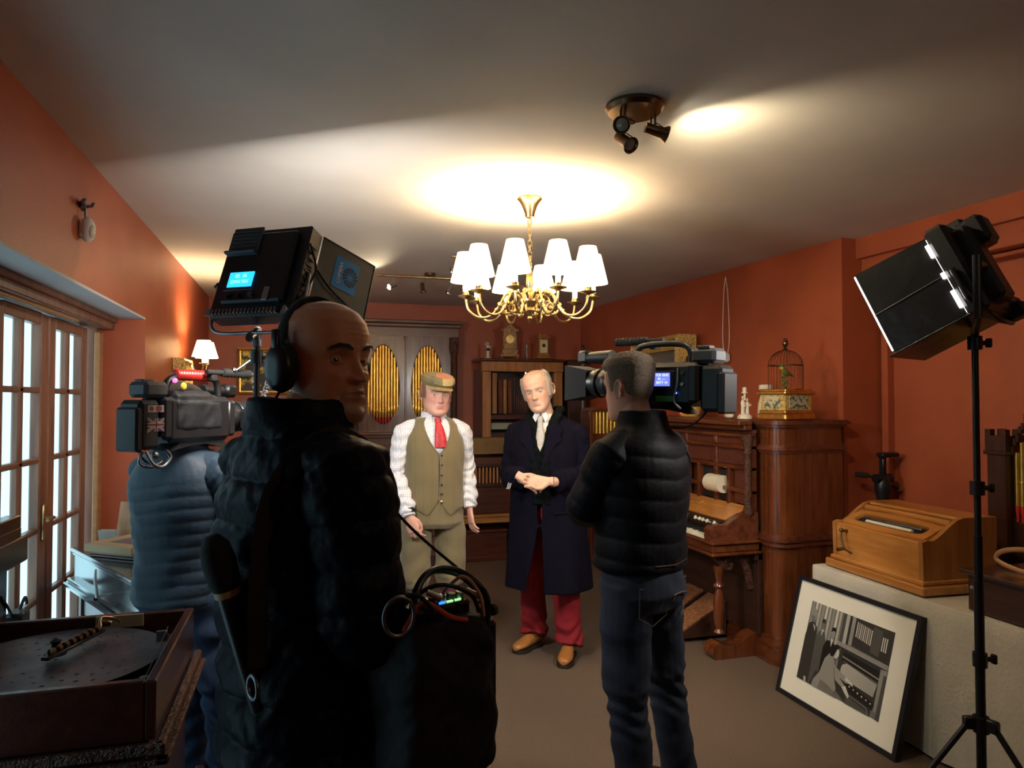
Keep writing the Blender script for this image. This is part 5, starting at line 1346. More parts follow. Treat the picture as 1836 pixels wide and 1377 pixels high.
def hand(g, B, mir=1, curl=(25, 30, 20), thumb=0., spread=1., sc=1., fcurl=None):
    """wrist at origin, fingers along -z, palm to +x*mir, thumb on the -y side"""
    T0 = g.T; g.T = T0 @ B @ M.Diagonal(V((mir * sc, sc, sc, 1)))
    up = (0, 1, 0)
    g.tube([(0, 0, .03), (0, 0, .0), (0, -.001, -.03), (.003, 0, -.062), (.005, 0, -.092)], [(.019, .026), (.016, .026), (.0155, .034), (.0145, .041), (.0115, .039)], 14, up=up)
    ys = (-.0300, -.0102, .0095, .0280); ln = (.071, .080, .075, .059); rr = (.0087, .0090, .0086, .0078)
    for i in range(4):
        c = fcurl[i] if fcurl else curl
        p = V((.005, ys[i], -.086 + (.004 if i == 3 else 0))); ang = 0; pts = [p.copy()]
        for k, fr in enumerate((.46, .30, .24)):
            ang += R(c[k]); L_ = ln[i] * fr
            p = p + V((math.sin(ang) * L_, ys[i] * .10 * spread * fr * 2, -math.cos(ang) * L_)); pts.append(p.copy())
        pts.append(p + V((math.sin(ang) * .003, 0, -math.cos(ang) * .003)))
        r_ = rr[i]; g.tube(pts, [r_ * 1.08, r_ * 1.0, r_ * .94, r_ * .86, r_ * .5], 10)
        g.ell(pts[1], r_ * 1.08, 8); g.ell(pts[2], r_ * 1.0, 8)
    t = thumb
    g.tube([(.004, -.018, -.012), (.010 + .01 * t, -.040, -.040), (.016 + .016 * t, -.050 + .01 * t, -.066), (.020 + .024 * t, -.048 + .022 * t, -.090), (.021 + .026 * t, -.046 + .026 * t, -.100)], [.016, .0135, .0108, .0095, .006], 10)
    g.T = T0

def stack(g, rows, n=36, e=2.3):
    """horizontal superellipse sections (z, rx, ry, cx, cy)"""
    out = []
    for r_ in rows:
        z, rx, ry = r_[:3]; cx, cy = (list(r_[3:]) + [0, 0])[:2]
        out.append([(cx + rx * math.copysign(abs(math.cos(a)) ** (2 / e), math.cos(a)), cy + ry * math.copysign(abs(math.sin(a)) ** (2 / e), math.sin(a)), z) for a in [2 * PI * i / n for i in range(n)]])
    g.rows(out, True, True)

def resamp(keys, nn):
    """smooth resampling of key rows"""
    K = np.array([list(k) + [0] * (5 - len(k)) for k in keys], float); t = np.arange(len(K)); q = np.linspace(0, len(K) - 1, nn)
    out = []
    for x in q:
        i = int(min(x, len(K) - 2)); u = x - i
        p0, p1, p2, p3 = K[max(i - 1, 0)], K[i], K[i + 1], K[min(i + 2, len(K) - 1)]
        out.append(tuple(.5 * ((2 * p1) + (p2 - p0) * u + (2 * p0 - 5 * p1 + 4 * p2 - p3) * u * u + (3 * p1 - p0 - 3 * p2 + p3) * u ** 3)))
    return out

def cloth_noise(amp, sc=9., stretch=(1, 1, 1), seed=0.):
    def f(co, no=None):
        x, y, z = co[:, 0] * sc * stretch[0] + seed, co[:, 1] * sc * stretch[1] + seed * 2, co[:, 2] * sc * stretch[2] - seed
        v = np.sin(x * 1.7 + 1.9 * np.sin(y * 1.3 + z * .6)) * np.sin(z * 1.9 + 1.6 * np.sin(x * .9 + y * 1.1)) + .5 * np.sin(z * 3.7 + 2.2 * np.sin(x * 2.1 - y * 1.7)) * np.sin(y * 3.1 + x * 1.3)
        return amp * v
    return f

def along(co, pts):
    """arc-length and distance of each vertex to a polyline"""
    P = np.array([tuple(p) for p in pts], float); best = np.full(len(co), 9.); s = np.zeros(len(co)); acc = 0
    for a, b in zip(P[:-1], P[1:]):
        d = b - a; L_ = np.linalg.norm(d); t = np.clip(((co - a) @ d) / L_ ** 2, 0, 1); q = a + t[:, None] * d; dd = np.linalg.norm(co - q, axis=1)
        m_ = dd < best; best = np.where(m_, dd, best); s = np.where(m_, acc + t * L_, s); acc += L_
    return s, best

def quilt(s, per, amp):
    return amp * (np.abs(np.sin(PI * s / per)) ** .55 - .6)

def sleeve_wr(pts, amp=.004, per=.05):
    def f(co, no):
        s, d = along(co, pts); return amp * np.sin(2 * PI * s / per + 3 * np.sin(co[:, 0] * 25 + co[:, 1] * 31)) * (.4 + .6 * sstep(.15, .4, s)) + cloth_noise(amp * .5, 14)(co)
    return f

def hm(loc, yaw=0, pitch=0, roll=0, sc=1.):
    """head matrix in the person's frame; yaw turns towards the person's left (+x), pitch>0 nods down, roll>0 tips to the left shoulder"""
    return M.Translation(V(loc)) @ M.Rotation(R(yaw), 4, 'Z') @ M.Rotation(R(roll), 4, 'Y') @ M.Rotation(R(pitch), 4, 'X') @ M.Scale(sc, 4)

def skin_paint(Hm, base, lips=(.42, .13, .11), red=.5, brow=None, extra=None):
    Hi = np.array(Hm.inverted())
    def f(co):
        h = co @ Hi[:3, :3].T + Hi[:3, 3]; x, y, z = h[:, 0], h[:, 1], h[:, 2]; ax = np.abs(x)
        c = np.tile(np.array(base, float), (len(co), 1)); fr = sstep(-.03, -.055, y) * (np.abs(z) < .13)
        rd = (ga(ax - .043, .02) * ga(z + .028, .02) * .8 + ga(x, .012) * ga(z + .035, .012) * .8 + ga(ax - .078, .012) * ga(z, .03) * .6) * red
        c = c * (1 - rd[:, None]) + c * np.array([1.02, .66, .62]) * rd[:, None]
        lp = np.clip(ga(z + .063, .0075) * ga(x, .020) * 1.25, 0, 1) ** 1.5 * fr; c = c * (1 - lp[:, None]) + np.array(lips) * lp[:, None]
        if brow is not None:
            b_ = np.clip(1.5 * ga(z - .0235 - .10 * (ax - .03) * (ax < .04) + (ax > .042) * (ax - .042) * .4, .0042) * sstep(.010, .017, ax) * sstep(.056, .048, ax), 0, 1) * fr * brow[3]
            c = c * (1 - b_[:, None]) + np.array(brow[:3]) * b_[:, None]
        if extra is not None: c = extra(c, x, y, z, fr)
        return np.clip(c, 0, 1)
    return f

def eyes(person, Hm, iris=(.10, .14, .18), gaze=(0, -1, 0), skin=None, openv=14, low=-20):
    gz = V(gaze).normalized()
    for s in (-1, 1):
        c = V((s * .0325, -.0625, .0005))
        g = G(Hm); g.mat = 0; g.ell(c, .0118, 18)
        g.mat = 1; g.lathe([(.0060, 0), (.0056, .0006), (0, .0012)], at=c + gz * .0107, z=gz, n=18)
        g.mat = 2; g.lathe([(.0027, 0), (0, .0006)], at=c + gz * .0119, z=gz, n=12)
        ey = mk('eye', g, [MT['eyewhite'], pm('iris', iris, .15, coat=1), MT['blackg']], person, 60)
        g = G(Hm)
        for (e0, e1) in ((openv, 85), (-80, low)):
            rows = []
            for i in range(7):
                el = R(lerp(e0, e1, i / 6)); rows.append([c + V((math.sin(az) * math.cos(el), -math.cos(az) * math.cos(el), math.sin(el))) * .0130 for az in [R(-88 + 176 * j / 12) for j in range(13)]])
            inner = [[c + (q - c) * .93 for q in r_] for r_ in rows]
            loop = rows + inner[::-1]
            g.rows(loop, False, False, True)
        mk('eyelid', g, skin, ey, 60)
MT['eyewhite'] = pm('eye_white', (.60, .56, .52), .2, coat=.6)

def shoe(g, heel, toe, h=.075, w=.048):
    """upper of a laced shoe; heel and toe are floor points"""
    hl, to = V(heel), V(toe); d = (to - hl); L_ = d.length; d.normalize(); sd = V((-d.y, d.x, 0))
    n = 16; rows = []
    for t, wd, top in ((0, .55, .75), (.04, .72, .95), (.15, .80, 1.0), (.35, .80, .98), (.5, .88, .80), (.65, 1.0, .62), (.8, .98, .52), (.92, .78, .44), (.98, .5, .34), (1, .2, .22)):
        c = hl + d * (L_ * t); r_ = []
        for i in range(n):
            a = 2 * PI * i / n; r_.append(c + sd * (w * wd * math.cos(a)) + V((0, 0, .018 + max(0, .5 + .5 * math.sin(a)) * (h * top - .0))))
        rows.append(r_)
    g.rows(rows, True, True)
def sole(g, heel, toe, w=.05):
    hl, to = V(heel), V(toe); d = (to - hl); L_ = d.length; d.normalize(); sd = V((-d.y, d.x, 0)); out = []
    prof = [(0, .3), (.02, .62), (.10, .84), (.3, .80), (.45, .78), (.62, 1.0), (.8, 1.0), (.92, .8), (.99, .42)]
    for t, wd in prof: out.append(tuple((hl + d * (L_ * t) + sd * w * wd)[:2]))
    for t, wd in prof[::-1]: out.append(tuple((hl + d * (L_ * t) - sd * w * wd)[:2]))
    g.prism(out, 0.002, .022)

def leg_tube(g, hip, knee, ank, r0, r1, r2, n=20):
    hip, knee, ank = V(hip), V(knee), V(ank)
    g.tube([hip, hip.lerp(knee, .35), hip.lerp(knee, .8), knee, knee.lerp(ank, .3), knee.lerp(ank, .75), ank], [r0, lerp(r0, r1, .35), lerp(r0, r1, .9), r1, lerp(r1, r2, .1), lerp(r1, r2, .75), r2], n)
    g.ell(knee, r1 * 1.02, 14)
def arm_tube(g, sh, el, wr, r0, r1, r2, n=16, cap=True):
    sh, el, wr = V(sh), V(el), V(wr)
    g.tube([sh, sh.lerp(el, .5), sh.lerp(el, .92), el.lerp(wr, .08), el.lerp(wr, .4), wr], [r0, lerp(r0, r1, .45), r1 * 1.02, r1 * 1.0, lerp(r1, r2, .30), r2], n)
    g.ell(sh, r0 * 1.03, 14); g.ell(el, r1 * 1.03, 12)

def base_body(g, P):
    """skin body under the clothes; P holds the joints"""
    s = P.get('s', 1.)
    stack(g, [(P['hz'] - .10, .11, .09), (P['hz'], .15, .11), (P['hz'] + .12, .13, .095), (P['sz'] - .15, .15, .10), (P['sz'] - .03, .15, .09), (P['sz'] + .03, .09, .07), (P['sz'] + .045, .055, .055)], 24)
    Hm = P['H']; nb = V((0, .012, P['sz'] + .0)); ht = Hm @ V((0, .018, -.06))
    g.tube([nb, nb.lerp(ht, .5), ht, Hm @ V((0, .02, 0))], [.065, .057, .056, .05], 18)
    for k in ('L', 'R'):
        arm_tube(g, P['sh' + k], P['el' + k], P['wr' + k], .048, .038, .026)
        if 'hip' + k in P: leg_tube(g, P['hip' + k], P['kn' + k], P['an' + k], .075, .052, .038)
    T0 = g.T; g.T = T0 @ Hm; g.rows(head_rows(P['face']), True, True); ear(g, 1, .071 * P['face'].get('w', 1)); ear(g, -1, .071 * P['face'].get('w', 1)); g.T = T0

def wrist_B(wr, el, palm, tw=0.):
    """hand matrix: -z continues the forearm, x towards palm direction"""
    d = (V(wr) - V(el)).normalized() if not isinstance(el, str) else V(wr)
    return d

def handB(wr, d, palm):
    """-z along d, +x towards palm"""
    z = -V(d).normalized(); x = V(palm) - z * V(palm).dot(z); x.normalize(); y = z.cross(x)
    m_ = M.Identity(4)
    for i, c in enumerate((x, y, z)):
        for j in range(3): m_[j][i] = c[j]
    m_.translation = V(wr); return m_

MT['skin_fair'] = vcol('fair_skin', .45, .15)
MT['skin_bald'] = vcol('weathered_skin', .42, .35, 350)
MT['shirt'] = lines_mat('tattersall_shirt', (.78, .77, .78), [(0, .013, .0022, (.42, .45, .60)), (2, .013, .0022, (.42, .45, .60)), (0, .0261, .0022, (.58, .42, .42)), (1, .013, .002, (.45, .48, .62))], .8)
MT['tweed'] = lines_mat('olive_tweed', (.155, .118, .052), [(0, .0055, .0014, (.12, .095, .045)), (2, .0055, .0014, (.20, .155, .075)), (0, .045, .003, (.16, .08, .035))], .9, sheen=.3)
MT['tweed2'] = lines_mat('olive_tweed_breeches', (.160, .122, .060), [(0, .005, .0014, (.12, .095, .05)), (2, .005, .0014, (.20, .16, .08))], .9, sheen=.3)
MT['tie_red'] = pm('red_patterned_tie', (.48, .015, .025), .5, c2=(.30, .008, .015), scale=60)
MT['socks'] = pm('maroon_wool_socks', (.12, .012, .022), .9, bump=.4, bscale=200)
MT['tan'] = pm('tan_leather', (.44, .19, .05), .3, c2=(.36, .14, .035), scale=9, coat=.4)
MT['brownl'] = pm('dark_brown_leather', (.05, .022, .012), .35, coat=.3)
MT['soles'] = pm('dark_rubber_sole', (.02, .014, .010), .6)
MT['redtrs'] = pm('crimson_corduroy', (.30, .009, .018), .85, c2=(.24, .007, .013), scale=20, bump=.3, bscale=120, bstretch=(4, 4, .3))
MT['navy'] = pm('navy_wool_coat', (.0036, .0030, .0080), .95, c2=(.0050, .0042, .0105), scale=30, bump=.2, bscale=300, spec=.08)
MT['velvet'] = pm('black_velvet_collar', (.003, .003, .004), .95, spec=.2)
MT['scarf'] = pm('dark_green_scarf', (.0014, .0036, .0028), .95, c2=(.002, .0028, .004), scale=40, bump=.4, bscale=160, spec=.1)
MT['tie_pat'] = carved('black_and_white_patterned_tie', (.55, .52, .48), (.03, .03, .05), 160, strength=0)
MT['shirtw'] = pm('white_shirt', (.72, .70, .70), .8)
MT['puffer'] = pm('navy_puffer_nylon', (.0022, .0034, .0095), .5, c2=(.0030, .0046, .0125), scale=12, bump=.25, bscale=45, spec=.12)
MT['bluetop'] = pm('slate_blue_quilted_top', (.026, .050, .082), .6, c2=(.021, .042, .070), scale=10, bump=.15, bscale=70)
MT['jeans'] = pm('blue_denim', (.025, .048, .110), .85, c2=(.045, .080, .165), scale=14, detail=6, bump=.3, bscale=400)
MT['jeansd'] = pm('dark_denim', (.006, .011, .025), .85, c2=(.010, .017, .036), scale=14, detail=6, bump=.3, bscale=400)
MT['softsh'] = pm('black_down_jacket', (.0035, .0035, .005), .6, c2=(.005, .005, .007), scale=10, bump=.2, bscale=50, spec=.12)
MT['panelg'] = pm('grey_violet_jacket_panel', (.07, .064, .095), .4, c2=(.085, .078, .11), scale=10, bump=.2, bscale=60)  # black jacket cloth in a lighter tone, for the lamplight on its flank
# ================================================================ MAN IN THE FLAT CAP
def cap_man():
    P = dict(hz=.93, sz=1.415, shL=(.168, 0, 1.375), elL=(.212, .03, 1.12), wrL=(.215, -.05, .905), shR=(-.168, 0, 1.375), elR=(-.222, .0, 1.12), wrR=(-.175, -.13, .885),
             hipL=(.09, 0, .90), knL=(.105, -.01, .50), anL=(.125, .02, .08), hipR=(-.09, 0, .90), knR=(-.11, -.01, .50), anR=(-.13, .02, .08),
             H=hm((0.012, -.02, 1.592), 4, 4, 4, 1.07), face=dict(w=1.10, jaw=1.14, smile=2.2, cheek=1.7, nose=.85, brow=.35, fold=.9))
    loc, rz = (.765, 4.25, 0), R(4)
    g = G(); base_body(g, P)
    hand(g, handB(P['wrL'], (-.02, -.22, -1), (-1, -.1, 0)), -1, (18, 26, 18), .3)
    hand(g, handB(P['wrR'], (.25, -.28, -1), (.6, .7, 0)), 1, (26, 34, 22), .4)
    base = (.56, .30, .235)
    hairc = np.array((.10, .06, .04))
    def ex(c, x, y, z, fr):
        ax = np.abs(x); sb = sstep(.052, .064, ax) * (y < .03) * (y > -.035) * sstep(-.035, -.015, z) * (z < .13) * .8
        bk = sstep(.02, .045, y) * sstep(-.06, -.035, z) * (z < .13) * .9
        s_ = np.clip(sb + bk, 0, 1)[:, None]; return c * (1 - s_) + hairc * s_
    body = mkf('person', [fuse(g, .0042, 2)], 'skin_fair', None, skin_paint(P['H'], base, (.52, .17, .15), .7, (.20, .11, .06, .55), ex), loc=loc, rz=rz)
    prop(body, 'smiling person in tweed flat cap, olive waistcoat and checked shirt, red tie, arms at sides', 'person')
    eyes(body, P['H'], (.12, .15, .16), (-.30, -1, -.05), pm('eyelid_skin', base, .5), 16, -18)
    # shirt
    parts = []
    g = G(); stack(g, resamp([(.90, .168, .125), (1.02, .172, .130), (1.12, .175, .132), (1.25, .178, .130), (1.34, .178, .120), (1.40, .165, .10, 0, .005), (1.44, .115, .085, 0, .012), (1.46, .07, .068, 0, .01)], 24)); parts.append(fuse(g, .008, 3))
    for k, s in (('L', 1), ('R', -1)):
        g = G(); sh, el, wr = V(P['sh' + k]), V(P['el' + k]), V(P['wr' + k])
        e2 = wr.lerp(el, .07)
        g.tube(bez([sh + V((-s * .06, 0, .022)), sh + V((s * .002, 0, -.004)), sh.lerp(el, .5) + V((s * .004, .01, 0)), el + V((0, .01, 0)), el.lerp(wr, .45), el.lerp(wr, .82), e2], 5), [.052] * 5 + [.064] * 5 + [.062] * 5 + [.057] * 5 + [.051] * 5 + [.047] * 5 + [.041], 18)
        parts.append(fuse(g, .006, 2, sleeve_wr([sh, el, wr], .0065, .062)))
        g = G(); g.tube([e2.lerp(el, .22), e2, e2.lerp(wr, .9)], [.041, .040, .040], 18); parts.append(fuse(g, .005, 1))
    mkf('shirt', parts, 'shirt', body)
    g = G()                                                         # collar: two points folded down
    for s in (-1, 1):
        rows = []
        for t in range(9):
            a = R(-90 + s * (16 + 150 * t / 8)); r1 = .066; r2 = .076
            top = 1.492 - .012 * (1 - t / 8); low = 1.455 - (.040 if t == 0 else .028 if t == 1 else .014 if t == 2 else 0)
            cx, cy = math.cos(a), math.sin(a)
            sx = 0 if t > 1 else s * .012
            rows.append([(r1 * cx, r1 * cy + .008, top), (r2 * cx + sx, r2 * cy - .004 if t < 2 else r2 * cy + .006, low), (r2 * cx * 1.05 + sx, r2 * cy * 1.06 - .003, low + .002), (r1 * 1.07 * cx, r1 * 1.07 * cy + .008, top + .003)])
        g.rows(rows, True, True)
    mk('shirt_collar', g, MT['shirt'], body, 60)
    # tie
    g = G(); g.tube([(.004, -.088, 1.452), (.004, -.094, 1.432), (.004, -.098, 1.418)], [(.018, .012), (.020, .013), (.013, .010)], 12, up=(0, 1, 0))
    g.tube([(.004, -.096, 1.425), (.006, -.118, 1.39), (.008, -.135, 1.34), (.010, -.140, 1.28)], [(.016, .009), (.026, .011), (.034, .011), (.036, .008)], 12, up=(0, 1, 0)); mk('necktie', g, 'tie_red', body, 60)
    # waistcoat: shell with V opening at the front
    ks = resamp([(.925, .180, .140, 0, 0), (.955, .178, .142, 0, -.002), (1.04, .178, .142, 0, -.002), (1.13, .180, .146, 0, -.004), (1.24, .184, .146, 0, -.004), (1.31, .180, .140), (1.355, .166, .132, 0, .0), (1.40, .150, .116, 0, .004), (1.435, .122, .100, 0, .010), (1.455, .088, .086, 0, .012)], 40)
    def shell(rows_k, gap, th, lowf=None, n=72):
        rows = []
        for r_ in rows_k:
            z, rx, ry, cx, cy = r_; gp = gap(z); o = []; i_ = []
            for j in range(n + 1):
                a = R(-90) + gp + (2 * PI - 2 * gp) * j / n; e = 2 / 2.35
                ca, sa = math.copysign(abs(math.cos(a)) ** e, math.cos(a)), math.copysign(abs(math.sin(a)) ** e, math.sin(a))
                dz = lowf(a, z) if lowf else 0
                o.append((cx + rx * ca, cy + ry * sa, z + dz)); i_.append((cx + (rx - th) * ca, cy + (ry - th) * sa, z + dz))
            rows.append(o + i_[::-1])
        return rows
    def gap(z):
        return lerp(.0, .62, max(0, min(1, (z - 1.245) / .20)) ** .9) + .012
    def lowf(a, z):
        t = max(0, min(1, (1.04 - z) / .13)); da = abs(((a + PI / 2 + PI) % (2 * PI)) - PI)
        pt = math.exp(-((da - .34) / .20) ** 2) * .052; notch = math.exp(-(da / .10) ** 2) * .045
        return -t * (pt - notch + .01 * math.cos(a))
    g = G(); g.rows(shell(ks, gap, .010, lowf), True, True)
    co, lv, lt = fuse(g, .0045, 2, cloth_noise(.0022, 12))
    mkf('waistcoat', [(co, lv, lt)], 'tweed', body)
    g = G()
    for s in (-1, 1):                                              # edge binding of the V and the front line
        pts = []
        for i in range(14):
            z = lerp(1.43, 1.245, i / 13); gp = gap(z); r_ = min(ks, key=lambda q: abs(q[0] - z)); a = R(-90) + s * gp
            pts.append((r_[3] + (r_[1] + .001) * math.copysign(abs(math.cos(a)) ** .85, math.cos(a)), r_[4] + (r_[2] + .001) * math.sin(a), z))
        g.tube(pts, .0028, 6)
    g.tube([(.0035, -.151, 1.245), (.0035, -.152, 1.13), (.003, -.147, 1.04), (.003, -.146, .95)], .0022, 6)
    mk('waistcoat_edge', g, MT['tweed2'], body, 60)
    for i, z in enumerate((1.235, 1.18, 1.12, 1.065, 1.01, .965)):
        g = G(); g.lathe([(.0078, 0), (.0078, .003), (.005, .0045), (0, .004)], at=(.012, -.1495 if i < 4 else -.146, z), z=(0, -1, 0), n=14); mk('button', g, 'brownl' if i < 5 else 'gold', body, 50)
    # breeches
    g = G(); stack(g, [(.98, .165, .125), (.90, .172, .135), (.83, .178, .138), (.80, .15, .12)], 30)
    for k in ('L', 'R'):
        s = 1 if k == 'L' else -1; h_, kn = V(P['hip' + k]), V(P['kn' + k])
        g.tube([h_ + V((0, 0, .0)), h_.lerp(kn, .3) + V((s * .008, 0, 0)), h_.lerp(kn, .7) + V((s * .006, 0, 0)), kn + V((0, 0, .05)), kn + V((0, 0, .0)), kn + V((0, 0, -.035)), kn + V((0, .0, -.05))], [.092, .096, .090, .088, .092, .080, .062], 22)
    f1 = cloth_noise(.004, 9, (1, 1, 1.6), 2.)
    def bdisp(co, no):
        z = co[:, 2]; return f1(co) + .006 * ga(z - .475, .03) * np.sin(co[:, 0] * 120 + co[:, 1] * 90) - .006 * ga(co[:, 0] + .055, .004) * ga(z - .88, .04) * (co[:, 1] < 0) - .006 * ga(co[:, 0] - .003, .004) * sstep(.78, .82, z) * sstep(.96, .90, z) * (co[:, 1] < 0)
    mkf('breeches', [fuse(g, .006, 3, bdisp)], 'tweed2', body)
    for k in ('L', 'R'):
        kn, an = V(P['kn' + k]), V(P['an' + k]); s = 1 if k == 'L' else -1
        g = G(); g.tube([kn + V((0, 0, -.02)), kn.lerp(an, .25), kn.lerp(an, .6), kn.lerp(an, .85), an + V((0, 0, .0)), an + V((0, -.02, -.03))], [.060, .064, .052, .043, .044, .045], 18); mk('sock', g, 'socks', body, 60)
        toe = an + V((s * .05, -.20, 0)); toe.z = 0; hl = an + V((-s * .01, .06, 0)); hl.z = 0
        g = G(); shoe(g, hl, toe, .085); sh_ = mkf('shoe', [fuse(g, .005, 2)], 'brownl', body)
        g = G(); sole(g, hl, toe); mk('shoe_sole', g, 'soles', sh_, 40)
    g = G(); g.tube([V(P['wrR']) + V((-.004, .012, .045)), V(P['wrR']) + V((.0, .003, .02))], [.038, .037], 16); mk('dark_cuff_band', g, 'black', body, 60)
    # flat cap
    Hm = P['H']
    def capmask(X, Y, Z): return .012 + .012 * ga(Z - .07, .03) + .014 * ga(Z - .06, .03) * sstep(.0, -.06, Y)
    g = G(Hm)
    rows = []
    ca_ = .045
    for i, (t, zz, ex_) in enumerate([(0, .052, 1.0), (.1, .058, 1.06), (.25, .078, 1.13), (.45, .098, 1.10), (.65, .114, .92), (.85, .124, .55), (1, .127, .08)]):
        r_ = []
        for j in range(48):
            a = 2 * PI * j / 48; x = .081 * ex_ * math.cos(a); fy = .110 if math.sin(a) < 0 else .104
            y = fy * ex_ * math.sin(a); z = zz + (-.012 * math.sin(a) * 0) + y * .10 * (1 if t < .5 else .6)
            if math.sin(a) < 0 and i in (2, 3, 4): z -= .016 * (-math.sin(a)) ** 2; y -= .010 * (-math.sin(a))
            r_.append((x, y, z))
        rows.append(r_)
    g.rows(rows, True, True)
    cap = mkf('flat_cap', [fuse(g, .004, 3, cloth_noise(.0012, 30))], MT['captweed'], body)
    g = G(Hm); rows = []
    for i in range(7):
        t = i / 6; rr = .088 + .052 * t; row = []
        for j in range(21):
            a = R(-90 - 58 + 116 * j / 20); q = math.cos(R(58) * (j / 10 - 1)) ** .6 if 0 < j < 20 else .35
            rx = .080 + .006 * t * q; ry = .092 + .052 * t * q
            row.append((rx * math.cos(a) * 1.02, ry * math.sin(a), .050 - .020 * t * q - .006 * math.cos(a) ** 2 + .004))
        rows.append(row)
    top = rows; bot = [[(x, y, z - .008) for x, y, z in r_] for r_ in rows]
    g.rows([a_ + b_[::-1] for a_, b_ in zip(top, bot)], True, True); mk('peak', g, MT['captan'], cap, 50)
    g = G(Hm)                                                      # coloured patches sewn on the crown
    for (a0, a1, t0, t1) in ((200, 262, 1, 5), ):
        pass
    def patch(a0, a1, lev, mat):
        g = G(Hm); rr = []
        prof = [(.058, 1.06), (.078, 1.14), (.098, 1.11), (.114, .93), (.1235, .56)]
        for (zz, ex_) in [prof[q] for q in lev]:
            r_ = []
            for j in range(15):
                a = R(lerp(a0, a1, j / 14)); x = .081 * ex_ * math.cos(a) * 1.012; fy = .110 if math.sin(a) < 0 else .104; y = fy * ex_ * math.sin(a) * 1.012; z = zz + y * .08 + .002
                if math.sin(a) < 0 and .06 < zz < .12: z -= .016 * math.sin(a) ** 2; y -= .010 * (-math.sin(a))
                r_.append((x, y, z))
            rr.append(r_)
        o = [[(x * 1.0, y, z) for x, y, z in r_] for r_ in rr]; i_ = [[(x * .96, y * .96, z - .003) for x, y, z in r_] for r_ in rr]
        g.rows([a_ + b_[::-1] for a_, b_ in zip(o, i_)], True, True); mk('tweed_patch', g, mat, cap, 60)
    patch(262, 352, (0, 1, 2, 3), MT['captan']); patch(215, 262, (0, 1, 2, 3), MT['capolive']); patch(235, 330, (3, 4), MT['caprust'])
    return body
MT['captweed'] = pm('brown_green_tweed_cap', (.17, .13, .06), .9, c2=(.25, .19, .09), scale=70)
MT['captan'] = pm('tan_tweed_patch', (.33, .235, .10), .9, c2=(.40, .30, .14), scale=60)
MT['capolive'] = pm('olive_tweed_patch', (.11, .10, .05), .9, c2=(.16, .14, .07), scale=60)
MT['caprust'] = lines_mat('rust_checked_patch', (.42, .13, .05), [(0, .012, .003, (.6, .35, .15)), (1, .012, .003, (.25, .05, .03))], .9)
cap_man()

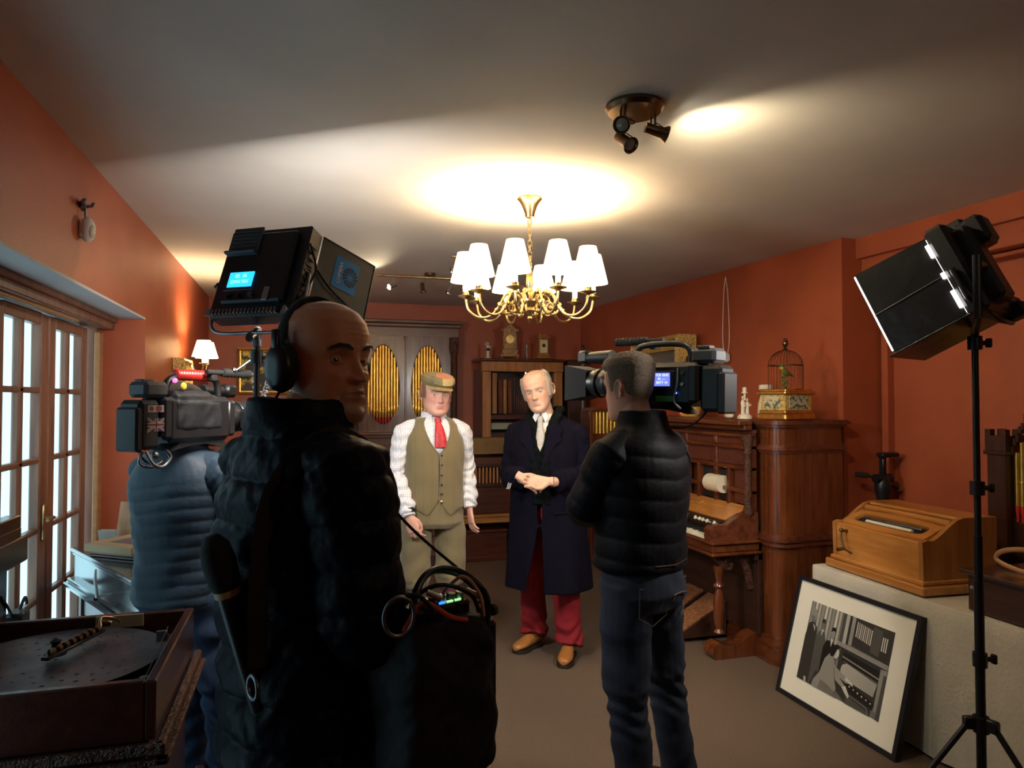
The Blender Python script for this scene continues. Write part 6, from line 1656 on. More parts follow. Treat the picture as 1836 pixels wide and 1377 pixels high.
# ================================================================ OLDER MAN IN THE OVERCOAT
def older_man():
    bx, by, th = 1.43, 4.09, R(-33)
    def loc_(x, y, z=0.):
        dx, dy = x - bx, y - by; c, s = math.cos(-th), math.sin(-th); return V((c * dx - s * dy, s * dx + c * dy, z))
    hR, tR = loc_(1.47, 4.34), loc_(1.265, 4.215); hL, tL = loc_(1.60, 4.13), loc_(1.465, 3.90)
    anR = hR.lerp(tR, .22); anR.z = .09; anL = hL.lerp(tL, .22); anL.z = .09
    P = dict(hz=.92, sz=1.425, shL=(.165, .0, 1.370), elL=(.215, -.02, 1.11), wrL=(.085, -.245, 1.085), shR=(-.165, .0, 1.370), elR=(-.205, -.04, 1.10), wrR=(-.075, -.255, 1.10),
             hipL=(.095, .0, .88), knL=((anL.x + .095) / 2, anL.y * .5 - .01, .49), anL=tuple(anL), hipR=(-.095, 0, .88), knR=((anR.x - .095) / 2, anR.y * .5 - .01, .49), anR=tuple(anR),
             H=hm((-.045, -.045, 1.612), -1, 6, -12, 1.07), face=dict(w=1.03, jaw=1.05, smile=-.15, cheek=.8, nose=1.05, brow=.8, fold=1.4, bags=1.0, wrinkle=.6))
    g = G(); base_body(g, P)
    # clasped hands: right over left, fingers wrapped
    hand(g, handB((.075, -.262, 1.095), (-1, -.16, -.06), (-.12, .75, -.25)), -1, (26, 34, 24), .7, .6)
    hand(g, handB((-.080, -.285, 1.118), (.90, -.06, -.42), (-.05, .9, -.5)), 1, (24, 40, 28), .1, .8)
    base = (.58, .34, .245)
    def ex(c, x, y, z, fr):
        sp = (np.sin(x * 310 + z * 220) * np.sin(z * 270 - x * 150) > .86) * .16; c = c * (1 - sp[:, None] * np.array([.3, .6, .7]))
        sd = sstep(.050, .066, np.abs(x)) * sstep(-.03, -.01, z) * sstep(-.05, -.02, y) * .45
        return c * (1 - sd[:, None]) + np.array([.42, .36, .30]) * sd[:, None]
    body = mkf('person', [fuse(g, .0042, 2)], 'skin_fair', None, skin_paint(P['H'], base, (.52, .22, .18), .6, (.46, .34, .24, .5), ex), loc=(bx, by, 0), rz=th)
    prop(body, 'older balding person in long navy overcoat and red trousers, hands clasped, head tilted', 'person')
    eyes(body, P['H'], (.14, .16, .16), (.28, -1, -.08), pm('eyelid_skin', base, .5), 10, -14)
    def hm_mask(X, Y, Z):
        ax = np.abs(X); side = sstep(.036, .055, ax) * sstep(-.055, -.03, Z) * sstep(-.045, -.015, Y); back = sstep(.02, .05, Y) * sstep(-.075, -.05, Z) * sstep(.118, .09, Z)
        top = .35 * sstep(.0, .03, Y) * sstep(.05, .08, Z)
        m_ = np.clip(side + back + top, 0, 1) * (1 - sstep(.075, .10, Z) * (Y < .03) * .9)
        return -.004 + .0165 * m_ + .0018 * m_ * np.sin(X * 300 + 4 * np.sin(Z * 60)) * np.sin(Z * 90 + Y * 140)
    g = G(P['H']); g.rows(head_rows(P['face'], 0, hm_mask, 96, 72), True, True)
    for k in range(26):                                            # combed strands over the ears and back
        s = 1 if k % 2 else -1; a = .35 + 1.1 * (k / 26); x = s * .076 * math.cos(a * .9); y = .02 + .075 * math.sin(a)
        g.tube([(x * .98, y - .012, .055 - .01 * math.sin(k)), (x * 1.09, y, .03), (x * 1.08, y + .006, -.005), (x * 1.0, y + .01, -.04)], [.004, .0055, .005, .002], 6)
    mk('hair', g, MT['greyhair'], body, 60)
    # trousers, shoes
    g = G(); stack(g, [(.96, .155, .12), (.88, .17, .13), (.80, .15, .12)], 28)
    for k in ('L', 'R'):
        h_, kn, an = V(P['hip' + k]), V(P['kn' + k]), V(P['an' + k])
        g.tube(bez([h_, h_.lerp(kn, .6), kn, kn.lerp(an, .5), an + V((0, 0, .035)), an + V((0, -.01, -.012))], 5), [.098] * 5 + [.088] * 5 + [.082] * 5 + [.080] * 5 + [.083] * 5 + [.088], 20)
    def td(co, no):
        z = co[:, 2]; return cloth_noise(.0035, 10, (1, 1, 1.3), 1.)(co) + .0065 * sstep(.30, .12, z) * np.sin(z * 75 + 6 * np.sin(co[:, 0] * 14 + co[:, 1] * 9))
    mkf('trousers', [fuse(g, .006, 2, td)], 'redtrs', body)
    for k, hl, to in (('L', hL, tL), ('R', hR, tR)):
        g = G(); shoe(g, hl, to, .092, .046); g.ell(hl.lerp(to, .24) + V((0, 0, .085)), (.042, .042, .03), 12)
        sh_ = mkf('shoe', [fuse(g, .004, 2)], 'tan', body)
        g = G(); sole(g, hl, to, .050); mk('shoe_sole', g, 'soles', sh_, 40)
        d = (to - hl).normalized(); sd = V((-d.y, d.x, 0))
        g = G()
        for q in range(4):
            c = hl.lerp(to, .40 + q * .055); z = .098 - q * .0085
            g.tube([c + sd * .022 + V((0, 0, z - .012)), c + V((0, 0, z)), c - sd * .022 + V((0, 0, z - .012))], .0022, 6)
        mk('laces', g, 'brownl', sh_, 50)
        g = G(); c = hl.lerp(to, .62); g.tube([c + sd * .044 + V((0, 0, .03)), c + sd * .03 + V((0, 0, .058)), c + V((0, 0, .066)), c - sd * .03 + V((0, 0, .058)), c - sd * .044 + V((0, 0, .03))], .0016, 6); mk('toe_cap_seam', g, 'brownl', sh_, 50)
    # shirt front, tie
    g = G(); stack(g, resamp([(1.05, .15, .118), (1.25, .16, .125), (1.38, .14, .108), (1.44, .09, .082), (1.475, .068, .068)], 14)); mkf('shirt', [fuse(g, .008, 2)], 'shirtw', body)
    g = G()
    for s in (-1, 1):
        g.prism([(s * .004, 1.475), (s * .035, 1.485), (s * .048, 1.455), (s * .030, 1.425)], -.100, -.092, M(((1, 0, 0, -.012), (0, 0, 1, 0), (0, 1, 0, 0), (0, 0, 0, 1))))
    mk('shirt_collar', g, 'shirtw', body, 30)
    g = G(); g.tube([(-.012, -.100, 1.462), (-.012, -.108, 1.44), (-.010, -.118, 1.42), (-.004, -.140, 1.34), (.0, -.150, 1.22)], [(.014, .010), (.017, .012), (.013, .009), (.028, .009), (.032, .008)], 12, up=(0, 1, 0)); mk('necktie', g, 'tie_pat', body, 60)
    # overcoat
    parts = []
    def shellC(keys, gap0, gap1, th_, nn=30, n=80):
        rows = []
        for r_ in resamp(keys, nn):
            z, rx, ry, cx, cy = r_; g0, g1 = gap0(z), gap1(z); o = []; i_ = []
            for j in range(n + 1):
                a = R(-90) + g0 + (2 * PI - g0 - g1) * j / n; e = 2 / 2.3
                ca, sa = math.copysign(abs(math.cos(a)) ** e, math.cos(a)), math.copysign(abs(math.sin(a)) ** e, math.sin(a)); fl = .010 * math.sin(a * 7 + 1) * max(0, (1.0 - z)) / .6
                o.append((cx + (rx + fl) * ca, cy + (ry + fl) * sa, z)); i_.append((cx + (rx + fl - th_) * ca, cy + (ry + fl - th_) * sa, z))
            rows.append(o + i_[::-1])
        return rows
    keys = [(.44, .262, .225, .01, .01), (.60, .250, .208, .01, .005), (.78, .236, .190, .005, .0), (.92, .226, .178), (1.04, .218, .170), (1.15, .216, .168, 0, -.004), (1.26, .220, .168, 0, -.004), (1.33, .206, .158, 0, -.002), (1.38, .184, .142, 0, .0), (1.42, .150, .120, 0, .005), (1.455, .112, .102, 0, .010), (1.475, .095, .092, 0, .012)]
    g = G(); g.rows(shellC(keys, lambda z: .02 + .40 * max(0, min(1, (z - 1.13) / .30)) + .06 * max(0, min(1, (.80 - z) / .4)), lambda z: .02 + .40 * max(0, min(1, (z - 1.13) / .30)) + .26 * max(0, min(1, (.80 - z) / .34)), .012), True, True)
    parts.append(fuse(g, .0065, 3, cloth_noise(.005, 6, (1, 1, .55), 3.)))
    for k, s in (('L', 1), ('R', -1)):
        sh, el, wr = V(P['sh' + k]), V(P['el' + k]), V(P['wr' + k]); g = G(); e2 = el.lerp(wr, .86)
        g.tube(bez([sh + V((-s * .07, 0, .022)), sh + V((s * .006, 0, -.008)), sh.lerp(el, .5) + V((s * .008, .01, 0)), el + V((s * .004, .012, -.006)), el.lerp(wr, .45), e2], 5), [.062] * 5 + [.078] * 5 + [.076] * 5 + [.072] * 5 + [.064] * 5 + [.057], 20)
        parts.append(fuse(g, .007, 3, sleeve_wr([sh, el, wr], .005, .075)))
    mkf('overcoat', parts, 'navy', body)
    # lapels
    g = G()
    for s in (-1, 1):
        o = [(s * .010, 1.135), (s * .050, 1.22), (s * .095, 1.30), (s * .130, 1.325), (s * .118, 1.355), (s * .128, 1.385), (s * .085, 1.44), (s * .058, 1.40), (s * .038, 1.30)]
        vs = []
        for dy in (0, .010):
            for (x, z) in o:
                y = -(.166 * (1 - min(1, abs(x) / .215) ** 2.3) ** (1 / 2.3)) * (1 if z < 1.34 else 1 - (z - 1.34) * 2.6) - .012 + dy
                vs.append((x, y, z))
        n = len(o); g.add(vs, [tuple(range(n)), tuple(range(2 * n - 1, n - 1, -1))] + [(i, (i + 1) % n, n + (i + 1) % n, n + i) for i in range(n)])
    mk('lapel', g, 'navy', body, 30)
    g = G(); rows = []
    for t in range(19):
        a = R(-90 + 34 + (360 - 68) * t / 18); f_ = abs(t / 9 - 1); cx, cy = math.cos(a), math.sin(a)
        rows.append([(.074 * cx, .072 * cy + .016, 1.505 - .045 * f_ ** 2), (.108 * cx, .098 * cy + .014, 1.470 - .05 * f_ ** 2), (.128 * cx, .112 * cy + .012, 1.435 - .04 * f_ ** 2), (.122 * cx, .106 * cy + .012, 1.430 - .04 * f_ ** 2), (.098 * cx, .090 * cy + .014, 1.462 - .05 * f_ ** 2), (.068 * cx, .066 * cy + .016, 1.50 - .045 * f_ ** 2)])
    g.rows(rows, True, True); mk('velvet_collar', g, 'velvet', body, 60)
    g = G()                                                        # scarf hanging inside the lapels
    for s in (-1, 1):
        g.tube(bez([(s * .03, .075, 1.50), (s * .082, .03, 1.505), (s * .080, -.05, 1.475), (s * .062, -.115, 1.40), (s * .042, -.148, 1.30), (s * .026, -.164, 1.18), (s * .022 + .01, -.166, 1.05), (s * .02 + .01, -.165, .95)], 5), [(.020, .026)] * 10 + [(.013, .034)] * 20 + [(.009, .036)] * 6, 12, up=(0, 1, 0))
    mkf('scarf', [fuse(g, .005, 2, cloth_noise(.003, 20, (1, 1, 2)))], 'scarf', body)
    g = G(); g.tube([(.095, -.160, 1.335), (.10, -.168, 1.20), (.098, -.175, 1.17)], .002, 5); g.tube([(.085, -.19, .90), (.17, -.145, .905)], .004, 6); mk('pocket_welt', g, 'velvet', body, 50)
    g = G()
    for q in range(3): g.tube([(-.150 + q * .008, -.30, 1.085 - q * .002), (-.156 + q * .008, -.318, 1.05)], .0025, 6)
    mk('held_spectacles_arm', g, 'silver', body, 50)
    return body
MT['greyhair'] = pm('thin_grey_hair', (.40, .33, .26), .6, c2=(.26, .21, .17), scale=60, stretch=(1, 1, .2))
older_man()
# ================================================================ CAMCORDERS
MT['cam_lcd'] = emis('lit_blue_monitor', (.16, .20, .85), 1.1)
MT['cam_lcdt'] = emis('monitor_digits', (.65, .75, 1), 1.2)
MT['led_blue'] = emis('blue_indicator', (.05, .15, 1), 6)
MT['led_red'] = emis('red_indicator', (1, .03, .08), 5)
MT['led_green'] = pm('green_label', (.02, .14, .03), .5)
MT['ribred'] = pm('red_ribbed_grip', (.38, .02, .015), .35)
MT['hoodblk'] = pm('dark_matte_hood', (.006, .006, .007), .7, spec=.3)
MT['camcover'] = pm('grey_black_camera_cover', (.005, .005, .007), .6, c2=(.008, .008, .011), scale=8, bump=.4, bscale=18)

def camcorder(name, lab, loc, az, down, red=False):
    mt = aim_matrix(loc, az, down)
    t = thing(name, lab, 'video camera', (0, 0, 0)); t.matrix_world = mt
    g = G(); g.box((-.02, 0, .06), (.30, .125, .165), .018); g.box((-.16, 0, .065), (.06, .12, .15), .012); mk('camera_body', g, 'black', t)
    g = G(); g.box((.14, .005, .06), (.05, .12, .14), .02); g.lathe([(.045, 0), (.052, .02), (.05, .06), (.058, .07), (.058, .12), (.050, .13), (.052, .17), (.060, .20)], at=(.155, 0, .065), z=(1, 0, 0), n=28)
    for x in (.20, .24, .29): g.lathe([(.058, 0), (.061, .003), (.061, .016), (.058, .019)], at=(x, 0, .065), z=(1, 0, 0), n=28)
    g.box((.24, -.07, .055), (.12, .05, .08), .016); mk('lens', g, 'blackm', t, 40)
    g = G(); q0, q1 = .055, .078
    sq = lambda x, a, b: [(x, -a, .065 - b), (x, a, .065 - b), (x, a, .065 + b), (x, -a, .065 + b)]
    g.rows([sq(.335, q0, q0), sq(.43, q1, q1 * .95), sq(.43, q1 - .006, q1 * .95 - .006), sq(.335, q0 - .006, q0 - .006)], True, False, True); mk('lens_hood', g, MT['hoodblk'], t, 0)
    g = G(); g.lathe([(.048, 0), (.02, .008), (0, .009)], at=(.355, 0, .065), z=(1, 0, 0), n=24); mk('front_glass', g, 'blackg', t, 40)
    g = G(); g.box((-.235, 0, .045), (.085, .105, .17), .014); g.box((-.275, 0, .03), (.03, .10, .15), .012); mk('battery', g, 'black', t)
    g = G(); g.box((-.20, 0, .165), (.10, .09, .055), .012); g.box((-.20, .02, .196), (.05, .04, .012), .004); mk('wireless_receiver', g, 'grey', t)
    g = G(); g.tube(bez([(-.13, 0, .145), (-.12, 0, .195), (-.07, 0, .215), (.06, 0, .215), (.11, 0, .20), (.12, 0, .145)], 5), [(.012, .014)] * 26, 10); mk('top_handle', g, 'black', t, 50)
    if red:
        g = G()
        pr = [(.0, 0)]
        for k in range(11): pr += [(.017, k * .013 + .001), (.021, k * .013 + .005), (.021, k * .013 + .009), (.017, k * .013 + .012)]
        pr += [(0, .145)]
        g.lathe(pr, at=(-.09, 0, .222), z=(1, 0, 0), n=20); mk('ribbed_grip', g, 'ribred', t, 50)
    g = G(); g.cyl((.02, -.04, .235), (.22, -.04, .235), .010, n=14); g.cyl((.10, -.04, .235), (.25, -.04, .235), .016, n=16)
    for k in range(8): g.torus((.11 + k * .018, -.04, .235), .0165, .0015, (1, 0, 0), 16, 5)
    g.box((.06, -.03, .215), (.03, .03, .03), .005); mk('microphone', g, 'rubber', t, 40)
    g = G(); g.cyl((.16, .03, .150), (.16, .12, .165), .012, n=14); g.tube([(.15, .115, .165), (.21, .115, .165), (.27, .115, .165)], [.028, .026, .022], 16); g.box((.29, .11, .168), (.06, .055, .055), .012); mk('viewfinder', g, 'black', t, 40)
    g = G(); g.prism([(-.14, -.05), (-.10, -.02), (.10, -.02), (.13, -.05), (.08, -.045), (.02, -.032), (-.06, -.036)], -.045, .045, M(((1, 0, 0, 0), (0, 0, 1, 0), (0, 1, 0, 0), (0, 0, 0, 1)))); mk('shoulder_pad', g, 'rubber', t, 40)
    # operator side
    g = G(); g.box((-.045, .064, .075), (.10, .006, .07), .002); sc = mk('side_monitor', g, 'black', t, 0)
    g = G(); g.box((-.045, .068, .078), (.068, .002, .050)); mk('monitor_screen', g, 'cam_lcd', sc, 0)
    for k, (a, b) in enumerate((('TCR 10:42', .016), ('01 ----', .002), ('BATT 14', -.012))):
        put_text('monitor_text', a, .013, 'cam_lcdt', sc, M(((-1, 0, 0, -.045), (0, 0, 1, .0695), (0, 1, 0, .078 + b), (0, 0, 0, 1))))
    g = G(); g.box((-.06, .064, .005), (.09, .004, .02), .001); mk('green_label', g, 'led_green', t, 0)
    g = G(); g.ell((-.105, .067, .028), .004, 8); mk('blue_indicator', g, 'led_blue', t, 50)
    g = G(); g.ell((-.10, .02, -.045), .004, 8); mk('red_indicator', g, 'led_red', t, 50)
    for k, (x, z) in enumerate(((.05, .10), (.05, .07), (.05, .04), (.09, .055), (-.13, .10), (-.13, .06))):
        g = G(); g.lathe([(.007, 0), (.008, .003), (.007, .008), (0, .009)], at=(x, .062, z), z=(0, 1, 0), n=12); mk('control_knob', g, 'silver' if k % 2 else 'grey', t, 40)
    g = G(); g.tube(bez([(-.11, .064, .12), (-.115, .075, .06), (-.10, .07, .0), (-.13, .072, -.03)], 6), .0035, 6); mk('audio_cable', g, 'silver', t, 50)
    g = G(); g.tube(bez([(-.22, .03, -.03), (-.16, .05, -.09), (-.05, .055, -.10), (.05, .05, -.07), (.14, .04, -.01)], 7), .004, 6); mk('lens_cable', g, 'rubber', t, 50)
    # soft weather cover draped over the body
    g = G(); g.box((-.03, -.004, .075), (.26, .128, .15), .03); g.box((-.05, -.002, .13), (.19, .115, .07), .03)
    mk_ = mkf('weather_cover', [fuse(g, .005, 3, cloth_noise(.003, 22))], 'camcover', t) if red else None
    if red:
        # flags on the battery side
        g = G(); g.mat = 0; g.box((-.215, -.0535, .045), (.075, .002, .045)); fl = mk('flag_sticker', g, MT['flagblue'], t, 0)
        g = G(); Bf = M(((1, 0, 0, -.215), (0, 0, 1, -.0552), (0, 1, 0, .045), (0, 0, 0, 1)))
        w_, h_ = .0375, .0225
        def bar(x0, y0, x1, y1, th, z):
            dx, dy = x1 - x0, y1 - y0; L_ = math.hypot(dx, dy); nx, ny = -dy / L_ * th / 2, dx / L_ * th / 2
            g.poly([(x0 + nx, y0 + ny), (x1 + nx, y1 + ny), (x1 - nx, y1 - ny), (x0 - nx, y0 - ny)], -z, Bf)
        g.mat = 0; bar(-w_, -h_, w_, h_, .009, 0); bar(-w_, h_, w_, -h_, .009, 0)
        g.mat = 1; bar(-w_, -h_, w_, h_, .003, .0002); bar(-w_, h_, w_, -h_, .003, .0002)
        g.mat = 0; bar(-w_, 0, w_, 0, .014, .0004); bar(0, -h_, 0, h_, .014, .0004)
        g.mat = 1; bar(-w_, 0, w_, 0, .008, .0006); bar(0, -h_, 0, h_, .008, .0006)
        mk('union_flag', g, [MT['flagwhite'], MT['flagred']], fl, 0, fix=False)
        g = G(); g.box((-.215, -.0535, .100), (.07, .002, .024)); g.mat = 1; g.lathe([(.010, 0), (.012, 0), (.012, .001), (.010, .001)], at=(-.205, -.0545, .100), z=(0, -1, 0), n=18); g.lathe([(.008, 0), (.008, .001), (0, .001)], at=(-.235, -.0545, .100), z=(0, -1, 0), n=14); mk('upper_sticker', g, [MT['flagwhite'], MT['flagred']], t, 0)
        g = G(); g.tube(bez([(.12, -.03, .22), (.16, -.06, .25), (.22, -.09, .30), (.25, -.10, .315)], 5), .006, 8); g.ell((.15, -.05, .245), .013, 10); g.ell((.235, -.095, .31), .012, 10); mk('articulated_arm', g, 'chrome', t, 50)
        g = G(); pts = []
        for k in range(140):
            u = k / 139; c = V((.22 + .10 * u, -.09 + .02 * math.sin(u * 3), .23 - .13 * math.sin(PI * u) + .02 * u)); a = u * 2 * PI * 16; pts.append(c + V((0, .012 * math.cos(a), .012 * math.sin(a))))
        g.tube(pts, .0035, 6); mk('coiled_cable', g, 'grey', t, 50)
        g = G(); g.tube(bez([(-.24, -.035, -.045), (-.22, -.05, -.09), (-.18, -.05, -.10), (-.15, -.05, -.07), (-.17, -.05, -.045)], 5), .007, 8); g.tube(bez([(-.24, -.02, -.045), (-.25, -.02, -.085), (-.21, -.03, -.10), (-.16, -.02, -.085)], 5), .006, 8); g.ell((-.21, -.045, -.06), .014, 10); mk('connector_clamps', g, 'steel', t, 50)
        g = G(); g.ell((-.115, -.03, .20), .009, 10); mk('pink_indicator', g, MT['pinkled'], t, 50)
        g = G(); g.ell((-.095, -.05, .18), (.014, .006, .014), 10); mk('yellow_tag', g, 'birdyel', t, 50)
    return t
MT['flagblue'] = pm('dark_flag_ground', (.006, .006, .014), .6)
MT['flagwhite'] = pm('flag_white', (.30, .26, .25), .6)
MT['flagred'] = pm('flag_red', (.14, .02, .02), .6)
MT['pinkled'] = emis('pink_tally_light', (1, .1, .4), 2.5)
camcorder('video_camera', 'black shoulder video camera held by the short-haired man on the right', (1.335, 2.47, 1.555), -28, -1)
camcorder('video_camera', 'black shoulder video camera with red ribbed grip and flag stickers, on the left', (-.385, 2.88, 1.425), 38, 0, True)

# ================================================================ CAMERA OPERATORS
def quilted(parts_g, per, amp):
    pass

def operator_right():
    bx, by, th = 1.205, 2.40, R(208)
    P = dict(hz=.93, sz=1.42, shL=(.155, 0, 1.37), elL=(.165, -.12, 1.16), wrL=(-.10, -.10, 1.38), shR=(-.165, 0, 1.385), elR=(-.27, -.06, 1.20), wrR=(-.26, -.15, 1.48),
             hipL=(.09, .0, .90), knL=(.085, .0, .49), anL=(.06, .03, .08), hipR=(-.09, 0, .90), knR=(-.185, -.02, .49), anR=(-.26, .0, .08),
             H=hm((.005, -.045, 1.600), -2, 3, 2, 1.04), face=dict(w=1.02, jaw=1.0, nose=1.))
    g = G(); base_body(g, P)
    hand(g, handB(P['wrL'], (-.3, -.3, .8), (-.6, .1, .2)), -1, (30, 40, 30), .4, .8)
    hand(g, handB(P['wrR'], (.0, -.8, .35), (.8, .2, .2)), 1, (35, 45, 30), .4, .8)
    base = (.58, .30, .20)
    def ex(c, x, y, z, fr):
        s_ = sstep(.058, .066, np.abs(x)) * sstep(-.04, -.01, z) * (y < .03) * (y > -.05) * .35 + sstep(.03, .06, y) * sstep(-.09, -.04, z) * .6
        s_ = np.clip(s_, 0, 1)[:, None]; return c * (1 - s_) + np.array([.12, .075, .045]) * s_
    body = mkf('person', [fuse(g, .0045, 2)], 'skin_fair', None, skin_paint(P['H'], base, extra=ex), loc=(bx, by, 0), rz=th)
    prop(body, 'camera operator with short brown hair, black jacket and dark jeans, seen from behind', 'person')
    eyes(body, P['H'], (.1, .12, .12), (.1, -1, 0), pm('eyelid_skin', base, .5))
    def msk(X, Y, Z):
        ax = np.abs(X)
        hl = sstep(.062, .074, Z + .30 * np.clip(Y + .02, -.2, 0) * 0) * (Y < -.03) + (Y >= -.03) * 1.0
        side = sstep(-.035, .01, Z - .55 * np.clip(-Y, -.05, .09) * 0 + .35 * np.clip(Y, 0, .1))
        near_ear = 1 - ga(Y - .014, .020) * ga(Z + .002, .030) * sstep(.05, .06, ax)
        m_ = np.clip(side * hl * near_ear, 0, 1)
        top = sstep(.035, .095, Z)
        nz = np.sin(X * 520 + 5 * np.sin(Z * 210)) * np.sin(Y * 480 + 4 * np.sin(X * 230)) * np.sin(Z * 400)
        return -.004 + (.0065 + .013 * top) * m_ + .0028 * nz * top * m_ + .006 * top * sstep(-.02, -.07, Y)
    g = G(P['H']); g.rows(head_rows(P['face'], 0, msk, 150, 120), True, True); mk('hair', g, MT['brownhair'], body, 80)
    # jeans
    g = G(); stack(g, [(1.00, .158, .118), (.93, .172, .132, 0, .008), (.86, .178, .138, 0, .012), (.80, .16, .12, 0, .006)], 30)
    for k in ('L', 'R'):
        h_, kn, an = V(P['hip' + k]), V(P['kn' + k]), V(P['an' + k])
        g.tube(bez([h_ + V((0, .01, 0)), h_.lerp(kn, .5), kn, kn.lerp(an, .5), an], 6), [.096] * 6 + [.088] * 6 + [.072] * 6 + [.068] * 6 + [.066], 20)
    def jd(co, no): return cloth_noise(.004, 11, (1, 1, 1.4), 5.)(co) + .005 * sstep(.60, .40, co[:, 2]) * sstep(.30, .45, co[:, 2]) * np.sin(co[:, 2] * 110 + 5 * np.sin(co[:, 0] * 20))
    jn = mkf('jeans', [fuse(g, .006, 2, jd)], 'jeansd', body)
    g = G(); g.tube([(-.155, .06, .985), (-.08, .125, .975), (0, .138, .97), (.08, .125, .975), (.155, .06, .985)], [(.004, .018)] * 5, 8, up=(0, 1, 0)); mk('belt', g, 'brownl', jn, 50)
    g = G(); Bq = V((-.035, .150, .865)); g.tube([Bq + V((-.045, -.003, -.02)), Bq + V((-.042, -.0, .0)), Bq + V((0, .003, .006)), Bq + V((.042, .0, .0)), Bq + V((.045, -.003, -.02))], .0022, 6); mk('pocket_chain', g, 'chrome', jn, 50)
    for s in (-1, 1):
        g = G(); pts = [(-.055, .0), (.055, .0), (.055, -.10), (0, -.135), (-.055, -.10)]
        g.tube([(s * .09 + x, .150 - .035 * abs(s * .09 + x) / .1 + .002 + z * .04, .90 + z) for x, z in pts], .0016, 5, closed=True); mk('pocket_seam', g, MT['stitch'], jn, 50)
    # jacket: black all over; lamplight on the right flank is a lighter overlay
    def td(co, no):
        z = co[:, 2]; s = z - .10 * np.abs(co[:, 0]) + .04 * co[:, 1]
        return quilt(s, .075, .007) * (1 - .6 * sstep(1.38, 1.44, z)) + cloth_noise(.0025, 12)(co)
    parts = []
    g = G(); stack(g, resamp([(.945, .172, .140, 0, .0), (.96, .186, .150), (1.02, .184, .150), (1.10, .180, .152), (1.22, .196, .160), (1.32, .200, .158), (1.38, .182, .142, 0, .004), (1.42, .150, .118, 0, .010), (1.455, .100, .092, 0, .014), (1.49, .086, .086, 0, .014), (1.515, .080, .082, 0, .012)], 44)); parts.append(fuse(g, .006, 2, td))
    for k, s in (('L', 1), ('R', -1)):
        sh, el, wr = V(P['sh' + k]), V(P['el' + k]), V(P['wr' + k]); e2 = el.lerp(wr, .88); g = G()
        g.tube(bez([sh + V((-s * .07, 0, .02)), sh + V((s * .004, 0, -.006)), sh.lerp(el, .5), el, el.lerp(wr, .45), e2], 6), [.066] * 6 + [.082] * 6 + [.076] * 6 + [.070] * 6 + [.058] * 6 + [.046], 20)
        def sd_(co, no, L_=[sh, el, wr]):
            s_, d = along(co, L_); return quilt(s_, .07, .005) + cloth_noise(.002, 14)(co)
        parts.append(fuse(g, .006, 2, sd_))
    jk = mkf('jacket', parts, 'softsh', body)
    # lamplight on his right flank and shoulder, painted as a violet-grey quilted overlay
    g = G(); rows = []
    for r_ in resamp([(.955, .189, .153), (1.02, .187, .153), (1.10, .183, .155), (1.22, .199, .163), (1.32, .203, .161), (1.385, .184, .146, 0, .004)], 60):
        z, rx, ry, cx, cy = r_; q = .007 * (abs(math.sin(PI * (z - .02) / .075)) ** .55 - .6) + .001; lo = R(lerp(150, 122, (z - .95) / .45)); o = []; i_ = []
        for j in range(15):
            a = lerp(lo, R(196), j / 14); e = 2 / 2.3; ca, sa = math.copysign(abs(math.cos(a)) ** e, math.cos(a)), math.copysign(abs(math.sin(a)) ** e, math.sin(a))
            o.append((cx + (rx + q) * ca, cy + (ry + q) * sa, z)); i_.append((cx + (rx - .02) * ca, cy + (ry - .02) * sa, z))
        rows.append(o + i_[::-1])
    g.rows(rows, True, True); mk('grey_side_panel', g, 'panelg', jk, 60)
    for k in ('L', 'R'):
        an = V(P['an' + k]); toe = an + V((0, -.20, 0)); toe.z = 0; hl = an + V((0, .07, 0)); hl.z = 0
        g = G(); shoe(g, hl, toe, .09); sh_ = mkf('shoe', [fuse(g, .006, 2)], 'black', body); g = G(); sole(g, hl, toe); mk('shoe_sole', g, 'soles', sh_, 40)
MT['brownhair'] = pm('short_brown_hair', (.22, .135, .07), .65, c2=(.10, .06, .032), scale=140, detail=6, bump=.8, bscale=380, sheen=.3)
MT['stitch'] = pm('denim_stitching', (.10, .08, .06), .8)
operator_right()

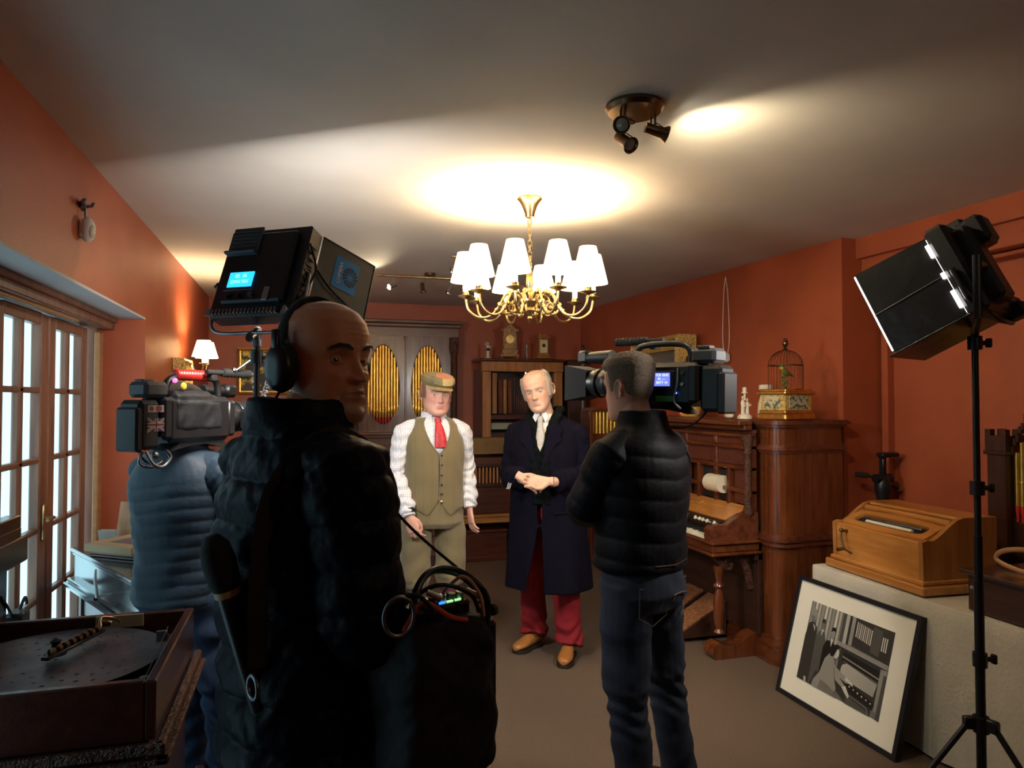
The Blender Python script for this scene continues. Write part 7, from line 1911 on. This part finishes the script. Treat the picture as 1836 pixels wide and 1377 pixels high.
def operator_left():
    bx, by, th = -.425, 2.955, R(142)
    P = dict(hz=.93, sz=1.40, shL=(.165, 0, 1.35), elL=(.19, -.12, 1.16), wrL=(-.02, -.20, 1.42), shR=(-.165, 0, 1.35), elR=(-.25, -.06, 1.16), wrR=(-.18, -.13, 1.43),
             hipL=(.05, -.03, .88), knL=(.02, -.06, .49), anL=(-.02, -.08, .08), hipR=(-.10, -.02, .88), knR=(-.16, -.04, .49), anR=(-.20, -.05, .08),
             H=hm((.055, -.035, 1.57), 4, 4, 6, 1.0), face=dict(w=1., jaw=1.))
    g = G(); base_body(g, P)
    hand(g, handB(P['wrL'], (-.2, -.8, .45), (-.1, .5, .8)), -1, (30, 40, 30), .4, .8)
    hand(g, handB(P['wrR'], (.15, -.8, .35), (.8, .2, .2)), 1, (35, 45, 30), .4, .8)
    body = mkf('person', [fuse(g, .005, 2)], 'skin_fair', None, skin_paint(P['H'], (.55, .29, .20)), loc=(bx, by, 0), rz=th)
    prop(body, 'camera operator in slate blue top and jeans, face hidden behind the left camera', 'person')
    body.scale = (1, 1, .955)
    def msk(X, Y, Z):
        m_ = np.clip((sstep(-.04, .0, Z) * (Y > -.03)) + sstep(.06, .075, Z), 0, 1); return -.004 + .018 * m_
    g = G(P['H']); g.rows(head_rows(P['face'], 0, msk, 96, 72), True, True); mk('hair', g, MT['darkhair'], body, 80)
    g = G(); stack(g, [(1.00, .158, .118), (.93, .172, .135, 0, .008), (.84, .176, .138, 0, .008), (.80, .15, .12)], 30)
    for k in ('L', 'R'):
        h_, kn, an = V(P['hip' + k]), V(P['kn' + k]), V(P['an' + k])
        g.tube(bez([h_, h_.lerp(kn, .5), kn, kn.lerp(an, .5), an], 6), [.098] * 6 + [.090] * 6 + [.074] * 6 + [.070] * 6 + [.068], 20)
    mkf('jeans', [fuse(g, .006, 2, lambda co, no: cloth_noise(.005, 11, (1, 1, 1.4), 7.)(co) + .004 * np.sin(co[:, 2] * 70 + 5 * np.sin(co[:, 0] * 16)) * sstep(.7, .4, co[:, 2]))], 'jeans', body)
    def td(co, no):
        z = co[:, 2]; return quilt(z + .02 * np.sin(co[:, 0] * 9), .048, .0045) * sstep(1.33, 1.28, z) + cloth_noise(.003, 9, (1, 1, 1.3), 2.)(co)
    parts = []
    g = G(); stack(g, resamp([(.84, .178, .150), (.86, .186, .155), (.93, .182, .150), (1.02, .176, .148), (1.12, .186, .155), (1.22, .202, .162), (1.30, .204, .158), (1.36, .182, .142, 0, .004), (1.41, .140, .115, 0, .010), (1.44, .095, .088, 0, .014), (1.49, .085, .082, 0, .012)], 50)); parts.append(fuse(g, .006, 2, td))
    for k, s in (('L', 1), ('R', -1)):
        sh, el, wr = V(P['sh' + k]), V(P['el' + k]), V(P['wr' + k]); e2 = el.lerp(wr, .9); g = G()
        g.tube(bez([sh + V((-s * .07, 0, .015)), sh + V((s * .004, 0, -.006)), sh.lerp(el, .5), el, el.lerp(wr, .45), e2], 6), [.064] * 6 + [.080] * 6 + [.073] * 6 + [.066] * 6 + [.054] * 6 + [.044], 20)
        parts.append(fuse(g, .006, 2, sleeve_wr([sh, el, wr], .004)))
    jk = mkf('padded_top', parts, 'bluetop', body)
    for k in ('L', 'R'):
        an = V(P['an' + k]); toe = an + V((0, -.20, 0)); toe.z = 0; hl = an + V((0, .07, 0)); hl.z = 0
        g = G(); shoe(g, hl, toe, .09); sh_ = mkf('shoe', [fuse(g, .006, 2)], 'black', body); g = G(); sole(g, hl, toe); mk('shoe_sole', g, 'soles', sh_, 40)
MT['darkhair'] = pm('dark_hair', (.03, .02, .014), .6, c2=(.05, .034, .022), scale=90, bump=.5, bscale=200)
operator_left()

# ================================================================ BALD SOUND RECORDIST IN THE FOREGROUND
def bald_man():
    bx, by, th = .010, 1.535, R(116)
    HM = hm((.005, -.045, 1.632), -77, -1, 0, 1.10)
    P = dict(hz=1.0, sz=1.475, shL=(.175, 0.02, 1.425), elL=(.21, -.06, 1.16), wrL=(.04, -.20, 1.10), shR=(-.170, 0.01, 1.420), elR=(-.220, -.01, 1.15), wrR=(-.17, -.19, 1.07),
             hipL=(.09, .0, .95), knL=(.10, -.01, .52), anL=(.11, .03, .09), hipR=(-.09, 0, .95), knR=(-.11, -.02, .52), anR=(-.12, .02, .09),
             H=HM, face=dict(w=1.04, jaw=1.04, smile=-.2, cheek=.9, nose=1.15, brow=1.5, fold=1.6, bags=1.3, wrinkle=1.4, chin=1.2))
    base = (.66, .31, .17)
    def ex(c, x, y, z, fr):
        ax = np.abs(x)
        st = np.clip(ga(z + .100, .022) * ga(x, .034) * 1.1 + ga(z + .050, .006) * ga(x, .024) * .8 + ga(ax - .030, .008) * ga(z + .075, .022) * .6, 0, 1) * fr * .85
        nz = .75 + .25 * np.sin(x * 900) * np.sin(z * 850 + x * 300); st = (st * nz)[:, None]
        c = c * (1 - st) + np.array([.22, .17, .14]) * st
        bz = np.clip(sstep(.048, .062, ax) * sstep(-.03, 0, z) * sstep(.075, .045, z) * sstep(-.035, -.01, y) + sstep(.03, .06, y) * sstep(-.07, -.03, z) * sstep(.075, .045, z), 0, 1) * .38
        bz = bz[:, None]; c = c * (1 - bz) + np.array([.16, .11, .085]) * bz
        dk = (ga(ax - .0325, .013) * ga(z + .010, .006) * .22 * fr)[:, None]; return c * (1 - dk)
    g = G()
    stack(g, [(.90, .11, .09), (1.0, .13, .10), (1.33, .15, .10), (1.445, .15, .09), (1.505, .09, .07), (1.52, .055, .055)], 24)
    nb = V((0, .012, 1.475)); ht = HM @ V((0, .018, -.06)); g.tube([nb, nb.lerp(ht, .5), ht, HM @ V((0, .02, 0))], [.068, .061, .060, .05], 18)
    for k in ('L', 'R'):
        arm_tube(g, P['sh' + k], P['el' + k], P['wr' + k], .048, .038, .026); leg_tube(g, P['hip' + k], P['kn' + k], P['an' + k], .075, .052, .038)
    hand(g, handB(P['wrR'], (-.2, -.7, -.5), (.5, .2, -.6)), 1, (45, 55, 35), .4)
    hand(g, handB(P['wrL'], (-.6, -.25, -.6), (-.2, .4, -.6)), -1, (45, 55, 35), .4)
    T0 = g.T; g.T = HM; g.rows(head_rows(P['face'], 0, None, 200, 170), True, True); ear(g, 1, .073); ear(g, -1, .073); g.T = T0
    body = mkf('person', [fuse(g, .0026, 2, None, .4)], 'skin_bald', None, skin_paint(HM, base, (.30, .10, .075), .55, (.10, .055, .035, .9), ex), loc=(bx, by, 0), rz=th)
    prop(body, 'bald person in black headphones and navy puffer jacket, looking back over one shoulder', 'person')
    eyes(body, HM, (.09, .11, .12), (-.42, -1, -.02), pm('eyelid_skin_weathered', tuple(x * .8 for x in base), .5), 12, -15)
    g = G(HM)                                                      # brow ridges of hair
    for s in (-1, 1):
        g.tube([(s * .012, -.0915, .020), (s * .024, -.0925, .0265), (s * .040, -.086, .0285), (s * .054, -.074, .022)], [(.0012, .0022), (.0016, .0030), (.0015, .0026), (.0008, .001)], 8, up=(0, 0, 1))
    mk('eyebrow', g, MT['darkhair'], body, 60)
    # puffer jacket
    def td(co, no):
        z = co[:, 2]; s = z - .05 * co[:, 1]
        return quilt(s, .082, .013) * (1 - .5 * sstep(1.44, 1.49, z)) + cloth_noise(.004, 14, (1, 1, 1), 4.)(co) + cloth_noise(.002, 40)(co)
    parts = []
    g = G(); stack(g, resamp([(.84, .185, .160), (.87, .194, .160), (.95, .190, .158), (1.05, .186, .156), (1.18, .190, .162), (1.30, .202, .166), (1.38, .196, .150), (1.43, .172, .128, 0, .004), (1.465, .140, .112, 0, .010), (1.495, .112, .102, 0, .014), (1.525, .100, .100, 0, .014), (1.545, .095, .095, 0, .016), (1.555, .086, .086, 0, .018)], 56)); parts.append(fuse(g, .005, 2, td))
    for k, s in (('L', 1), ('R', -1)):
        sh, el, wr = V(P['sh' + k]), V(P['el' + k]), V(P['wr' + k]); e2 = el.lerp(wr, .86); g = G()
        g.tube(bez([sh + V((-s * .07, 0, .01)), sh + V((s * .004, 0, -.006)), sh.lerp(el, .5) + V((s * .004, 0, 0)), el, el.lerp(wr, .45), e2], 6), [.070] * 6 + [.085] * 6 + [.083] * 6 + [.078] * 6 + [.068] * 6 + [.052], 22)
        def sd_(co, no, L_=[sh + V((0, 0, .06)), el, wr]):
            s_, d = along(co, L_); return quilt(s_, .078, .011) + cloth_noise(.0035, 16)(co) + cloth_noise(.0015, 42)(co)
        parts.append(fuse(g, .005, 2, sd_))
    g = G(); g.rows([[(rr * math.cos(a), rr * .98 * math.sin(a) + .016, zz) for a in [2 * PI * j / 40 for j in range(40)]] for rr, zz in ((.086, 1.48), (.104, 1.49), (.108, 1.52), (.100, 1.555), (.088, 1.555), (.083, 1.52), (.082, 1.49))], True, False, True)
    parts.append(fuse(g, .005, 2, cloth_noise(.004, 16)))
    g = G(); g.tube(bez([(-.11, .02, 1.490), (-.08, .07, 1.485), (0, .095, 1.485), (.08, .07, 1.485), (.11, .02, 1.490)], 7), [(.020, .016)] * 29, 14); parts.append(fuse(g, .005, 2, cloth_noise(.006, 18)))
    jk = mkf('puffer_jacket', parts, 'puffer', body)
    # trousers (mostly below the frame)
    g = G(); stack(g, [(.98, .15, .115), (.90, .17, .13), (.82, .15, .12)], 24)
    for k in ('L', 'R'): leg_tube(g, P['hip' + k], P['kn' + k], P['an' + k], .098, .074, .066)
    mkf('trousers', [fuse(g, .008, 2, cloth_noise(.004, 10))], 'jeansd', body)
    for k in ('L', 'R'):
        an = V(P['an' + k]); toe = an + V((0, -.20, 0)); toe.z = 0; hl = an + V((0, .07, 0)); hl.z = 0
        g = G(); shoe(g, hl, toe, .09); sh_ = mkf('shoe', [fuse(g, .006, 2)], 'black', body); g = G(); sole(g, hl, toe); mk('shoe_sole', g, 'soles', sh_, 40)
    W = body.matrix_basis.copy()
    W = M.Translation(V((bx, by, 0))) @ M.Rotation(th, 4, 'Z')
    # headphones
    hp = thing('headphones', 'large black over-ear headphones worn by the bald man', 'headphones', (bx, by, 0), th)
    g = G(HM)
    pts = [(.086 * math.cos(a), .012 + .010 * math.sin(a) * 0 + .016, .010 + .118 * math.sin(a)) for a in [R(-4 + 188 * i / 28) for i in range(29)]]
    g.tube(pts, [(.0045, .014)] * 29, 10, up=(0, 1, 0)); mk('headband', g, 'rubber', hp, 50)
    g = G(HM); g.tube([(x * .965, y, z * .97) for x, y, z in pts[5:24]], [(.004, .016)] * 19, 10, up=(0, 1, 0)); mk('headband_pad', g, 'nylon', hp, 50)
    for s in (-1, 1):
        g = G(HM); B = M.Translation(V((s * .074, .016, -.012)))
        g.T = HM @ B
        g.rows([[(s * x, ry * math.cos(a), rz_ * math.sin(a)) for a in [2 * PI * j / 32 for j in range(32)]] for x, ry, rz_ in ((.0, .026, .034), (.004, .034, .043), (.014, .037, .047), (.020, .034, .044))], True, True); mk('ear_cushion', g, 'rubber', hp, 50)
        g = G(HM @ B)
        g.rows([[(s * x, ry * math.cos(a), rz_ * math.sin(a)) for a in [2 * PI * j / 32 for j in range(32)]] for x, ry, rz_ in ((.014, .033, .043), (.020, .0345, .045), (.029, .032, .042), (.035, .024, .032), (.037, .010, .014))], True, True)
        g.box((s * .028, .0, .040), (.010, .016, .06), .004); mk('ear_cup', g, 'blackm', hp, 50)
    g = G(HM); g.tube(bez([(-.09, .02, -.055), (-.10, .05, -.11), (-.09, .08, -.17)], 6), .0025, 6); mk('lead', g, 'rubber', hp, 50)
    # harness strap over the near shoulder
    st = thing('harness_strap', 'wide dark brown strap over the bald man\'s near shoulder', 'strap', (bx, by, 0), th)
    g = G(); pts = bez([(-.10, -.142, 1.32), (-.112, -.126, 1.38), (-.118, -.078, 1.445), (-.118, .0, 1.482), (-.118, .075, 1.445), (-.125, .130, 1.37), (-.135, .154, 1.25), (-.14, .158, 1.08)], 7)
    g.tube(pts, [(.020, .004)] * len(pts), 10, up=(1, 0, 0)); mk('webbing', g, MT['strap'], st, 50)
    g = G(); g.torus((-.145, .168, 1.05), .02, .004, (0, 1, 0)); mk('ring', g, 'steel', st, 50)
    # microphone on its pole, tucked behind the back hip
    mp = thing('boom_microphone', 'black foam-covered microphone with a pale ring, on a pole behind the jacket', 'microphone', (-.148, 1.385, 1.290))
    d = V((.11, .03, -.42)).normalized()
    g = G(); g.tube([V((0, 0, .0)) - d * .02, V((0, 0, 0)), d * .03, d * .07, d * .085], [.012, .026, .030, .028, .022], 18); mk('foam_windshield', g, 'rubber', mp, 60)
    g = G(); g.cyl(d * .082, d * .094, .0235, n=20); mk('pale_ring', g, MT['ringpale'], mp, 50)
    g = G(); g.tube([d * .09, d * .20, d * .50], [.021, .020, .017], 16); g.tube([d * .5, d * .85], .011, 12); mk('pole', g, 'blackm', mp, 50)
    return body
MT['strap'] = pm('dark_brown_webbing', (.018, .009, .006), .75, bump=.4, bscale=500)
MT['ringpale'] = pm('pale_yellow_tape', (.50, .42, .22), .6)
bald_man()

def sound_bag():
    t = thing('sound_bag', 'large black sound recordist\'s bag hanging in front of the bald man', 'equipment bag', (.236, 1.335, .87), R(24))
    g = G(); stack(g, resamp([(.0, .084, .080), (.012, .095, .092), (.06, .098, .096), (.16, .098, .096), (.25, .094, .092), (.285, .086, .084)], 20), 40, 6)
    def bd(co, no): return cloth_noise(.006, 16)(co) + cloth_noise(.002, 50)(co)
    mkf('bag_body', [fuse(g, .005, 3, bd)], 'nylon', t)
    g = G(); g.box((.101, 0, .17), (.028, .12, .18), .012); g.box((.099, .0, .06), (.025, .10, .07), .010); mk('side_pouch', g, 'nylon', t)
    g = G(); g.tube(bez([(.07, -.07, .24), (.080, -.065, .30), (.070, -.05, .330), (.03, -.04, .362), (-.02, -.03, .368), (-.06, -.04, .335), (-.075, -.05, .26)], 7), [(.007, .014)] * 43, 10); mk('carrying_handle', g, 'blackm', t, 50)
    g = G()
    for k, (x, z) in enumerate(((.088, .30), (.092, .27), (.088, .24))): g.torus((x - .026, -.075, z), .010, .0025, (0, 1, 0), 16, 6)
    mk('handle_rings', g, 'black', t, 50)
    g = G(); g.ell((.092, -.05, .28), (.014, .012, .012), 12); g.lathe([(.008, 0), (.012, .004), (.012, .014), (.006, .018)], at=(.096, -.055, .28), z=(.6, -.6, .4), n=14); mk('strap_buckle', g, 'black', t, 40)
    g = G(); g.box((-.01, .0, .285), (.13, .11, .05), .006); mx_ = mk('mixer_panel', g, 'blackg', t)
    for k in range(6):
        g = G(); g.lathe([(.008, 0), (.009, .004), (.007, .014), (0, .015)], at=(-.06 + k * .02, -.035, .31), z=(0, -.2, 1), n=12); mk('mixer_knob', g, 'silver' if k % 2 else 'grey', mx_, 40)
    for k, (x, m_) in enumerate(((-.005, 'led_blue2'), (.012, 'led_grn'), (.03, 'led_grn'))):
        g = G(); g.box((x, -.045, .312), (.014, .004, .003), .001); mk('meter_light', g, m_, mx_, 0)
    for k, (c, mm, r_) in enumerate(((((-.09, -.05, .28), (-.07, -.08, .33), (-.02, -.09, .30), (.02, -.085, .285)), MT['orangecable'], .0045), (((-.08, .0, .30), (-.03, -.06, .35), (.03, -.08, .33), (.06, -.07, .29)), 'black', .004), (((.0, -.02, .31), (.02, -.07, .36), (.045, -.09, .33), (.06, -.085, .285)), MT['pinkcable'], .0032), (((-.10, .02, .28), (-.12, -.05, .33), (-.09, -.09, .35), (-.05, -.09, .31)), 'rubber', .004))):
        g = G(); g.tube(bez(c, 7), r_, 8); mk('audio_cable', g, mm, t, 50)
    for k, (x, z) in enumerate(((-.055, .345), (.03, .335))):
        g = G(); g.cyl((x, -.07, z), (x + .02, -.085, z - .012), .0055, n=12); mk('cable_plug', g, 'chrome', t, 40)
    g = G(); g.torus((-.115, -.075, .315), (.026, .034), .0035, (.35, 1, .1), 24, 8); mk('metal_ring', g, 'steel', t, 50)
    g = G(); g.box((-.10, -.10, .02), (.025, .012, .03), .004); g.ell((-.09, -.10, -.006), .009, 10); mk('hanging_clip', g, 'steel', t, 50)
    # slack strap from the shoulder to the handle: its own thing
    s = thing('shoulder_cable', 'thin black cable running from the jacket down to the bag handle', 'cable', (0, 0, 0))
    a = V((.135, 1.385, 1.385)); b = V((.330, 1.285, 1.200))
    g = G(); g.tube(bez([a, a.lerp(b, .35) + V((0, 0, -.012)), a.lerp(b, .7) + V((0, 0, -.008)), b], 7), .0028, 6); mk('cord', g, 'rubber', s, 50)
MT['orangecable'] = pm('orange_red_cable', (.55, .07, .02), .5)
MT['pinkcable'] = pm('salmon_cable', (.60, .32, .24), .5)
MT['led_blue2'] = emis('blue_meter_light', (.04, .25, .9), 1.5)
MT['led_grn'] = emis('green_meter_light', (.35, .9, .3), 1.2)
sound_bag()
